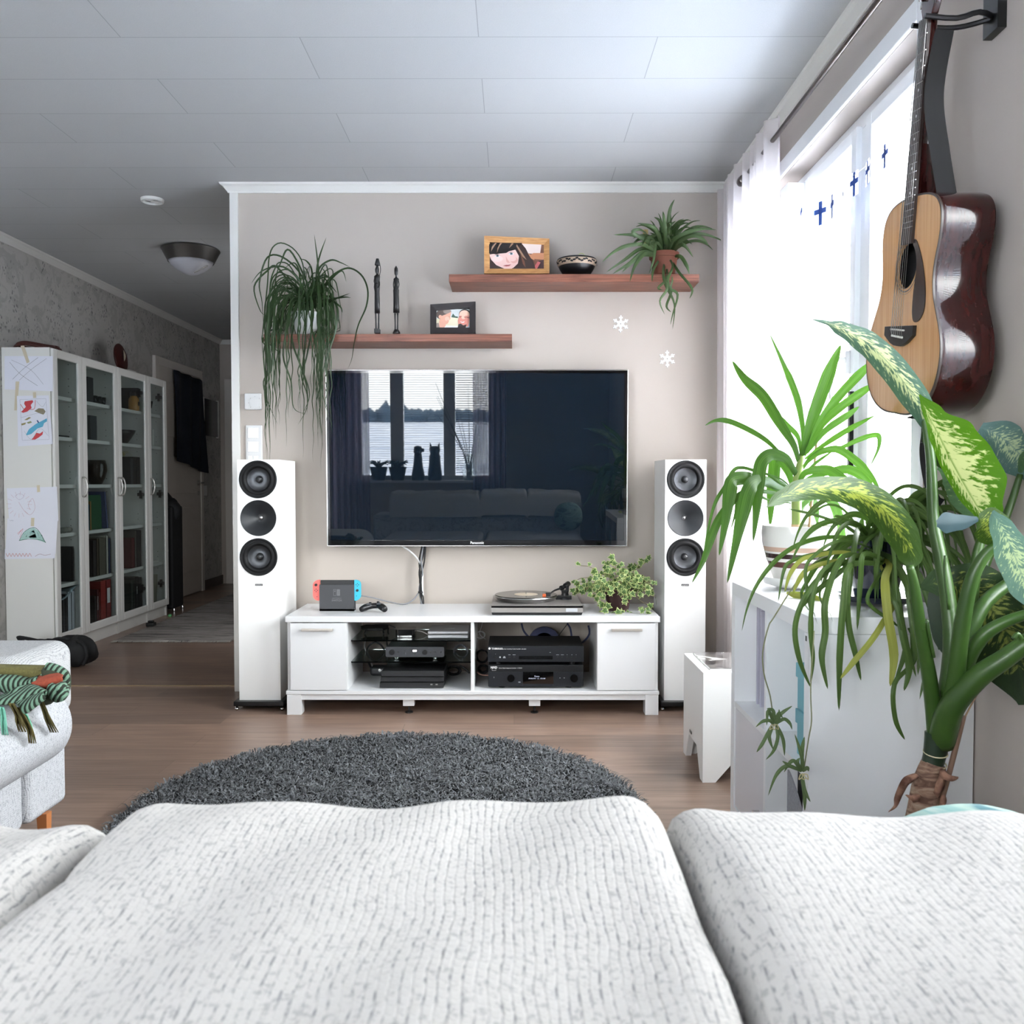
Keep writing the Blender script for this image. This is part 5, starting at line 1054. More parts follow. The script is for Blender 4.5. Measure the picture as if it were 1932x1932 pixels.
rays = [('l', (196, 160, 168), .5, z8([(160 + 75*math.cos(a_)*.9+0, 1370 + 75*math.sin(a_)), (160 + 75*math.cos(a_)*1.4, 1370 + 120*math.sin(a_)*.9)])) for a_ in np.linspace(0, 6, 16)]
sheet(z8([(55, 1235), (472, 1222), (484, 1505), (75, 1495)]), 'faint pencil drawing of a smiling sun face', [('l', (190, 150, 160), .6, z8([(155, 1350), (200, 1420), (250, 1455), (290, 1400), (270, 1320), (235, 1370), (250, 1410)])), ('l', (170, 150, 180), .5, z8([(125, 1300), (160, 1330), (200, 1300), (160, 1280), (125, 1300)]))] + rays, [z8([(305, 1210), (330, 1208), (332, 1265), (308, 1268)])], .0015)
sheet(z8([(40, 1740), (462, 1740), (455, 1815), (38, 1822)]), 'lowest drawing sheet with a red scribbled strip', [('l', (206, 150, 150), 1.2, z8([(50+i*14, 1775 + (25 if i % 2 else 0)) for i in range(16)])), ('l', (160, 120, 130), .8, z8([(290, 1800), (330, 1780), (370, 1790), (420, 1780)]))], (), .002)
sheet(z8([(62, 1485), (478, 1495), (462, 1780), (44, 1762)]), 'drawing of a green and turquoise tent with red scribbles',
      [('p', (170, 206, 200), 1, z8([(162, 1670), (200, 1600), (245, 1570), (280, 1562), (320, 1590), (378, 1685), (300, 1660), (240, 1650)])), ('p', TEAL, 1, z8([(240, 1645), (255, 1595), (280, 1580), (305, 1645)])), ('l', (60, 110, 90), 1.2, z8([(160, 1670), (195, 1605), (255, 1565), (310, 1575), (378, 1685)])), ('l', (60, 110, 90), 1.0, z8([(160, 1668), (250, 1655), (340, 1665), (378, 1685)])),
       ('l', (60, 110, 90), .8, z8([(200, 1620), (230, 1600), (215, 1640), (250, 1600)])), ('l', (60, 120, 110), .8, z8([(310, 1600), (330, 1650), (345, 1620), (360, 1670)])), ('l', (206, 110, 120), .7, z8([(145, 1610), (180, 1580), (150, 1620), (190, 1570), (165, 1640)])), ('l', (150, 150, 170), .5, z8([(80, 1498), (90, 1506), (98, 1498), (104, 1506), (112, 1500)]))],
      [z8([(258, 1480), (285, 1480), (282, 1550), (255, 1550)])], .0028)
# hall door textile, picture, switch, runner
b = MB(); TOW = mat('navy_textile', C(16, 24, 38), .9)
ytop = [P(325, 700, 7.83), P(380, 722, 8.50)]
def robe(u, v_):
    y = 7.80 + .72*u; zt_ = 2.04 - .015*u; zb_ = 1.24 - .10*u; z = zt_ + (zb_-zt_)*v_
    return (XL+.045+.012*math.sin(u*17+v_*3)+.03*v_+.02*math.sin(u*6)*v_, y - .03*v_*(1-u) + .02*v_*u, z)
b.grid(40, 14, robe); o = b.build('hanging_blanket', TOW, smooth=True, solid=.012); tag(o, 'dark navy blanket hanging over the hall door', 'blanket')
pf = thing('wall_picture', 'small dark picture with two pale edge strips at the hall end', 'picture', (XL, 8.8, 1.4))
ya_, yb_ = 8.60, 9.03; za, zb = ZZ(819, 8.8)-.02, ZZ(758, 8.8)+.02
MB().box(XL+.001, XL+.018, ya_, yb_, za, zb).build('print', mat('dark_print', C(30, 32, 34), .2), pf); 
for yy in (ya_, yb_-.012): MB().box(XL+.001, XL+.026, yy, yy+.012, za-.01, zb+.01).build('edge_strip', TRIMW, pf)
b = MB(); b.box(XL+.0005, XL+.012, 8.60, 8.70, .92, 1.02); tag(b.build('hall_light_switch', WHITE_SATIN, bevel=.003), 'small white light switch beside the hall door handle', 'switch')
RAG = mat('rag_rug', C(120, 116, 114), .95); n = NT(RAG); c_ = n.coord('Object', (1, 1, 1)); sp = n.new('SeparateXYZ'); n.link(c_, sp.inputs[0])
wv = n.noise(n.coord('Object', (1.2, 34, 1)), 1.0, 3, .6); n.col(n.ramp(wv, [(.40, C(44, 38, 40)), (.44, C(158, 152, 146)), (.53, C(140, 134, 130)), (.55, C(46, 38, 42)), (.58, C(166, 160, 154)), (.66, C(60, 52, 54))])); n.bump(n.noise(n.coord('Object', (30, 120, 1)), 1.5, 2), .6, .01)
rr_ = thing('runner_rug', 'striped grey rag rug running down the dim hall', 'rug', (-2.25, 5.74, 0)); MB().box(-2.63, -1.865, 5.76, 8.45, .0, .012).build('weave', RAG, rr_, bevel=.003)
b = MB()
for i in range(120):
    x = -2.63 + .765*i/119 + random.uniform(-.002, .002); b.tube([(x, 5.762, .007), (x+random.uniform(-.01, .01), 5.73+random.uniform(-.008, .006), .004)], [.0028, .001], 4)
fr_ = b.build('fringe', mat('fringe_grey', C(170, 166, 160), .9), rr_)
fr_['kind'] = 'stuff'
# black soft bag by the bookcase
bg = thing('black_bag', 'black cloth bag with a brown leather tab lying by the bookcases', 'bag', (-2.45, 5.02, 0)); BAG = mat('bag_cloth', C(18, 19, 22), .75)
def blob(cen, rx, ry, rz, pw=.8, nz=.06, seg=28, rn=14, seed=1):
    r_ = random.Random(seed); ph = [r_.uniform(0, 6) for _ in range(6)]; rings = []
    for i in range(rn+1):
        f = -HP + math.pi*i/rn; ring = []
        for j in range(seg):
            a_ = 2*math.pi*j/seg; k_ = 1 + nz*(math.sin(3*a_+ph[0]+2*f) + .6*math.sin(5*a_+ph[1]-3*f) + .5*math.sin(2*a_+ph[2]+5*f))
            cf = math.copysign(abs(math.cos(f))**pw, math.cos(f)); ca, sa_ = math.cos(a_), math.sin(a_)
            ring.append((cen[0]+rx*k_*cf*math.copysign(abs(ca)**pw, ca), cen[1]+ry*k_*cf*math.copysign(abs(sa_)**pw, sa_), max(.002, cen[2]+rz*k_*math.copysign(abs(math.sin(f))**pw, math.sin(f)))))
        rings.append(ring)
    return rings
b = MB(); b.ring_surf(blob((-2.52, 5.02, .085), .12, .10, .085, seed=3)); b.ring_surf(blob((-2.69, 5.05, .07), .14, .10, .072, seed=5)); b.build('bag_body', BAG, bg, smooth=True)
b = MB(); b.tube([(-2.47, 4.95, .155), (-2.42, 4.93, .135), (-2.405, 4.93, .07), (-2.43, 4.94, .02)], .009, 6, 4); b.tube([(-2.78, 5.0, .13), (-2.83, 5.0, .165), (-2.74, 4.97, .16), (-2.65, 4.95, .145)], .010, 6, 4); b.tube([(-2.62, 4.93, .15), (-2.56, 4.92, .175), (-2.50, 4.93, .165)], .008, 6, 4); b.build('strap', BAG, bg, smooth=True)
b = MB(); q = P(124, 1250, 4.86); b.grid(2, 4, lambda u, v_: (q.x-.012+.026*u+.012*v_, q.y+.012*v_*0, q.z+.03-.055*v_)); lt = b.build('leather_tab', mat('brown_leather', C(120, 66, 44), .5), bg, solid=.004)
b = MB(); b.lathe([(.007, 0), (.005, -.004), (0, -.005)], (q.x+.01, q.y-.003, q.z-.014), 'y', 14); b.build('snap_button', CHROME, lt, smooth=True)
# tall black bag beyond bookcases
tb = thing('upright_black_case', 'tall black upright case standing between the bookcases and the hall door', 'case', (-2.78, 7.16, 0))
MB().box(-2.96, -2.735, 7.05, 7.28, .03, .86).build('case_body', BAG, tb, bevel=.02)
b = MB(); b.ring_surf(blob((-2.83, 7.16, .82), .12, .10, .10, seed=9)); b.ring_surf([[(x, y, z) for x, y in ((-2.93, 7.08), (-2.74-dx, 7.08), (-2.74-dx, 7.26), (-2.93, 7.26))] for z, dx in ((.84, 0), (.98, .12))]); b.build('top_bundle', BAG, tb, smooth=True)
b = MB()
for yy in (7.07, 7.25): b.lathe([(.012, 0), (.012, .02), (.008, .035)], (-2.74, yy, 0), seg=10)
b.build('feet', CHROME, tb)
b = MB(); ty = P(262, 1178, 6.37); b.box(-2.66, -2.60, 6.33, 6.38, .006, .036); b.box(-2.65, -2.61, 6.34, 6.37, .036, .05); o = b.build('toy_cart', BLACK, bevel=.006); tag(o, 'small black toy cart on the floor before the third bookcase', 'toy')
b = MB(); b.lathe([(.012, 0), (.016, .01), (.01, .02)], (-2.69, 6.86, 0), seg=10); tag(b.build('green_toy_piece', mat('toy_green', C(96, 170, 110), .5), smooth=True), 'tiny green toy piece at the foot of the farthest bookcase', 'toy')
# ================================================================ shaggy round rug
RC = Vector((-.40, 2.71, 0)); RR = .80
rg = thing('round_shaggy_rug', 'round charcoal shaggy rug on the laminate floor', 'rug', RC)
SHAG = mat('shag_charcoal', C(84, 88, 92), .9); n = NT(SHAG); at_ = n.new('TexCoord'); 
n.col(n.mix(n.ramp(n.noise(n.coord('Object', (1, 1, 1)), 70, 4, .8), [(.40, g3(0)), (.60, g3(1))]), C(40, 42, 45), C(118, 121, 124)))
b = MB(); b.lathe([(RR, 0), (RR, .012), (0, .012)], RC, seg=64); b.build('backing', mat('rug_backing', C(40, 42, 45), .95), rg)
N = 60000
rad = RR*np.sqrt(rng.random(N)); ang = rng.random(N)*2*np.pi; bx = RC.x + rad*np.cos(ang); by = RC.y + rad*np.sin(ang)
cl_ = np.sin(bx*23+np.sin(by*17)*2) + np.sin(by*29+np.cos(bx*13)*2); d = cl_*1.6 + rng.normal(0, 1.2, N)
hgt = rng.uniform(.022, .040, N); ln = rng.uniform(.010, .038, N); dx, dy = np.cos(d)*ln, np.sin(d)*ln; wd = rng.uniform(.0018, .0034, N)
pxn, pyn = -np.sin(d)*wd, np.cos(d)*wd; V = []
for (fh, fo, fw) in ((0, 0, 1), (.6, .25, 1), (1, .75, .9), (.93, 1.25, .35)):
    for sg in (-1, 1): V.append(np.stack([bx + dx*fo + pxn*fw*sg, by + dy*fo + pyn*fw*sg, .012 + hgt*fh], 1))
V = np.stack(V, 1).reshape(-1, 3); base = np.arange(N)*8
Fc = np.concatenate([np.stack([base+k, base+k+1, base+k+3, base+k+2], 1) for k in (0, 2, 4)])
me = bpy.data.meshes.new('pile'); I = WM[rg].inverted(); V2 = V - np.array(RC)
me.vertices.add(len(V2)); me.vertices.foreach_set('co', V2.ravel()); me.loops.add(len(Fc)*4); me.loops.foreach_set('vertex_index', Fc.ravel().astype('i'))
me.polygons.add(len(Fc)); me.polygons.foreach_set('loop_start', np.arange(0, len(Fc)*4, 4, dtype='i')); me.update(calc_edges=True)
me.materials.append(SHAG); o = bpy.data.objects.new('pile', me); COL.objects.link(o); o.parent = rg; WM[o] = WM[rg]; o['kind'] = 'stuff'
# ================================================================ window dressing
SHEERW = bpy.data.materials.new('white_sheer'); SHEERW.use_nodes = True; sheer(SHEERW, C(232, 226, 226), .22)
def curt(u, v_):
    y = 4.32 - .95*u; z = .06 + 2.37*v_; a_ = .018*math.sin(u*52) + .012*math.sin(u*91+1)
    return (XR - .085 + a_ + .02*(1-v_)*math.sin(u*7), y + .10*(1-v_)*0, z)
b = MB(); b.grid(150, 10, curt); tag(b.build('curtain', SHEERW, smooth=True), 'long white sheer curtain at the left end of the side window', 'curtain')
b = MB()
rod = thing('curtain_rod', 'dark metal curtain rod with a round end knob by the ceiling', 'curtain rod', (XR-.085, 4.0, 2.40)); ROD = mat('rod_metal', C(112, 104, 100), .3, 1)
fy = 1.0*(XR-.085)/(XX(1404, 1)-0); fy = (XR-.085)/XX(1404, 1, 337); fz = ZZ(337, fy)
b = MB(); b.tube([(XR-.085, fy, fz), (XR-.085, 1.55, fz)], .009, 12); b.build('rod', ROD, rod, smooth=True)
b = MB(); b.lathe([(.010, .0), (.019, .004), (.022, .02), (.022, .045), (.016, .055), (0, .06)], (XR-.085, fy-.0, fz), 'y', 24); b.build('end_knob', ROD, rod, smooth=True, autos=35)
b = MB(); b.tube([(XR-.085, fy-.03, fz), (XR-.085, fy-.03, fz+.04), (XR, fy-.03, fz+.045)], .007, 8); b.lathe([(.02, 0), (.02, .006)], (XR-.006, fy-.03, fz+.045), 'x', 16); b.build('bracket', ROD, rod, smooth=True, autos=35)
# flag garland
gl_ = thing('flag_garland', 'string of small white paper flags with blue crosses across the side window', 'garland', (XR-.02, 3.1, 2.2))
FB = mat('flag_blue', C(58, 92, 172), .7); FWm = bpy.data.materials.new('flag_white'); FWm.use_nodes = True; sheer(FWm, C(240, 240, 244), .05)
xg = XR - .02
def YP(px, X=xg): return X*1.0/XX(px, 1.0, 380)
cord = []
for px, py in ((1500, 372), (1520, 376), (1545, 378), (1572, 366), (1592, 350), (1612, 330), (1636, 310), (1668, 280), (1700, 238)):
    y = YP(px); cord.append((xg, y, P(px, py, y).z))
b = MB(); b.tube(cord, .0012, 5, 3); b.build('string', TRIMW, gl_)
for px, py, w_, h_, tw_ in ((1512, 381, 9, 44, .2), (1535, 382, 9, 46, .7), (1548, 380, 8, 44, -.5), (1570, 366, 14, 46, .15), (1590, 350, 12, 46, .3), (1611, 325, 13, 44, -.1), (1636, 303, 12, 44, .2), (1668, 272, 12, 44, .1)):
    y = YP(px); tp = P(px, py, y).z; hh_ = h_/F*y; ww_ = .052; nf = Vector((math.cos(tw_), -math.sin(tw_), 0)); d_ = Vector((math.sin(tw_), math.cos(tw_), 0))
    b = MB(); c0 = Vector((xg, y, tp)); q = lambda u, v_, o=0: c0 + d_*(u-.5)*ww_ - Vector((0, 0, 1))*v_*hh_ + nf*o
    b.m = 0; b.poly([q(0, 0), q(1, 0), q(1, 1), q(0, 1)])
    b.m = 1
    for o in (.0008, -.0008): b.poly([q(.34, 0, o), q(.64, 0, o), q(.64, 1, o), q(.34, 1, o)]); b.poly([q(0, .3, o), q(1, .3, o), q(1, .52, o), q(0, .52, o)])
    b.build('paper_flag', [FWm, FB], gl_)
# ================================================================ subwoofer and magazine
sX0, sY0, sY1, sZ1 = .658, 3.05, 3.40, .385
sub_ = thing('subwoofer', 'white box subwoofer with cut-out feet beside the right speaker', 'subwoofer', (sX0+.17, 3.22, 0)); SX1 = 1.0
b = MB()
# side panels are profiles with triangular feet
e_ = .0226; prof = [(sY0+e_, 0), (sY0+.045, 0), (sY0+.115, .115), (sY1-.115, .115), (sY1-.045, 0), (sY1-e_, 0), (sY1-e_, sZ1), (sY0+e_, sZ1)]
b.prism([(y, z) for y, z in prof], 'x', sX0, sX0+.022); b.prism([(y, z) for y, z in prof], 'x', SX1-.022, SX1)
prof = [(sX0, 0), (sX0+.045, 0), (sX0+.145, .115), (SX1-.145, .115), (SX1-.045, 0), (SX1, 0), (SX1, sZ1), (sX0, sZ1)]
b.prism(prof, 'y', sY0, sY0+.022); b.prism(prof, 'y', sY1-.022, sY1); b.box(sX0+.001, SX1-.001, sY0+.001, sY1-.001, .10, sZ1+.001)
b.build('cabinet', SPW, sub_)
q = P(1302, 1402, 3.2); MB().box(sX0-.002, sX0, 3.24, 3.275, .115, .125).build('badge', bpy.data.materials['badge_grey'], sub_)
mg = thing('magazine', 'glossy dark magazine lying on the subwoofer', 'magazine', (.84, 3.24, sZ1)); b = MB()
b.box(.69, .99, 3.09, 3.385, sZ1+.001, sZ1+.006); b.build('pages', TRIMW, mg)
MGM = mat('magazine_cover', C(70, 66, 66), .15, coat=.6); n = NT(MGM); n.col(n.ramp(n.noise(n.coord('Object', (9, 14, 9)), 1, 3, .5, .6), [(.42, C(52, 50, 52)), (.5, C(120, 116, 114)), (.55, C(60, 56, 58)), (.62, C(200, 198, 196))]))
MB().box(.69, .99, 3.09, 3.385, sZ1+.006, sZ1+.008).build('cover', MGM, mg)
# ================================================================ shelf unit
uX0 = XX(1527, 2.03, 1330); uX1 = XR-.004; uY0, uY1 = 2.03, 2.762; uZ = .736
un = thing('cube_shelf_unit', 'white cube shelf unit under the side window, plants on top', 'shelf unit', ((uX0+uX1)/2, (uY0+uY1)/2, 0)); UW = mat('unit_white', C(238, 240, 242), .38)
T = .04
MB().box(uX0, uX1, uY0, uY1, uZ-T, uZ).build('top', UW, un, bevel=.0012)
MB().box(uX0, uX1, uY0+.0005, uY0+T, .0, uZ-T-.0008).build('side_panel', UW, un, bevel=.0012); MB().box(uX0, uX1, uY1-T, uY1, .0, uZ-T-.0008).build('side_panel', UW, un, bevel=.0012)
MB().box(uX0, uX1, uY0+T, uY1-T, .0, T).build('bottom', UW, un, bevel=.0012)
mz = .36; my = (uY0+uY1)/2
MB().box(uX0+.001, uX1, uY0+T, uY1-T, mz-.009, mz+.009).build('shelf', UW, un, bevel=.001); 
for z0, z1 in ((T, mz-.009), (mz+.009, uZ-T)): MB().box(uX0+.002, uX1, my-.009, my+.009, z0, z1).build('divider', UW, un, bevel=.001)
MB().box(uX1-.01, uX1-.004, uY0+T, uY1-T, T, uZ-T).build('back_panel', UW, un)
MB().box(uX1-.09, uX1-.085, uY0+T, uY1-T, mz+.009, uZ-T).build('back_panel', UW, un)
dr = MB().box(uX0+.004, uX0+.02, my+.014, uY1-T-.003, T+.003, mz-.012).build('door', mat('unit_door', C(222, 221, 226), .4), un, bevel=.001)
b = MB(); b.cyl((uX0-.014, my+.055, .12), .007, .018, 'x', 16); b.build('knob', CHROME, dr, smooth=True, autos=30)
b = MB(); b.box(uX0-.0005, uX0+.001, uY0+.022, uY0+.032, uZ-T-.02, uZ-T-.008); b.build('dark_plug', BLACK, un)
# things inside
PLS = mat('plastic_sleeve', C(186, 184, 200), .25, trans=.1)
for i in range(6):
    b = MB(); y_ = 2.642 + .0125*i; b.box(.742+.003*(i % 3), uX0+.29, y_, y_+.008, mz+.009, mz+.30+.006*(i % 2)); tag(b.build('plastic_folder', PLS, bevel=.002), 'upright grey-lilac plastic folder in the row inside the cube shelf unit', 'folder', 'plastic folders in the shelf unit')
TEALB = mat('teal_box', C(122, 182, 196), .55)
for i, (z0, lb) in enumerate(((mz+.010, 'lower'), (mz+.010+.115, 'upper'))):
    t = thing('teal_box', 'teal lidded box in the shelf unit, %s one of the stacked pair' % lb, 'box', (uX0+.18, 2.135, z0), group='stacked teal boxes')
    MB().box(uX0+.024, uX0+.27, uY0+T+.003, 2.19, z0, z0+.085).build('box_body', TEALB, t, bevel=.001); MB().box(uX0+.020, uX0+.273, uY0+T+.001, 2.193, z0+.078, z0+.113).build('lid', TEALB, t, bevel=.001)
fb = thing('felt_holder', 'grey felt holder with a hole hanging in the lower right cube', 'holder', (uX0+.03, 2.11, .045)); FELT = mat('grey_felt', C(150, 152, 158), .95); n = NT(FELT); n.col(n.mix(n.noise(n.coord('Object', (1, 1, 1)), 140, 3, .8), C(118, 120, 126), C(182, 184, 190)))
b = MB(); b.grid(14, 6, lambda u, v_: (uX0+.02, 2.245-.165*u, .045+(.265-.11*u**1.4)*v_))
b.build('front_flap', FELT, fb, solid=.004)
b = MB(); b.grid(6, 6, lambda u, v_: (uX0+.045, 2.24-.16*u, .045+.272*v_)); b.build('back_flap', mat('dark_felt', C(60, 62, 66), .95), fb, solid=.004)
# ================================================================ guitar on the wall
gd = math.radians(9.0); GU = Vector((0, math.cos(gd), math.sin(gd))); GV = Vector((0, -math.sin(gd), math.cos(gd))); GW = Vector((1, 0, 0)); GO = Vector((.913, 2.122, 1.212))
G = lambda u, v_, w=0: GO + GU*u + GV*v_ + GW*w
gt = thing('acoustic_guitar', 'acoustic guitar with pale spruce face and glossy dark red sides hanging on the wall', 'guitar', G(0, 0, .06))
half = [(0, 0), (.0, .05), (.008, .098), (.03, .147), (.065, .180), (.105, .197), (.145, .200), (.185, .190), (.225, .168), (.262, .147), (.295, .137), (.325, .1355), (.355, .140), (.390, .149), (.425, .151), (.455, .143), (.478, .120), (.490, .085), (.495, .045), (.496, 0)]
hp_ = [Vector((h_, v_, 0)) for v_, h_ in half]; hs_, _ = spline(hp_, 4); right_ = [(p_.x, p_.y) for p_ in hs_]; outline = right_ + [(-x_, y_) for x_, y_ in right_[1:-1]][::-1]
SPR = mat('spruce_top', C(208, 158, 106), .22, coat=.4); n = NT(SPR); n.col(n.ramp(n.noise(n.coord('Object', (1, 160, 3)), 1, 3, .5), [(.3, C(196, 144, 94)), (.7, C(216, 168, 116))]))
MAH = mat('mahogany_gloss', C(48, 19, 17), .1, spec=.2, coat=.4); n = NT(MAH); n.col(n.ramp(n.noise(n.coord('Object', (60, 60, 3)), 1, 4, .6), [(.3, C(32, 12, 11)), (.7, C(56, 22, 19))]))
b = MB(); rings = []
for w_, sc in ((.0, .995), (.003, 1), (.012, 1), (.04, 1), (.08, 1), (.112, 1), (.116, .996)):
    cx2 = 0; rings.append([G(x_*sc, .25+(y_-.25)*sc, w_) for x_, y_ in outline])
b.ring_surf(rings, True, (False, False))
bk = []
for sc, w_ in ((.996, .116), (.7, .124), (.3, .127)): bk.append([G(x_*sc, .25+(y_-.25)*sc, w_) for x_, y_ in outline])
b.ring_surf(bk, True, (False, True)); b.build('body_sides', MAH, gt, smooth=True, autos=50)
hv, hr_ = .342, .051
b = MB(); n0 = len(outline); hole = []
for x_, y_ in outline:
    an = math.atan2(y_-hv, x_); hole.append((hr_*math.cos(an), hv+hr_*math.sin(an)))
b.ring_surf([[G(x_*.996, .25+(y_-.25)*.996, -.0005) for x_, y_ in outline], [G(.5*x_+.5*h_[0], .5*y_+.5*h_[1], -.001) for (x_, y_), h_ in zip(outline, hole)], [G(h_[0], h_[1], -.001) for h_ in hole], [G(h_[0], h_[1], .004) for h_ in hole]], True, (False, False))
b.build('soundboard', SPR, gt)
b = MB(); b.ring_surf([[G(x_*s_, .25+(y_-.25)*s_, w_) for x_, y_ in outline] for s_, w_ in ((.985, -.0012), (1.002, -.0008), (1.002, .004))], True, (False, False)); b.build('binding', mat('binding_dark', C(60, 50, 44), .3), gt)
def gring(r0, r1, w_, m, nm):
    b = MB(); b.ring_surf([[G(r*math.cos(a_), hv+r*math.sin(a_), w_) for a_ in np.linspace(0, 2*math.pi, 48, endpoint=False)] for r in (r0, r1)], True, (False, False)); return b.build(nm, m, gt)
gring(.051, .0525, -.0014, BLACK, 'rosette'); gring(.0575, .0605, -.0014, BLACK, 'rosette'); gring(.0645, .0655, -.0014, BLACK, 'rosette')
b = MB(); b.ring_surf([[G(.09*math.cos(a_), hv+.09*math.sin(a_), .03) for a_ in np.linspace(0, 2*math.pi, 24, endpoint=False)]], True, (True, False)); b.poly([G(.09*math.cos(a_), hv+.09*math.sin(a_), .05) for a_ in np.linspace(0, 2*math.pi, 24, endpoint=False)]); b.build('soundhole_interior', BLACKM, gt)
pg = [(-.028, .398), (-.045, .392), (-.075, .355), (-.098, .31), (-.110, .27), (-.108, .235), (-.088, .215), (-.062, .214), (-.050, .235), (-.048, .275), (-.052, .31), (-.054, .335), (-.048, .36), (-.036, .378), (-.028, .386)]
def gplate(pts, w0, w1, m, nm, sm=4, bv=0):
    q = [Vector((x_, y_, 0)) for x_, y_ in pts]
    if sm: q, _ = spline(q + [q[0]], sm); q = q[:-1]
    b = MB(); b.ring_surf([[G(p_.x, p_.y, w0) for p_ in q], [G(p_.x, p_.y, w1) for p_ in q]]); return b.build(nm, m, gt, bevel=bv)
gplate(pg, -.0012, -.0028, mat('pickguard_dark', C(36, 28, 28), .2), 'pickguard')
gplate([(-.078, .205), (-.078, .182), (-.045, .165), (-.02, .158), (.02, .160), (.04, .165), (.078, .184), (.078, .205)], -.001, -.010, mat('ebony', C(22, 20, 21), .4), 'bridge', 0, .001)
gplate([(-.036, .196), (-.036, .1925), (.036, .1965), (.036, .200)], -.010, -.0135, mat('bone', C(232, 230, 222), .4), 'saddle', 0)
b = MB()
for k in range(6): p_ = G(-.028+.0112*k, .178+.001*k, -.010); b.lathe([(.0028, 0), (.0024, -.003), (0, -.004)], p_, 'x', 10)
b.build('bridge_pins', mat('pin_white', C(230, 228, 220), .4), gt)
FBm = mat('fretboard_dark', C(52, 40, 36), .45)
fbv0, fbv1 = hv+.048, .87
q = [(-.0275, fbv0), (.0275, fbv0), (.0215, fbv1), (-.0215, fbv1)]
gplate(q, -.001, -.0075, FBm, 'fretboard', 0); b = MB(); nk = []
for k in range(9):
    v_ = .496 + (.875-.496)*k/8; hw = .027 - .0055*(v_-.4)/.47; dp = .022 + (.07*(1-k/1.6)**2 if k < 1.6 else 0)
    nk.append([G(hw*math.cos(a_), v_, -.001 + dp*math.sin(a_)) for a_ in np.linspace(0, math.pi, 11)])
b.ring_surf(nk); b.build('neck', MAH, gt, smooth=True, autos=50)
b = MB(); heel = [[G(.028*math.cos(a_), .494+t_, .0+dp*math.sin(a_)) for a_ in np.linspace(0, math.pi, 9)] for t_, dp in ((0, .10), (.02, .085), (.045, .055), (.075, .035), (.11, .025))]; b.ring_surf(heel); b.build('heel', MAH, gt, smooth=True, autos=50)
L_ = .648; nutv = fbv1
for k in range(1, 21):
    v_ = nutv - L_*(1-2**(-k/12));
    if v_ < fbv0: break
    hw = .0215 + .006*(fbv1-v_)/(fbv1-fbv0); b = MB(); b.tube([G(-hw, v_, -.0078), G(hw, v_, -.0078)], .0010, 6); b.build('fret', CHROME, gt)
b = MB()
for k in (3, 5, 7, 9, 12, 15):
    va = nutv - L_*(1-2**(-k/12)); vb = nutv - L_*(1-2**(-(k-1)/12)); b.lathe([(.003, 0), (.003, -.0003)], G(0, (va+vb)/2, -.0076), 'x', 12)
b.build('fret_dots', TXTW, gt)
for k in range(6):
    b = MB(); u0 = -.028+.0112*k; u1 = -.018+.0072*k; b.tube([G(u0, .178+.001*k, -.011), G(u0, .195, -.0145), G(u1, nutv, -.0098)], .00045+.00012*k, 5); b.build('string', STEEL, gt)
gplate([(-.022, .872), (.022, .872), (.034, .895), (.036, .985), (.02, 1.05), (-.02, 1.05), (-.036, .985), (-.034, .895)], -.002, .014, MAH, 'headstock', 0, .003)
for sg in (-1, 1):
    for k in range(3):
        b = MB(); p_ = G(sg*.024, .915+.035*k, -.012); b.lathe([(.003, 0), (.003, .01)], p_, 'x', 10); q_ = G(sg*.040, .915+.035*k, .008); q2 = G(sg*.052, .915+.035*k, .008); b.tube([q_, q2], .003, 8); b.tube([G(sg*.052, .905+.035*k, .008), G(sg*.052, .925+.035*k, .008)], [.004, .004], 8); b.build('tuning_peg', CHROME, gt, smooth=True)
hk = thing('guitar_hook', 'dark wall hook carrying the guitar headstock', 'hook', (XR, G(0, .88).y, G(0, .88).z)); b = MB(); p_ = G(0, .885, 0); b.box(XR-.02, XR, p_.y-.03, p_.y+.03, p_.z-.05, p_.z+.04)
for sg in (-1, 1): b.tube([(XR-.01, p_.y, p_.z-.015), (XR-.06, p_.y+sg*.03, p_.z-.018), G(sg*.031, .86, .05), G(sg*.031, .865, -.02)], .006, 8, 3)
b.build('hook_body', BLACK, hk, smooth=True, autos=40)
# strap: upper part and hanging lower end
STR = mat('strap_black', C(14, 14, 15), .7)
def strap(path, w0, w1, lab):
    pts = [Vector(p_) for p_ in path]; b = MB(); pts, _ = spline(pts, 8); rings = []
    for i, p_ in enumerate(pts):
        w_ = w0 + (w1-w0)*i/(len(pts)-1); t_ = (pts[min(i+1, len(pts)-1)]-pts[max(i-1, 0)]).normalized(); sd = t_.cross(Vector((.2, 1, 0)).normalized()).normalized(); nn = sd.cross(t_)
        rings.append([p_+sd*w_+nn*.0015, p_-sd*w_+nn*.0015, p_-sd*w_-nn*.0015, p_+sd*w_-nn*.0015])
    b.ring_surf(rings); return b.build('strap', STR, gt)
pA = lambda x, y, Y: P(x, y, Y)
b = strap([G(-.02, .84, .03), pA(1762, 180, 1.97), pA(1774, 290, 1.97), pA(1789, 382, 1.97)], .020, .020, '')
b = strap([pA(1748, 812, 2.14), pA(1744, 850, 2.14), pA(1750, 895, 2.12), pA(1762, 940, 2.1), pA(1775, 952, 2.1)], .010, .014, '')
b = MB(); b.tube([pA(1712, 788, 2.12), pA(1736, 788, 2.12), pA(1742, 800, 2.13), pA(1739, 835, 2.13)], [.002, .006, .0035, .0035], 8, 3); tag(b.build('audio_plug', BLACK, smooth=True), 'small black plug and cable hanging below the guitar body', 'plug')
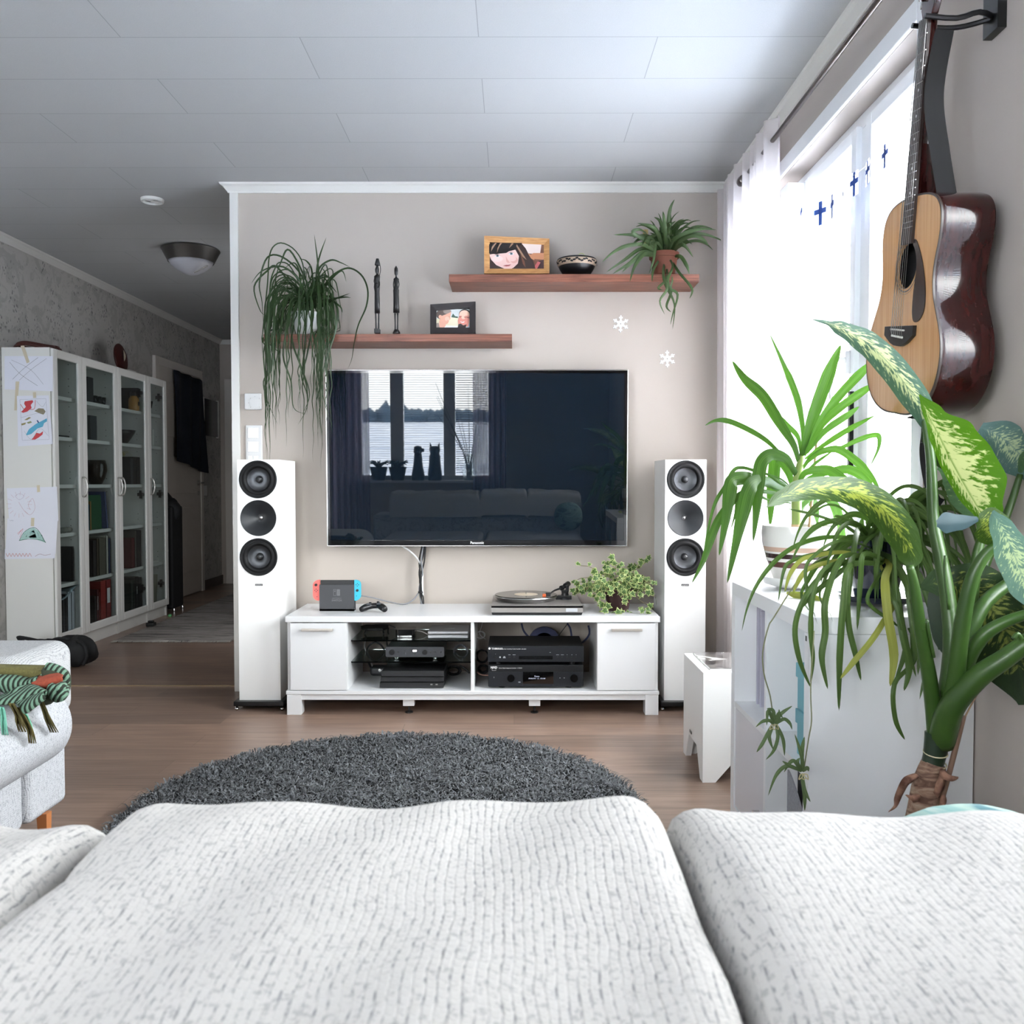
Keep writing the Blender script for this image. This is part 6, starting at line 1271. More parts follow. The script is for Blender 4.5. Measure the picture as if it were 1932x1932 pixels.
# ================================================================ foreground sofa
XS0, XS1 = -1.12, .60
ridge_px = [(-400, 1560), (-100, 1556), (0, 1552), (60, 1556), (110, 1553), (185, 1549), (228, 1556), (246, 1556), (262, 1545), (290, 1527), (330, 1520), (420, 1522), (540, 1526), (640, 1522), (760, 1517), (850, 1511), (950, 1513), (1040, 1514), (1120, 1516), (1200, 1516), (1250, 1521), (1330, 1526), (1460, 1531), (1560, 1534), (1640, 1536), (1760, 1540), (1860, 1544), (1932, 1548), (2200, 1560)]
YR = .70
rx = [P(x, y, YR) for x, y in ridge_px]; rX = np.array([p_.x for p_ in rx]); rZ = np.array([p_.z for p_ in rx])
def ridge(x): return float(np.interp(x, rX, rZ)) + .021
sofa = thing('sofa', 'white knit sofa seen from behind in the foreground', 'sofa', ((XS0+XS1)/2, .8, 0))
csx = [XS0, XX(243, .70, 1550), XX(1243, .70, 1520), XS1]
profile = [(.02, .10), (.10, .26), (.24, .45), (.50, .70), (.80, .88), (.955, .975), (1.0, .995), (1.0, 1.0), (.998, .96)]
for k in range(3):
    x0, x1 = csx[k], csx[k+1]; nU = max(20, int((x1-x0)/.008))
    def f(u, v_, x0=x0, x1=x1, k=k):
        x = x0 + (x1-x0)*u; ex = min(u, 1-u)*(x1-x0); rnd = min(1, ex/.035); rnd = (1-(1-rnd)**2)**.5
        a_ = v_*math.pi; # over the top from front (+Y) to back (-Y)
        zr = ridge(x); yc = .50; ry = .21; e = .42
        y = yc + ry*math.copysign(abs(math.cos(a_))**e, math.cos(a_)); 
        sn = max(math.sin(a_), 1e-4); zl = .42*(1-sn**.3) if v_ > .5 else .36*(1-sn**.11)
        # gentle sag across towards the camera and soft folds
        fold = .004*math.sin(x*21+y*9)+.003*math.sin(x*47-y*23) 
        z = zr - zl - .012*(1-min(1, (y-.29)/.42))**2 + fold*math.sin(a_) - (1-rnd)*.035
        if k == 1: z += .006*math.exp(-((y-.52+.10*x)/.02)**2)*-1
        return (x, y + .0*rnd, z)
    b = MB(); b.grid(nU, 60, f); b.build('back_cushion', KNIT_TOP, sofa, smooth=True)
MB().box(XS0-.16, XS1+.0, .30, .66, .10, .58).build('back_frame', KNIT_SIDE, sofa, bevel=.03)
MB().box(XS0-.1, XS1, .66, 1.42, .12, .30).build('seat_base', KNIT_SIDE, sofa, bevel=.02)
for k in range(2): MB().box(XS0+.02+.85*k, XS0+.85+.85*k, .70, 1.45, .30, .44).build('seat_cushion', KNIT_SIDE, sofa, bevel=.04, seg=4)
OAK = mat('oak_leg', C(176, 112, 68), .45)
for x_ in (XS0+.05, XS1-.08):
    for y_ in (.36, 1.34): b = MB(); b.lathe([(.014, 0), (.022, .12)], (x_, y_, 0), seg=14); b.build('leg', OAK, sofa, smooth=True)
# patterned cushion
cu = thing('cushion', 'pale teal patterned cushion peeking over the right end of the sofa', 'cushion', (.50, .90, .44)); CUM = mat('teal_pattern', C(178, 208, 202), .85); n = NT(CUM)
n.col(n.ramp(n.noise(n.coord('Object', (5, 5, 14)), 1.4, 3, .5, 1.5), [(.38, C(58, 104, 112)), (.46, C(150, 174, 164)), (.56, C(116, 156, 152)), (.62, C(172, 186, 178))]))
b = MB(); cc_ = P(1850, 1700, .90); top = P(1838, 1514, .90)
b.ring_surf(blob((top.x, .90, .585), .125, .075, top.z-.590, pw=.92, nz=.0, seg=32, rn=16)); b.build('cover', CUM, cu, smooth=True)
# ================================================================ side sofa
SXF = -1.27; s2 = thing('side_sofa', 'light grey knit sofa at the left edge, throw on its arm', 'sofa', (-1.7, 1.9, 0))
yA0, yA1 = 2.28, 2.50
pc_ = P(115, 1526, yA1-.03)
ZB = P(113, 1524, yA1-.05).z
SXF = XX(114, yA1-.04, 1480)
MB().box(SXF-.85, SXF-.012, 1.0, yA0+.02, ZB, .335).build('base', KNIT_SIDE, s2, bevel=.02, seg=3)
b = MB()
# far arm: rounded slab
MB().box(SXF-.88, SXF, yA0+.02, yA1, ZB+.005, .42).build('arm', KNIT_SIDE, s2, bevel=.02, seg=3)
zt_arm = P(50, 1216, yA1+.02).z
arx = XX(108, yA1+.02, 1250)
MB().box(SXF-.9, arx, yA0+.03, yA1+.13, .36, zt_arm).build('arm_cushion', KNIT_ARM, s2, bevel=.045, seg=5)
def roll(u, v_):
    y = 1.0 + (yA0+.16-1.0)*u; a_ = -HP*.72 + (HP*.72+HP)*v_; e = 1 if u < .97 else 1-((u-.97)/.03)**2*.25
    zc, xr = .385, XX(127, yA0+.1, 1380); ry, rz = .10, .105
    return (xr - ry + ry*e*math.cos(a_) , y, zc - .0 + rz*e*math.sin(a_) - .012*(1-u))
b = MB(); b.grid(40, 22, roll); 
b.build('seat_front', KNIT_SIDE, s2, smooth=True, solid=.004)
MB().box(SXF-.8, XX(127, yA0+.1, 1380)-.09, 1.0, yA0+.14, .30, .487).build('seat_cushion', KNIT_TOP, s2, bevel=.02, seg=3)
MB().box(SXF-1.0, SXF-.8, 1.0, yA1+.1, ZB, .80).build('backrest', KNIT_SIDE, s2, bevel=.04, seg=4)
b = MB(); lx = XX(88, yA1-.10, 1540); b.ring_surf([[(lx-.009, yA1-.12, 0), (lx+.009, yA1-.12, 0), (lx+.009, yA1-.10, 0), (lx-.009, yA1-.10, 0)], [(lx-.015, yA1-.125, ZB+.01), (lx+.013, yA1-.125, ZB+.01), (lx+.013, yA1-.098, ZB+.01), (lx-.015, yA1-.098, ZB+.01)]]); b.build('leg', OAK, s2)
b = MB(); b.ring_surf([[(SXF-.8, yA1-.13, 0), (SXF-.77, yA1-.13, 0), (SXF-.77, yA1-.1, 0), (SXF-.8, yA1-.1, 0)], [(SXF-.81, yA1-.14, ZB+.01), (SXF-.76, yA1-.14, ZB+.01), (SXF-.76, yA1-.09, ZB+.01), (SXF-.81, yA1-.09, ZB+.01)]]); b.build('leg', OAK, s2)
# throw
THR = mat('throw_olive', C(104, 100, 56), .95); n = NT(THR); n.bump(n.noise(n.coord('Object', (1, 1, 1)), 220, 2), .6, .003); n.col(n.mix(n.noise(n.coord('Object', (1, 1, 1)), 160, 2, .7), C(66, 64, 34), C(112, 106, 60)))
def striped(nm, ang):
    m = mat(nm, C(130, 170, 140), .95); n = NT(m); v = n.coord('Object', (1, 1, 1), (0, ang, 0)); s_ = n.new('SeparateXYZ'); n.link(v, s_.inputs[0])
    wv = n.math('SINE', n.math('MULTIPLY', n.math('ADD', s_.outputs[0], n.math('MULTIPLY', n.noise(v, 30, 2), .006)), 2*math.pi/.0125)); n.col(n.ramp(n.math('ADD', n.math('MULTIPLY', wv, .5), .5), [(.35, C(32, 40, 30)), (.55, C(104, 136, 116))])); n.bump(wv, .5, .003); return m
TS1 = striped('throw_stripes', .25); TS2 = striped('throw_stripes_steep', -.5); RST = mat('throw_rust', C(168, 78, 52), .95); n = NT(RST); n.col(n.mix(n.noise(n.coord('Object', (1, 1, 1)), 150, 2, .7), C(116, 46, 32), C(160, 78, 54)))
tr = thing('throw_blanket', 'folded green, olive and rust checked throw with fringe over the sofa arm', 'blanket', P(60, 1330, 2.3))
def layer(top, bot, Y0, Y1, m, nm, thick=.012, n_=24):
    """sheet between an upper and a lower traced edge, both at real depth, bulging outwards"""
    def cur(pts, u):
        q = u*(len(pts)-1); i = min(int(q), len(pts)-2); f_ = q-i; return (pts[i][0]+(pts[i+1][0]-pts[i][0])*f_, pts[i][1]+(pts[i+1][1]-pts[i][1])*f_)
    def fn(u, v_):
        a_ = cur(top, u); c2_ = cur(bot, u); x_, y_ = a_[0]+(c2_[0]-a_[0])*v_, a_[1]+(c2_[1]-a_[1])*v_; return P(x_, y_, Y0 + (Y1-Y0)*v_ - .025*math.sin(math.pi*v_))
    b = MB(); b.grid(n_, 10, fn); return b.build(nm, m, tr, smooth=True, solid=thick)
z5 = lambda pts: [(x*.1967, 1190 + y*.1967) for x, y in pts]
layer(z5([(-600, 330), (0, 340), (200, 345), (460, 350), (560, 370)]), z5([(-600, 420), (0, 430), (160, 430), (310, 470), (420, 440)]), 2.30, 2.29, THR, 'olive_fold')
layer(z5([(-600, 410), (0, 425), (160, 425), (300, 465), (380, 440)]), z5([(-600, 560), (0, 560), (110, 605), (180, 560), (330, 500)]), 2.28, 2.25, TS1, 'striped_fold')
layer(z5([(300, 500), (400, 440), (480, 415), (560, 412), (600, 440)]), z5([(330, 555), (410, 580), (480, 560), (540, 520), (590, 470)]), 2.26, 2.24, RST, 'rust_fold')
layer(z5([(-600, 590), (0, 640), (130, 590), (280, 530), (360, 545), (440, 590)]), z5([(-600, 720), (0, 700), (130, 700), (300, 640), (380, 600), (450, 600)]), 2.22, 2.15, TS2, 'lower_fold')
layer(z5([(150, 690), (260, 650), (350, 610), (420, 600)]), z5([(240, 790), (280, 770), (340, 720), (430, 640)]), 2.16, 2.10, TS1, 'hanging_corner')
b = MB(); eg = z5([(450, 350), (520, 360), (590, 395), (625, 460), (620, 550), (600, 620), (540, 640), (500, 560), (520, 530), (570, 560), (598, 500), (600, 440), (560, 412), (480, 420), (400, 470), (330, 540), (180, 580), (100, 640), (0, 665), (-200, 680)])
b.tube([P(x_, y_, 2.26 if y_ < 1300 else 2.20) for x_, y_ in eg], .0125, 8, 4); b.build('rolled_edge', TS2, tr, smooth=True)
b = MB(); b.tube([P(x_, y_, 2.265) for x_, y_ in z5([(440, 420), (520, 400), (590, 430), (605, 520), (570, 600), (500, 600), (450, 640), (420, 640)])], [.02]*8, 8, 3); b.build('inner_roll', mat('throw_dark', C(52, 58, 44), .95), tr, smooth=True)
def tassels(path, cnt, L, colr, nm, sp=10):
    b = MB(); 
    for k in range(cnt):
        o = (k-cnt/2)*sp*1.35/cnt; pts = [P(x_+o*(.4+.5*i/len(path)) + 1.3*math.sin(k*2+i*1.4), y_, 1.185*1665/(970-x_) -.006*math.sin(k+i)) for i, (x_, y_) in enumerate(path)]
        b.tube(pts, [.0022]*(len(path)-1) + [.0010], 5, 4)
    b.build('fringe', mat(nm, colr, .95), tr, smooth=True)
tassels(z5([(110, 700), (170, 800), (190, 870), (230, 970)]), 9, 1, C(84, 76, 38), 'fringe_olive', 16)
tassels(z5([(170, 740), (240, 850), (290, 950), (315, 1080)]), 9, 1, C(92, 84, 44), 'fringe_olive_light', 12)
tassels(z5([(380, 650), (430, 760), (470, 860), (525, 975)]), 9, 1, C(80, 74, 36), 'fringe_olive_dark', 14)
tassels(z5([(10, 735), (30, 800), (40, 900), (60, 1000)]), 8, 1, C(104, 166, 146), 'fringe_mint', 12)
tassels(z5([(250, 800), (300, 900), (325, 1040)]), 3, 1, C(120, 190, 160), 'fringe_mint_thin', 4)
# ================================================================ plants
def leafmat(name, c0, c1, rough=.4, trans=.35, stripes=0):
    m = mat(name, c0, rough, spec=.25); n = NT(m); uv = n.new('TexCoord'); sp = n.new('SeparateXYZ'); n.link(uv.outputs['UV'], sp.inputs[0])
    s_ = n.math('ABSOLUTE', n.math('SUBTRACT', sp.outputs[0], .5))
    mid = n.ramp(s_, [(.0, g3(1)), (.09, g3(0))])
    nz = n.noise(n.coord('UV', (28, 2.5, 1)), 1, 2); base = n.mix(n.ramp(nz, [(.3, g3(0)), (.7, g3(1))]), c0, c1)
    col = n.mix(n.math('MULTIPLY', mid, .35), base, c1)
    n.col(col); out = n.n['Material Output']; tl = n.new('BsdfTranslucent'); n.link(n.mix(.6, col, C(62, 106, 8)), tl.inputs[0])
    mx = n.new('MixShader'); mx.inputs[0].default_value = trans; n.link(n.b.outputs[0], mx.inputs[1]); n.link(tl.outputs[0], mx.inputs[2]); n.link(mx.outputs[0], out.inputs[0]); return m
L_DARK = leafmat('leaf_dark_green', C(38, 66, 38), C(70, 98, 60)); L_SPI = leafmat('leaf_spider', C(40, 66, 28), C(92, 116, 60), trans=.22); L_PON = leafmat('leaf_thin_dark', C(28, 44, 26), C(54, 74, 42), trans=.12)
L_YUC = leafmat('leaf_bright', C(42, 82, 26), C(88, 122, 58), .35, .30); L_YEL = leafmat('leaf_yellowing', C(136, 142, 56), C(168, 170, 86), .5, .3)
SOIL = mat('soil', C(52, 42, 36), .95)
def arc(root, az, elev, L, droop, n=6, kink=0):
    """leaf path growing from root: leaves at elevation and bends down by gravity"""
    p = Vector(root); d = Vector((math.cos(az)*math.cos(elev), math.sin(az)*math.cos(elev), math.sin(elev))); pts = [p.copy()]; st = L/n
    for i in range(n):
        d = (d + Vector((0, 0, -1))*droop*(i+1)/n*(.6+.4*random.random())).normalized(); p = p + d*st; pts.append(p.copy())
    return pts
# ---- grassy plant on the lower shelf
zs = LS[3]; pc_ = Vector((XX(578.5, 4.285, 610), 4.285, zs))
gp1 = thing('grassy_potted_plant', 'potted plant with very long thin drooping leaves on the lower shelf', 'potted plant', pc_)
WPOT = mat('ceramic_white', C(228, 228, 226), .35); rt_ = 27/F*4.28; hp2 = P(578, 590, 4.27).z - zs
b = MB(); b.lathe([(rt_*.58, 0), (rt_*.62, .004), (rt_*.86, hp2*.45), (rt_*1.0, hp2*.9), (rt_*1.03, hp2), (rt_*.96, hp2), (rt_*.9, hp2*.82), (0, hp2*.8)], pc_, seg=40); o = b.build('pot', WPOT, gp1, smooth=True, autos=50)
b = MB()
for k in range(16):
    a_ = 2*math.pi*k/16; r_ = rt_*1.0; ce = pc_ + Vector((r_*math.cos(a_), r_*math.sin(a_), hp2*.86)); tx = Vector((-math.sin(a_), math.cos(a_), 0)); b.tube([ce + tx*.012*math.cos(s_) + Vector((0, 0, 1))*.010*math.sin(s_) for s_ in np.linspace(math.pi, 2*math.pi, 7)], .0016, 5)
b.build('rim_relief', WPOT, o)
b = MB(); b.lathe([(rt_*.9, hp2*.86), (0, hp2*.88)], pc_, seg=24); b.build('soil', SOIL, gp1)
z4b = lambda pts: [(430 + x*.24845, 322 + y*.24845) for x, y in pts]
tr1 = [[(640, 1030), (600, 850), (470, 605), (400, 700), (300, 1000)], [(620, 1040), (560, 800), (420, 660), (300, 660), (240, 850), (260, 1000), (270, 1180)], [(640, 1040), (640, 780), (600, 690), (540, 670)], [(670, 1040), (690, 800), (655, 480)], [(665, 1000), (680, 720), (748, 505)],
       [(680, 1040), (720, 900), (790, 800), (910, 740), (1010, 790), (1060, 900), (1050, 1030), (990, 1170), (960, 1300), (940, 1430), (910, 1505)], [(670, 1030), (700, 900), (690, 750), (780, 680), (860, 700), (930, 735)], [(690, 1040), (780, 980), (880, 960), (935, 965)], [(690, 1050), (800, 980), (928, 930)],
       [(600, 1050), (500, 900), (370, 730), (300, 760), (200, 880), (240, 1050), (280, 1100)], [(620, 1050), (560, 860), (420, 730), (260, 760), (175, 860)], [(590, 1050), (480, 960), (340, 1000), (270, 1180), (260, 1400)], [(600, 1060), (450, 950), (330, 1080), (310, 1300), (330, 1500), (270, 1600), (300, 1750), (380, 1932)],
       [(650, 1060), (640, 900), (600, 1000), (590, 1300), (570, 1500), (600, 1650), (600, 1800), (530, 1932)], [(660, 1050), (700, 950), (790, 1050), (820, 1200), (760, 1400), (710, 1600), (740, 1780), (790, 1932)], [(680, 1050), (760, 950), (830, 1050), (810, 1250), (740, 1350), (720, 1500)], [(690, 1040), (760, 980), (850, 1030), (870, 1080)],
       [(660, 1040), (710, 900), (740, 780), (700, 730)], [(650, 1050), (740, 860), (830, 930)], [(640, 1050), (560, 900), (540, 760), (500, 700), (430, 740)], [(680, 1030), (740, 880), (860, 760), (900, 850)], [(600, 1060), (500, 980), (460, 1150), (420, 1400), (480, 1600), (500, 1800), (600, 1850)], [(620, 1060), (560, 950), (500, 1100), (490, 1300), (560, 1500), (620, 1700), (560, 1860)], [(640, 1060), (620, 950), (640, 1150), (600, 1400), (560, 1560), (600, 1700), (600, 1850)]]
b = MB()
for i, q in enumerate(tr1):
    q = z4b(q); n_ = len(q); b.leaf([P(x_, y_, 4.27 - .12*min(1, j/2) + .03*math.sin(i*3)) if j else P(x_, y_, 4.27) for j, (x_, y_) in enumerate(q)], .0042, 5, .3, .8*math.sin(i))
for i in range(120):
    az = random.uniform(-math.pi, 0) + (.0 if random.random() < .8 else math.pi); L = random.uniform(.2, .75) if random.random() < .7 else random.uniform(.8, 1.15)
    root = pc_ + Vector((random.uniform(-.03, .03), random.uniform(-.03, .03), hp2)); el = random.uniform(.9, 1.5)
    d0 = Vector((math.cos(az), math.sin(az)*.5, 0)).normalized(); pts = [root]; dd = (d0*math.cos(el) + Vector((0, 0, 1))*math.sin(el)).normalized(); p_ = root.copy(); n_ = 9 if L < .62 else 17; up_ = random.uniform(.08, .20)
    sw = random.uniform(-.3, .3)
    for j in range(n_):
        dd = (dd + Vector((sw*.3*math.sin(j*1.3+i)-dd.x*.25, .0, -.62))).normalized() if j else dd; stp = L/n_; p_ = p_ + dd*stp
        p_.y = min(p_.y, 4.385); 
        if p_.y > 4.14 and p_.z < zs+.02 and LS[0]-.03 < p_.x: p_.y = 4.13 if p_.z < zs+.012 else p_.y
        pts.append(p_.copy())
    for q in pts: q.x = pc_.x + .19*math.tanh((q.x-pc_.x)/.19) - .012*random.random()
    b.leaf(pts, random.uniform(.0016, .0034) if L < .62 else .0030, 3, .3, random.uniform(-1, 1))
b.push(lambda x, y, z: (x, min(y, 4.392), z) if not (x > LS[0]-.008 and y > 4.172 and LS[2]-.006 < z < zs+.006) else ((x, y, zs+.006) if z > zs-.012 and y > 4.2 else (x, 4.17, z)))
b.build('foliage', L_PON, gp1, smooth=True)
# ---- spider plant on the upper shelf
zs2 = US[3]; pc2 = Vector((XX(1253, 4.28, 500), 4.285, zs2)); TER = mat('terracotta', C(112, 62, 44), .7)
gp2 = thing('spider_plant', 'spider plant in a terracotta pot on the upper shelf', 'potted plant', pc2); rr2 = 27/F*4.28; h2 = P(1253, 477, 4.27).z - zs2
b = MB(); b.lathe([(rr2*.72, 0), (rr2*.92, h2*.8), (rr2*1.02, h2*.8), (rr2*1.04, h2), (rr2*.92, h2), (rr2*.88, h2*.85), (0, h2*.85)], pc2, seg=36); b.build('pot', TER, gp2, smooth=True, autos=40)
b = MB(); b.lathe([(rr2*1.0, 0), (rr2*1.15, .012), (rr2*1.1, .012), (rr2*.95, .004)], pc2, seg=36); b.build('saucer', TER, gp2, smooth=True, autos=40)
z5b = lambda pts: [(840 + x*.3002, 322 + y*.3002) for x, y in pts]
tr2 = [[(1370, 520), (1340, 400), (1300, 350), (1205, 330)], [(1380, 520), (1370, 400), (1350, 320), (1312, 292)], [(1390, 520), (1385, 400), (1375, 300), (1368, 255)], [(1395, 520), (1400, 350), (1415, 240), (1442, 180)], [(1400, 520), (1400, 420), (1410, 350), (1450, 315)],
       [(1400, 520), (1440, 430), (1540, 380), (1620, 365), (1705, 372)], [(1410, 520), (1470, 420), (1560, 400), (1650, 405), (1780, 455)], [(1420, 520), (1480, 440), (1560, 410), (1620, 430), (1655, 470)], [(1430, 520), (1470, 470), (1510, 475), (1560, 545)], [(1360, 520), (1280, 440), (1180, 405), (1055, 403)],
       [(1350, 530), (1260, 440), (1180, 390), (1220, 370), (1270, 400)], [(1350, 540), (1260, 470), (1150, 470), (1060, 510), (985, 575)], [(1350, 540), (1240, 490), (1130, 560), (1010, 640)], [(1350, 545), (1250, 510), (1160, 580), (1050, 650)], [(1350, 540), (1260, 520), (1190, 600), (1160, 700)], [(1340, 540), (1240, 530), (1170, 580), (1110, 640)],
       [(1430, 540), (1480, 540), (1520, 600), (1535, 650)], [(1400, 540), (1430, 600), (1400, 680), (1410, 740), (1460, 780), (1430, 900), (1415, 970)], [(1390, 560), (1370, 640), (1385, 720), (1440, 840), (1428, 1000)], [(1380, 560), (1370, 650), (1395, 740), (1350, 820), (1380, 905)], [(1390, 580), (1390, 680), (1340, 735), (1365, 750)],
       [(1400, 700), (1420, 760), (1390, 850), (1420, 890)], [(1420, 560), (1470, 640), (1550, 740), (1535, 805)], [(1360, 540), (1310, 620), (1300, 700)], [(1380, 530), (1330, 450), (1310, 560), (1280, 650)]]
b = MB()
for i, q in enumerate(tr2):
    q = z5b(q); b.leaf([P(x_, y_, (4.28 if j == 0 else 4.2 - .05*min(j, 2) + .03*math.sin(i*2.2))) for j, (x_, y_) in enumerate(q)], .0085 if i < 17 else .006, 5, .35, .5*math.sin(i*1.7))
for i in range(46):
    az = random.uniform(-math.pi*.95, -.05*math.pi); pts = arc(pc2 + Vector((random.uniform(-.03, .03), random.uniform(-.03, .02), h2)), az, random.uniform(.6, 1.4), random.uniform(.12, .26), .55, 6)
    for q in pts: q.y = min(q.y, 4.38)
    b.leaf(pts, random.uniform(.005, .008), 4, .35, random.uniform(-.6, .6))
b.push(lambda x, y, z: (min(x, .955), min(y, 4.39), z) if not (y > 4.172 and US[2]-.006 < z < zs2+.006) else ((x, y, zs2+.006) if z > zs2-.012 and y > 4.2 else (x, 4.17, z)))
b.build('foliage', leafmat('leaf_spider_dark', C(40, 62, 36), C(92, 112, 74), trans=.2), gp2, smooth=True)
b = MB(); q = P(1221, 445, 4.26); b.box(q.x-.012, q.x-.004, 4.26, 4.262, q.z-.05, q.z+.03); b.box(q.x-.02, q.x+.004, 4.26, 4.262, q.z+.0, q.z+.03); b.build('plant_tag', mat('tag_yellow', C(196, 170, 110), .6), gp2)
# ---- ivy on the bench
iv = thing('ivy_plant', 'variegated ivy in a dark red pot on the right end of the bench', 'potted plant', (XX(1166, 4.13, 1140), 4.13, zt)); ic = Vector(iv.location)
b = MB(); b.lathe([(.048, 0), (.064, .085), (.070, .085), (.072, .105), (.064, .105), (.06, .09), (0, .088)], ic, seg=36); b.build('pot', mat('dark_red_pot', C(52, 24, 24), .3), iv, smooth=True, autos=40)
IVM = mat('ivy_leaf', C(80, 110, 62), .5, spec=.3); n = NT(IVM); uv = n.new('TexCoord'); sp = n.new('SeparateXYZ'); n.link(uv.outputs['UV'], sp.inputs[0])
rim = n.ramp(n.math('ADD', sp.outputs[0], n.math('MULTIPLY', n.noise(n.coord('Object', (1, 1, 1)), 90, 2), .25)), [(.86, g3(0)), (1.06, g3(1))]); n.col(n.mix(rim, n.mix(n.noise(n.coord('Object', (1, 1, 1)), 30, 2), C(34, 62, 28), C(80, 108, 48)), C(164, 176, 112)))
star = [(0, -.35), (.28, -.5), (.62, -.30), (.40, -.02), (.72, .30), (.30, .30), (0, .85), (-.30, .30), (-.72, .30), (-.40, -.02), (-.62, -.30), (-.28, -.5)]
def ivyleaf(b, c_, s, nrm, rot):
    nrm = nrm.normalized(); t_ = nrm.orthogonal().normalized(); q_ = nrm.cross(t_); t_, q_ = t_*math.cos(rot)+q_*math.sin(rot), q_*math.cos(rot)-t_*math.sin(rot)
    k = len(b.v); b.v.append(c_ + nrm*s*.08); b.uv[k] = (0, 0)
    for i, (x_, y_) in enumerate(star): b.v.append(c_ + t_*x_*s + q_*y_*s - nrm*s*.12*(x_*x_+y_*y_)); b.uv[len(b.v)-1] = (1, 0)
    for i in range(12): b.face((k, k+1+i, k+1+(i+1) % 12))
b = MB(); st_ = MB()
for i in range(46):
    az = random.uniform(0, 2*math.pi); el = random.uniform(.1, 1.4); L = random.uniform(.08, .20)
    root = ic + Vector((.04*math.cos(az), .04*math.sin(az), .10)); pts = arc(root, az, el, L, .45, 5)
    for q in pts: q.y = min(q.y, 4.36); q.z = max(q.z, zt+.012) if q.y > 3.935 else q.z
    st_.tube(pts, .0013, 4)
    for q in pts[1:]:
        for r_ in range(1): ivyleaf(b, q + Vector((random.uniform(-.012, .012), random.uniform(-.012, .004), random.uniform(-.006, .012))), random.uniform(.017, .028), Vector((random.uniform(-.7, .7), -1, random.uniform(-.1, 1.1))), random.uniform(0, 6))
zi = lambda x_, y_: (860 + x_*.207, 1020 + y_*.207)
for sx_, sy_, s_ in ((1260, 275, .024), (1290, 330, .024), (1390, 200, .020), (1450, 200, .018), (1500, 230, .018), (1360, 290, .02), (1290, 430, .022), (1330, 500, .022), (1310, 590, .024), (1350, 650, .024), (1380, 600, .024), (1490, 640, .026), (1540, 540, .022), (1590, 680, .022), (1680, 320, .018), (1750, 420, .02), (1700, 640, .02), (1740, 680, .02), (1760, 610, .02), (1640, 690, .018), (1420, 470, .022), (1500, 460, .022), (1560, 420, .02), (1640, 400, .02), (1600, 470, .022), (1340, 350, .022), (1380, 240, .02), (1440, 660, .02), (1520, 330, .02), (1680, 480, .02)):
    for r_ in range(2): ivyleaf(b, P(*zi(sx_+random.uniform(-20, 20), sy_+random.uniform(-20, 20)), 4.0+random.uniform(0, .06)), s_*1.15, Vector((random.uniform(-.5, .5), -1, random.uniform(0, .8))), random.uniform(0, 6))
st_.tube([P(*zi(x_, y_), 4.08) for x_, y_ in ((1500, 480), (1450, 350), (1380, 300), (1290, 320), (1250, 280))], .0015, 4, 3); st_.tube([P(*zi(x_, y_), 4.08) for x_, y_ in ((1500, 450), (1480, 300), (1420, 220), (1390, 190))], .0015, 4, 3); st_.tube([P(*zi(x_, y_), 4.05) for x_, y_ in ((1600, 480), (1700, 560), (1760, 600), (1730, 680))], .0015, 4, 3)
fi_ = lambda x, y, z: (min(x, .66), y, max(z, zt+.002)) if y > 3.93 else (x, y, z)
b.push(fi_); st_.push(fi_); b.build('foliage', IVM, iv); st_.build('stems', mat('ivy_stem', C(104, 92, 60), .7), iv)
# ---- yucca-like plant in the striped pot on the shelf unit
ypot = P(1507, 1050, 2.60); yc = Vector((ypot.x, 2.60, uZ+.001))
yu = thing('dracaena', 'tall bright green strap-leaved plant in a white pot with brown stripes', 'potted plant', yc)
b = MB(); b.lathe([(.055, .0), (.098, .012), (.108, .034), (.104, .034), (.092, .016), (0, .010)], yc, seg=48); b.build('saucer', WPOT, yu, smooth=True, autos=50)
zr_ = P(1505, 995, 2.5).z - uZ; pr_ = [(.0, .014), (.066, .014), (.074, .03), (.094, .09), (.104, .13), (.107, .16), (.105, zr_), (.098, zr_), (.098, .15), (0, .145)]
PSM = mat('striped_pot', C(228, 226, 222), .18, coat=.3); n = NT(PSM); sp = n.new('SeparateXYZ'); n.link(n.coord('Object'), sp.inputs[0]); PSZ = yc.z
zz = n.math('SUBTRACT', sp.outputs[2], 0)
def pz(py): return (P(1505, py, 2.5).z - 0)
hb = lambda py: (P(1505, py, 2.5).z - uZ)/.25
WHT = C(230, 228, 224)
n.col(n.ramp(n.math('DIVIDE', zz, .25), [(0, WHT), (hb(1075.5), C(96, 66, 60)), (hb(1064), WHT), (hb(1058), C(58, 42, 42)), (hb(1049), WHT), (hb(1045), C(204, 172, 154)), (hb(1036), WHT)], 'CONSTANT'))
b = MB(); b.lathe([(r_, z_) for r_, z_ in pr_], yc, seg=56); b.build('pot', PSM, yu, smooth=True, autos=60)
b = MB(); b.lathe([(.098, zr_-.02), (0, zr_-.016)], yc, seg=30); b.build('soil', SOIL, yu)
for k_ in ('y',):
    b = MB(); stp = [P(1502, 1003, 2.6), P(1503, 975, 2.6), P(1503, 930, 2.6), P(1507, 890, 2.6), P(1513, 860, 2.6)]; b.tube(stp, [.013, .015, .015, .013, .006], 12, 4); b.build('stem', mat('green_cane', C(138, 160, 84), .5), yu, smooth=True)
    b = MB(); b.tube([P(1502, 1004, 2.6), P(1503, 982, 2.6)], [.0165, .013], 12); b.build('woody_base', mat('woody_tan', C(196, 166, 128), .8), yu, smooth=True)
    b = MB(); b.tube([P(1526, 1003, 2.62), P(1534, 920, 2.63), P(1541, 830, 2.64)], .0045, 8); b.build('support_stick', mat('bamboo', C(168, 142, 112), .7), yu)
zc4 = lambda pts: [(1370 + x*.1552, 630 + y*.1552) for x, y in pts]; zc3 = lambda pts: [(1300 + x*.1398, 860 + y*.1398) for x, y in pts]
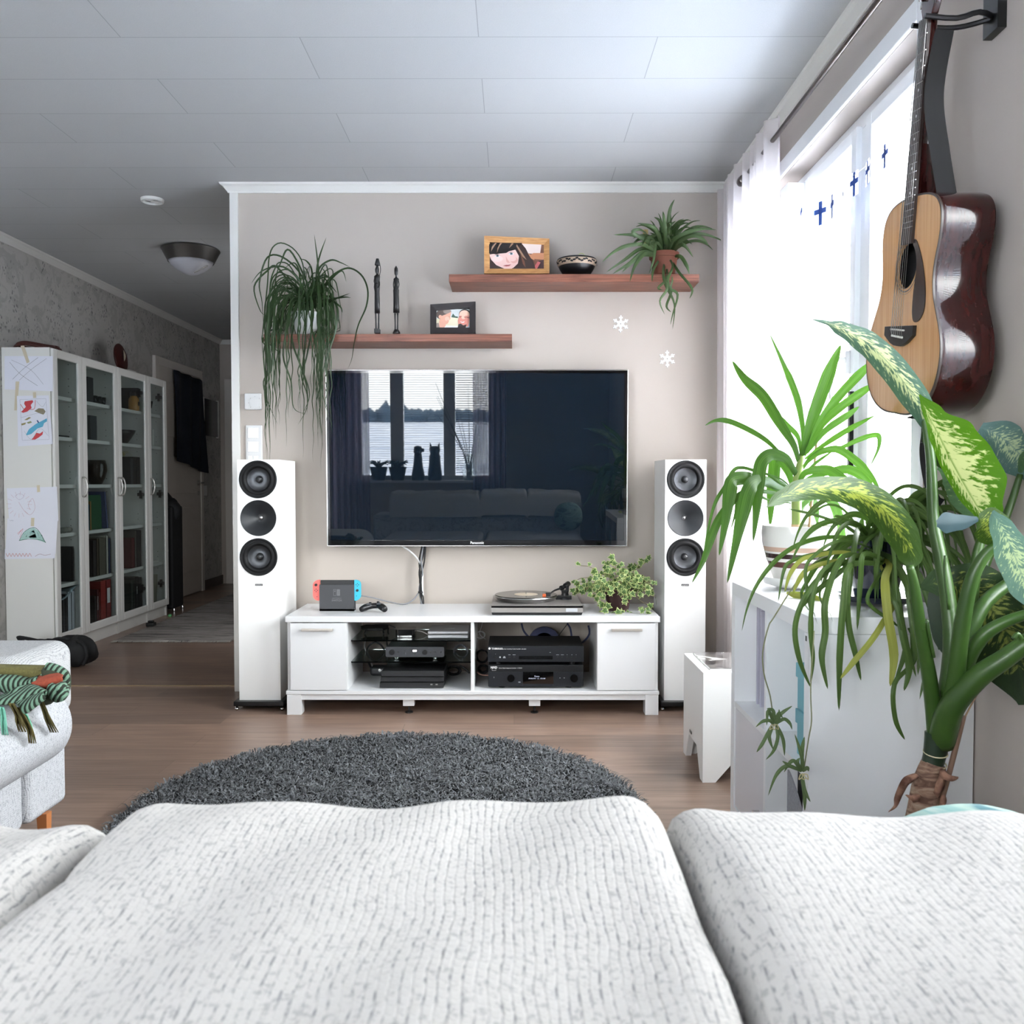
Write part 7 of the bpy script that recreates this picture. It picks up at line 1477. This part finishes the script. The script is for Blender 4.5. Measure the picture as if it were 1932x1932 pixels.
YL = [(zc4([(880, 1560), (820, 1350), (650, 1080), (450, 760), (220, 540), (75, 330)]), 62, 2.6, 2.45, 0), (zc4([(905, 1450), (870, 1250), (720, 1090), (570, 920)]), 32, 2.6, 2.7, .3), (zc4([(925, 1420), (935, 1200), (900, 950), (850, 750), (770, 540), (700, 380), (530, 0)]), 42, 2.6, 2.7, .2),
      (zc4([(910, 1500), (1000, 1180), (1150, 750), (1280, 400), (1395, 130)]), 78, 2.6, 2.55, 0), (zc4([(900, 1500), (1010, 1050), (1120, 750), (1230, 480)]), 45, 2.6, 2.66, .3), (zc4([(950, 1450), (1150, 1050), (1400, 720), (1670, 440), (1800, 330)]), 55, 2.6, 2.5, .2), (zc4([(950, 1480), (1150, 1130), (1350, 920), (1670, 690), (1850, 600)]), 50, 2.6, 2.45, .2),
      (zc4([(980, 1450), (1200, 1180), (1450, 1000), (1620, 880)]), 45, 2.6, 2.62, .4), (zc4([(960, 1520), (1200, 1340), (1500, 1150), (1810, 990)]), 34, 2.6, 2.4, .5), (zc4([(950, 1600), (1150, 1450), (1380, 1390), (1600, 1290), (1780, 1230), (1860, 1250), (1850, 1400), (1750, 1610)]), 30, 2.6, 2.45, .3),
      (zc4([(930, 1640), (1060, 1480), (1330, 1400), (1560, 1530), (1750, 1720), (1870, 1900)]), 48, 2.6, 2.42, 0), ([(1507, 905), (1493, 880), (1480, 864), (1455, 858), (1436, 875), (1430, 920), (1427, 965), (1421, 1022)], 78, 2.6, 2.48, 0), (zc3([(1400, 430), (1330, 200), (1180, 20), (1140, 300), (1110, 600), (1095, 960)]), 75, 2.62, 2.72, 0),
      (zc3([(1400, 450), (1250, 320), (1060, 250), (900, 205), (720, 160), (600, 200), (480, 420), (370, 600), (290, 850), (220, 1200), (215, 1330)]), 22, 2.6, 2.45, 0), (zc3([(1390, 500), (1150, 400), (880, 320), (780, 300), (600, 330), (545, 520), (490, 900), (405, 1350)]), 82, 2.6, 2.42, 0), (zc3([(1390, 520), (1180, 420), (1050, 355), (900, 350), (800, 480), (730, 750), (640, 1150), (515, 1720)]), 86, 2.6, 2.40, 0),
      (zc3([(1380, 640), (1100, 600), (990, 560), (850, 500), (740, 490), (660, 560), (620, 800), (560, 1000)]), 22, 2.6, 2.5, 0), (zc3([(1390, 560), (1000, 480), (700, 520), (440, 800), (300, 1100), (200, 1400), (40, 1715)]), 48, 2.6, 2.38, 0), (zc4([(880, 1850), (960, 1690), (1200, 1650), (1350, 1720), (1500, 1850), (1560, 1960)]), 62, 2.6, 2.45, 0),
      (zc4([(900, 1830), (1050, 1740), (1300, 1665), (1500, 1650), (1680, 1750), (1760, 1900), (1800, 2050)]), 55, 2.6, 2.5, 0), ([(1507, 960), (1540, 935), (1572, 950), (1584, 990), (1586, 1040), (1582, 1082)], 62, 2.6, 2.68, 0), ([(1507, 968), (1518, 950), (1530, 945), (1538, 960), (1543, 992)], 60, 2.6, 2.72, 0), (zc4([(940, 1700), (1100, 1560), (1300, 1420)]), 18, 2.6, 2.6, .2), (zc3([(1380, 470), (1300, 400), (1200, 340), (1080, 260)]), 24, 2.6, 2.55, 0), ([(1506, 892), (1472, 856), (1444, 830), (1408, 809), (1374, 795), (1350, 794), (1330, 803)], 34, 2.6, 2.5, .5)]
for pts, w_, Y0, Y1, tw_ in YL:
    wm = w_*.1552/F*2.55; b = MB(); n_ = len(pts)
    b.leaf([P(x_, y_, Y0 + (Y1-Y0)*(j/(n_-1))**.8) for j, (x_, y_) in enumerate(pts)], wm, 7, .35, tw_, prof=lambda f_: min(1, .32 + 1.5*f_)*min(1, (1-f_)*3.2)**.75)
    b.build('leaf', L_YUC, yu, smooth=True)
# ---- spider plant in the dark blue pot
bp = Vector((XX(1652, 2.26, 1100), 2.26, uZ+.001)); sp2 = thing('blue_pot_spider_plant', 'drooping spider plant in a glossy dark blue pot on the shelf unit', 'potted plant', bp)
NAVY = mat('glazed_navy', C(14, 22, 48), .1, coat=1)
b = MB(); b.lathe([(.068, 0), (.092, .010), (.096, .024), (.090, .024), (.07, .010), (0, .006)], bp, seg=44); b.build('saucer', NAVY, sp2, smooth=True, autos=50)
ht_ = .165; b = MB(); b.lathe([(.050, .008), (.062, .07), (.066, .11), (.072, .112), (.076, ht_), (.070, ht_), (.066, .15), (0, .148)], bp, seg=44); b.build('pot', NAVY, sp2, smooth=True, autos=50)
b = MB(); b.lathe([(.066, .152), (0, .156)], bp, seg=24); b.build('soil', SOIL, sp2)
z2 = lambda pts: [(1460 + x*.16563, 880 + y*.16563) for x, y in pts]; z7 = lambda pts: [(1300 + x*.3271, 800 + y*.3271) for x, y in pts]
CRN = (1645, 1035)
FT = [(z2([(1080, 960), (850, 950), (500, 990), (200, 1080), (110, 1200), (50, 1540)]), 22, 2.1), (z2([(1080, 920), (900, 860), (700, 860), (480, 1000), (360, 1200), (400, 1700), (410, 1932)]), 20, 2.02), (z2([(1080, 900), (850, 700), (500, 560), (150, 480)]), 20, 2.2), (z2([(1100, 960), (900, 1080), (700, 1250), (450, 1450), (310, 1620)]), 30, 2.05),
      (z2([(1100, 900), (900, 640), (730, 570), (690, 580)]), 18, 2.2), (z2([(1080, 880), (960, 700), (780, 480), (600, 440), (420, 550), (330, 600)]), 16, 2.25), (z2([(1060, 900), (1000, 700), (1010, 590)]), 30, 2.25), (z2([(1080, 900), (1150, 750), (1200, 670)]), 24, 2.25), (z2([(1060, 880), (1080, 700), (1050, 620)]), 22, 2.25),
      (z7([(1110, 800), (900, 760), (790, 1000), (785, 1200), (765, 1350), (800, 1530)]), 24, 1.97), (z7([(1110, 800), (930, 820), (890, 1050), (870, 1350), (865, 1655)]), 24, 1.96), (z7([(1110, 790), (960, 760), (915, 900), (920, 1150), (960, 1330), (992, 1480)]), 21, 1.97), (z7([(1180, 1000), (1120, 1140), (1050, 1250), (950, 1370), (872, 1470)]), 21, 1.95),
      (z7([(1080, 770), (850, 820), (700, 950), (615, 1150), (635, 1350), (705, 1525)]), 20, 1.99), (z7([(1090, 780), (850, 800), (740, 900), (700, 1150), (715, 1350), (700, 1500)]), 16, 1.97), (z7([(1150, 800), (1130, 900), (1145, 1100), (1180, 1330), (1160, 1515)]), 32, 1.95), (z7([(1170, 800), (1190, 950), (1230, 1200), (1270, 1400), (1240, 1540)]), 25, 1.95),
      (z7([(1170, 780), (1250, 900), (1290, 1150), (1310, 1300), (1290, 1400)]), 24, 1.96), (z7([(1170, 770), (1310, 850), (1390, 1050), (1440, 1200), (1440, 1305)]), 24, 1.97), (z7([(1200, 1250), (1185, 1500), (1190, 1700), (1245, 1822)]), 17, 1.94), (z7([(1120, 780), (1010, 750), (990, 900), (970, 1190)]), 19, 1.99),
      (z7([(1160, 760), (1180, 560), (1280, 420), (1372, 362)]), 13, 2.18), (z7([(1170, 760), (1240, 570), (1320, 470), (1372, 378)]), 13, 2.16), (z7([(1180, 740), (1210, 600), (1200, 480), (1158, 425)]), 13, 2.2), (z7([(1120, 790), (900, 740), (720, 760), (640, 790), (580, 870), (552, 970)]), 17, 2.08), (z7([(1120, 800), (860, 790), (700, 830), (640, 890), (595, 985)]), 18, 2.06),
      (z7([(1150, 790), (1080, 900), (1030, 1000), (1060, 1060), (1160, 1130), (1210, 1170)]), 14, 1.97), (z7([(1180, 800), (1300, 1050), (1330, 1200), (1320, 1450)]), 20, 1.95), (z7([(1180, 820), (1340, 1100), (1380, 1300), (1330, 1590)]), 16, 1.95), (z7([(1170, 830), (1230, 1150), (1250, 1300), (1190, 1480)]), 20, 1.96), (z7([(1170, 800), (1160, 960), (1200, 1060), (1250, 1250), (1310, 1460)]), 18, 1.95)]
b = MB(); by_ = MB()
for i, (pts, w_, Ye) in enumerate(FT):
    n_ = len(pts); tgt = by_ if i in (12, 15, 24, 25) else b; wm = w_*.3271/F*2.0*(.5 if i < 9 else .78)
    r0 = P(*CRN, 2.24)
    P3 = [r0] + [P(x_, y_, 2.22 + (Ye-2.22)*min(1, (j+1)/max(2, n_*.45))) for j, (x_, y_) in enumerate(pts)]
    for q in P3:
        if q.z < uZ+.02 and q.y > 2.0 and q.x > uX0-.01: q.y = 2.0
    tgt.leaf(P3, wm, 6, .3, .25*math.sin(i*2), prof=lambda f_: min(1, .45+1.2*f_)*min(1, (1-f_)*5)**.6)
for i in range(60):
    az = random.uniform(-math.pi*1.0, -.0*math.pi); L = random.uniform(.22, .46); root = bp + Vector((random.uniform(-.04, .04), random.uniform(-.04, .03), .16)); d0 = Vector((math.cos(az)*.75+.25, math.sin(az), 0))
    pts = arc(root, math.atan2(d0.y, d0.x), random.uniform(.2, 1.1), L, .75, 8)
    for q in pts:
        q.x = min(q.x, 1.04)
        if q.z < uZ+.02: q.y = min(q.y, 2.02-.02*random.random()) if q.x > uX0-.01 else q.y
    b.leaf(pts, random.uniform(.004, .008), 4, .3, random.uniform(-.4, .4))
fx_ = lambda x, y, z: (x, y, z) if not (x > uX0-.012 and y > 2.018 and z < uZ+.008) else ((x, y, uZ+.008) if y > 2.09 or z > uZ-.02 else (x, 2.016, z))
b.push(fx_); by_.push(fx_); b.build('foliage', L_SPI, sp2, smooth=True); by_.build('yellowing_leaves', L_YEL, sp2, smooth=True, label='yellowing leaves')
b = MB()
for k in range(5): b.leaf([P(1484+2*k, 1119+k, 2.38), P(1520, 1122+2*k, 2.34), P(1550+3*k, 1128+k, 2.3)], .006, 4, .2, 0)
by2 = b.build('fallen_leaves', L_YEL, sp2, smooth=True)
z6 = lambda pts: [(1360 + x*.2328, 1090 + y*.2328) for x, y in pts]
b = MB(); YA = 2.12
b.tube([P(x_, y_, Y_) for (x_, y_), Y_ in zip(z2([(700, 1000), (480, 1080), (250, 1330), (0, 1720)]) + z6([(385, 400), (340, 600), (350, 780), (400, 960), (425, 1150)]), (2.2, 2.14, 2.12, YA, YA, YA, YA, YA, YA))], .0016, 6, 4)
b.tube([P(x_, y_, 1.95) for x_, y_ in [(1536, 1190)] + z6([(728, 890), (735, 1150), (712, 1300), (672, 1560)])], .0014, 6, 4); b.build('runners', mat('runner_stem', C(124, 128, 92), .6), sp2, smooth=True)
def plantlet(leaves, cen, Y, lab):
    t = b = MB(); 
    for q in leaves: b.leaf([P(x_, y_, Y - .01*math.sin(j)) for j, (x_, y_) in enumerate(z6(q))], .0042, 6, .3, .3)
    o = b.build('plantlet', leafmat('leaf_plantlet', C(70, 92, 58), C(120, 140, 96), trans=.25) if not bpy.data.materials.get('leaf_plantlet') else bpy.data.materials['leaf_plantlet'], sp2, smooth=True)
    b = MB()
    for k in range(6): a_ = k*1.05; c_ = P(*z6([cen])[0], Y); b.tube([c_, c_ + Vector((.008*math.cos(a_), -.004, -.008*abs(math.sin(a_)))), c_ + Vector((.012*math.cos(a_+.5), -.002, -.012))], .0012, 5, 2)
    b.build('root_tuft', mat('root_cream', C(196, 186, 140), .7) if not bpy.data.materials.get('root_cream') else bpy.data.materials['root_cream'], o)
plantlet([[(430, 1180), (490, 1100), (580, 1038)], [(440, 1190), (510, 1145), (560, 1180), (578, 1232)], [(430, 1200), (400, 1160), (340, 1165), (282, 1212)], [(410, 1200), (340, 1340), (290, 1415)], [(445, 1200), (462, 1290), (430, 1400), (365, 1476)], [(450, 1190), (505, 1310), (517, 1445)], [(420, 1210), (393, 1290), (425, 1395)], [(430, 1180), (385, 1080), (372, 1200)], [(430, 1170), (425, 1080), (372, 1060)], [(440, 1180), (470, 1130), (472, 1065)], [(440, 1180), (470, 1100), (502, 1138)]], (430, 1190), YA, '')
plantlet([[(660, 1570), (655, 1450), (598, 1265)], [(658, 1500), (660, 1380), (678, 1288)], [(655, 1570), (540, 1525), (450, 1600), (383, 1768)], [(650, 1570), (600, 1490), (560, 1500), (512, 1578)], [(655, 1600), (680, 1720), (727, 1818)], [(660, 1600), (680, 1770), (680, 1890)], [(650, 1560), (570, 1530), (497, 1485)], [(660, 1570), (620, 1500), (640, 1460)], [(660, 1570), (700, 1540), (712, 1570)]], (668, 1590), 1.95, '')
# ---- dieffenbachia in front of the shelf unit
DY = 1.74
df = thing('dieffenbachia', 'large dieffenbachia with cream-splashed leaves on a leaning trunk beside the sofa', 'potted plant', (XX(1745, DY, 1535), DY, 0)); dfx = df.location.x
def diefmat(name, g0, g1, cream, amount, rough=.4, trans=.3, edge=None):
    m = mat(name, g0, rough, spec=.22); n = NT(m); uv = n.new('TexCoord'); sp = n.new('SeparateXYZ'); n.link(uv.outputs['UV'], sp.inputs[0])
    s_ = n.math('MULTIPLY', n.math('ABSOLUTE', n.math('SUBTRACT', sp.outputs[0], .5)), 2); t_ = n.math('SUBTRACT', sp.outputs[1], n.math('MULTIPLY', s_, .16)); cb = n.new('CombineXYZ'); n.link(n.math('MULTIPLY', sp.outputs[0], 7), cb.inputs[0]); n.link(n.math('MULTIPLY', t_, 34), cb.inputs[1])
    nz = n.noise(cb.outputs[0], 1, 4, .62, .35); bias = n.math('MULTIPLY', n.math('SUBTRACT', .85, n.math('POWER', s_, 1.3)), amount*1.15); endm = n.math('MULTIPLY', n.math('MULTIPLY', sp.outputs[1], n.math('SUBTRACT', 1, sp.outputs[1])), 4)
    f_ = n.ramp(n.math('MULTIPLY', n.math('ADD', nz, bias), n.math('POWER', endm, .25)), [(.60, g3(0)), (.67, g3(1))])
    base = n.mix(n.noise(cb.outputs[0], .5, 2), g0, g1); col = n.mix(f_, base, cream); col = n.mix(n.ramp(s_, [(.0, g3(.8)), (.05, g3(0))]), col, g1)
    n.col(col); n.bump(n.noise(cb.outputs[0], .9, 2), .25, .004)
    out = n.n['Material Output']; tl = n.new('BsdfTranslucent'); n.link(n.mix(.5, col, C(96, 142, 8)), tl.inputs[0]); mx = n.new('MixShader'); mx.inputs[0].default_value = trans; n.link(n.b.outputs[0], mx.inputs[1]); n.link(tl.outputs[0], mx.inputs[2]); n.link(mx.outputs[0], out.inputs[0]); return m
DM1 = diefmat('dief_grey_green', C(56, 82, 70), C(84, 110, 98), C(196, 204, 150), .20); DM2 = diefmat('dief_bright', C(54, 96, 18), C(78, 122, 28), C(200, 206, 142), .26, trans=.45)
DM3 = diefmat('dief_olive', C(36, 58, 22), C(58, 82, 34), C(132, 144, 58), .19, trans=.1); DM4 = diefmat('dief_dark', C(26, 42, 26), C(44, 64, 34), C(130, 140, 70), .17, trans=.12); DM5 = diefmat('dief_plain', C(52, 84, 54), C(84, 112, 78), C(130, 156, 90), .06, trans=.2)
DM6 = diefmat('dief_blue_green', C(70, 98, 98), C(98, 126, 124), C(172, 188, 146), .18)
def dleaf(pts, ws, m, asym=None, tw=0, fold=.25, sub=8, lab=None):
    """pts px,py,Y ; ws half widths in px at each point"""
    P3 = [P(x_, y_, Y_) for x_, y_, Y_ in pts]; n_ = len(pts); ww = [w_/F*Y_ for w_, (_, _, Y_) in zip(ws, pts)]; wm = max(ww)
    def pf_(f_): q_ = f_*(n_-1); i = min(int(q_), n_-2); t_ = q_-i; t_ = t_*t_*(3-2*t_); return (ww[i]+(ww[i+1]-ww[i])*t_)/wm
    b = MB(); b.leaf(P3, wm, sub, fold, tw, prof=pf_, asym=asym, nacross=4); b.push(lambda x, y, z: (min(x, 1.058), y, z)); return b.build('leaf', m, df, smooth=True, label=lab)
PET = mat('petiole_green', C(52, 84, 36), .35, spec=.5); n = NT(PET); n.col(n.mix(n.noise(n.coord('Object', (8, 8, 2)), 3, 3), C(34, 62, 20), C(66, 96, 40)))
def pet(pts, r0, r1, m=PET):
    P3 = [P(*q) for q in pts]; n_ = len(P3); b = MB(); b.tube(P3, [(r0 + (r1-r0)*j/(n_-1))/F*DY for j in range(n_)], 14, 5); b.push(lambda x, y, z: (min(x, 1.058), y, z)); return b.build('leaf_stalk', m, df, smooth=True)
# stalks (px radius at base -> tip)
pet([(1768, 1395, DY), (1762, 1340, DY), (1752, 1270, 1.72), (1737, 1190, 1.70), (1726, 1110, 1.68), (1716, 1068, 1.67)], 18, 7)
pet([(1776, 1390, DY), (1788, 1310, DY), (1796, 1220, 1.76), (1788, 1128, 1.78), (1773, 1046, 1.79), (1761, 980, 1.8), (1757, 880, 1.8), (1750, 820, 1.8), (1740, 775, 1.8)], 20, 6)
pet([(1780, 1390, DY), (1800, 1300, 1.70), (1815, 1180, 1.66), (1835, 1090, 1.64), (1865, 1040, 1.63), (1897, 1024, 1.62)], 19, 7)
pet([(1782, 1385, DY), (1800, 1290, 1.77), (1822, 1160, 1.82), (1860, 1060, 1.84), (1900, 970, 1.84), (1925, 895, 1.84)], 16, 6)
pet([(1783, 1380, DY), (1812, 1250, 1.73), (1850, 1150, 1.74), (1905, 1100, 1.76), (1960, 1070, 1.78)], 19, 9)
pet([(1785, 1385, DY), (1815, 1270, 1.71), (1850, 1205, 1.68), (1900, 1172, 1.66), (1970, 1150, 1.64)], 18, 8)
pet([(1776, 1400, DY), (1795, 1335, 1.70), (1845, 1278, 1.66), (1900, 1240, 1.63), (1975, 1185, 1.6)], 26, 14)
pet([(1790, 1380, DY), (1800, 1300, 1.78), (1830, 1150, 1.8), (1845, 1040, 1.8), (1866, 985, 1.8)], 20, 6)
# leaves
dleaf([(1533, 603, 1.62), (1560, 609, 1.64), (1592, 622, 1.66), (1640, 650, 1.70), (1685, 695, 1.74), (1722, 745, 1.77), (1752, 790, 1.79), (1780, 840, 1.8)], [1, 4, 14, 22, 25, 25, 20, 4], DM1)
dleaf([(1734, 745, 1.66), (1752, 785, 1.66), (1775, 830, 1.66), (1800, 880, 1.68), (1828, 930, 1.72), (1855, 975, 1.77), (1866, 995, 1.8)], [1, 10, 22, 26, 26, 14, 3], DM2, asym=(.8, 2.7), fold=.10)
dleaf([(1742, 775, 1.8), (1765, 830, 1.82), (1785, 870, 1.83), (1790, 893, 1.84)], [4, 22, 20, 3], DM4, asym=(1.0, 1.0))
dleaf([(1846, 975, 1.82), (1830, 930, 1.84), (1800, 890, 1.86), (1770, 880, 1.87)], [20, 38, 30, 6], DM5)
dleaf([(1446, 957, 1.50), (1475, 938, 1.53), (1515, 924, 1.56), (1570, 922, 1.60), (1620, 932, 1.63), (1665, 960, 1.65), (1700, 1005, 1.66), (1718, 1050, 1.67), (1720, 1072, 1.67)], [1, 13, 20, 23, 27, 30, 30, 22, 5], DM3)
dleaf([(1768, 988, 1.55), (1790, 986, 1.56), (1815, 985, 1.58), (1846, 979, 1.6)], [6, 20, 15, 5], mat('leaf_underside', C(36, 54, 58), .6, spec=.1), fold=.3)
dleaf([(1845, 978, 1.60), (1862, 985, 1.60), (1880, 1005, 1.61), (1896, 1024, 1.62)], [10, 30, 34, 20], DM3)
dleaf([(1870, 965, 1.60), (1892, 1000, 1.58), (1915, 1050, 1.56), (1935, 1105, 1.54), (1950, 1150, 1.52)], [6, 22, 34, 30, 6], DM6, fold=.1)
dleaf([(1738, 1108, 1.84), (1780, 1100, 1.83), (1835, 1118, 1.82), (1885, 1170, 1.81), (1920, 1250, 1.80), (1935, 1330, 1.79)], [6, 30, 58, 78, 70, 12], DM4, fold=.12)
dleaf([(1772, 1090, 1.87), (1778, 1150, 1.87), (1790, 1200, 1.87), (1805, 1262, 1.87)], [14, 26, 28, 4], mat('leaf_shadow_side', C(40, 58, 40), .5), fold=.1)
dleaf([(1850, 806, 1.88), (1890, 826, 1.86), (1925, 858, 1.84), (1952, 895, 1.82)], [10, 34, 44, 20], DM6)
dleaf([(1925, 895, 1.84), (1945, 870, 1.82), (1975, 850, 1.8), (2010, 840, 1.78)], [6, 22, 30, 12], DM5)
# small sheath tips on the stalks
for q, r_ in (([(1740, 1190, 1.69), (1748, 1170, 1.69), (1752, 1190, 1.69), (1762, 1240, 1.70)], 3.2), ([(1784, 1048, 1.75), (1783, 1080, 1.75), (1790, 1150, 1.75)], 3), ([(1824, 1135, 1.70), (1822, 1180, 1.70), (1820, 1240, 1.7)], 3), ([(1912, 1205, 1.60), (1920, 1196, 1.6), (1928, 1206, 1.6)], 4)):
    b = MB(); b.tube([P(*k) for k in q], r_/F*DY, 8, 4); b.build('sheath_tip', PET, df, smooth=True)
b = MB(); b.tube([P(1750, 1470, DY), P(1762, 1430, DY), (P(1770, 1385, DY))], [r_/F*DY for r_ in (19, 20, 24)], 18, 4); b.build('green_trunk', mat('trunk_green', C(28, 48, 28), .35), df, smooth=True)
BARK = mat('papery_bark', C(142, 116, 96), .8); n = NT(BARK); n.col(n.ramp(n.noise(n.coord('Object', (6, 6, 18)), 4, 5, .6, 1), [(.35, C(96, 68, 54)), (.5, C(142, 112, 92)), (.7, C(176, 156, 134))])); n.bump(n.noise(n.coord('Object', (1, 1, 1)), 45, 4), .6, .006)
b = MB(); b.tube([(dfx-.03, DY, .26), P(1722, 1600, DY), P(1738, 1540, DY), P(1750, 1480, DY), P(1762, 1440, DY)], [r_/F*DY for r_ in (24, 25, 27, 27, 22)], 18, 5); b.build('bark_trunk', BARK, df, smooth=True)
for yy, dx_ in ((1420, 0), (1441, -2)):
    b = MB(); c_ = P(1765+dx_, yy, DY); r_ = 21/F*DY; b.tube([c_ + Vector((r_*math.cos(a_), r_*math.sin(a_), .004*math.sin(a_*1.0))) for a_ in np.linspace(0, 6.283, 26)], .0014, 5); b.build('twine', mat('twine', C(206, 196, 160), .8), df)
DRY = mat('dried_leaf', C(120, 80, 62), .8); n = NT(DRY); n.col(n.ramp(n.noise(n.coord('Object', (1, 1, 1)), 40, 4), [(.35, C(92, 56, 42)), (.65, C(166, 126, 104))]))
for pts, w_ in (([(1732, 1462), (1712, 1475), (1700, 1500), (1692, 1522), (1676, 1532)], 8), ([(1772, 1455), (1790, 1462), (1808, 1466)], 9), ([(1778, 1462), (1774, 1490), (1768, 1510), (1765, 1530)], 8), ([(1780, 1500), (1781, 1520), (1776, 1526)], 6), ([(1735, 1500), (1722, 1510), (1708, 1500)], 7)):
    b = MB(); b.leaf([P(x_, y_, DY-.03-.01*math.sin(j*2)) for j, (x_, y_) in enumerate(pts)], w_/F*DY, 7, .7, 1.4); b.build('dried_leaf', DRY, df, smooth=True, solid=.001, label='dried brown leaf')
b = MB(); b.tube([P(1818, 1350, DY-.02), P(1793, 1450, DY-.02), P(1762, 1560, DY-.02), P(1735, 1640, DY-.02)], 5/F*DY, 12, 3); b.build('support_cane', mat('cane_brown', C(120, 92, 74), .6), df, smooth=True)
b = MB(); b.tube([P(1858, 1286, DY-.01), P(1840, 1316, DY-.015), P(1821, 1352, DY-.02)], 1.6/F*DY, 6, 2); b.build('thin_stick', mat('stick_tan', C(176, 146, 116), .7), df)
b = MB(); b.lathe([(.095, 0), (.125, .24), (.135, .24), (.138, .275), (.126, .275), (.118, .25), (0, .25)], (dfx-.03, DY+.03, 0), seg=36); b.build('pot', WPOT, df, smooth=True, autos=40)
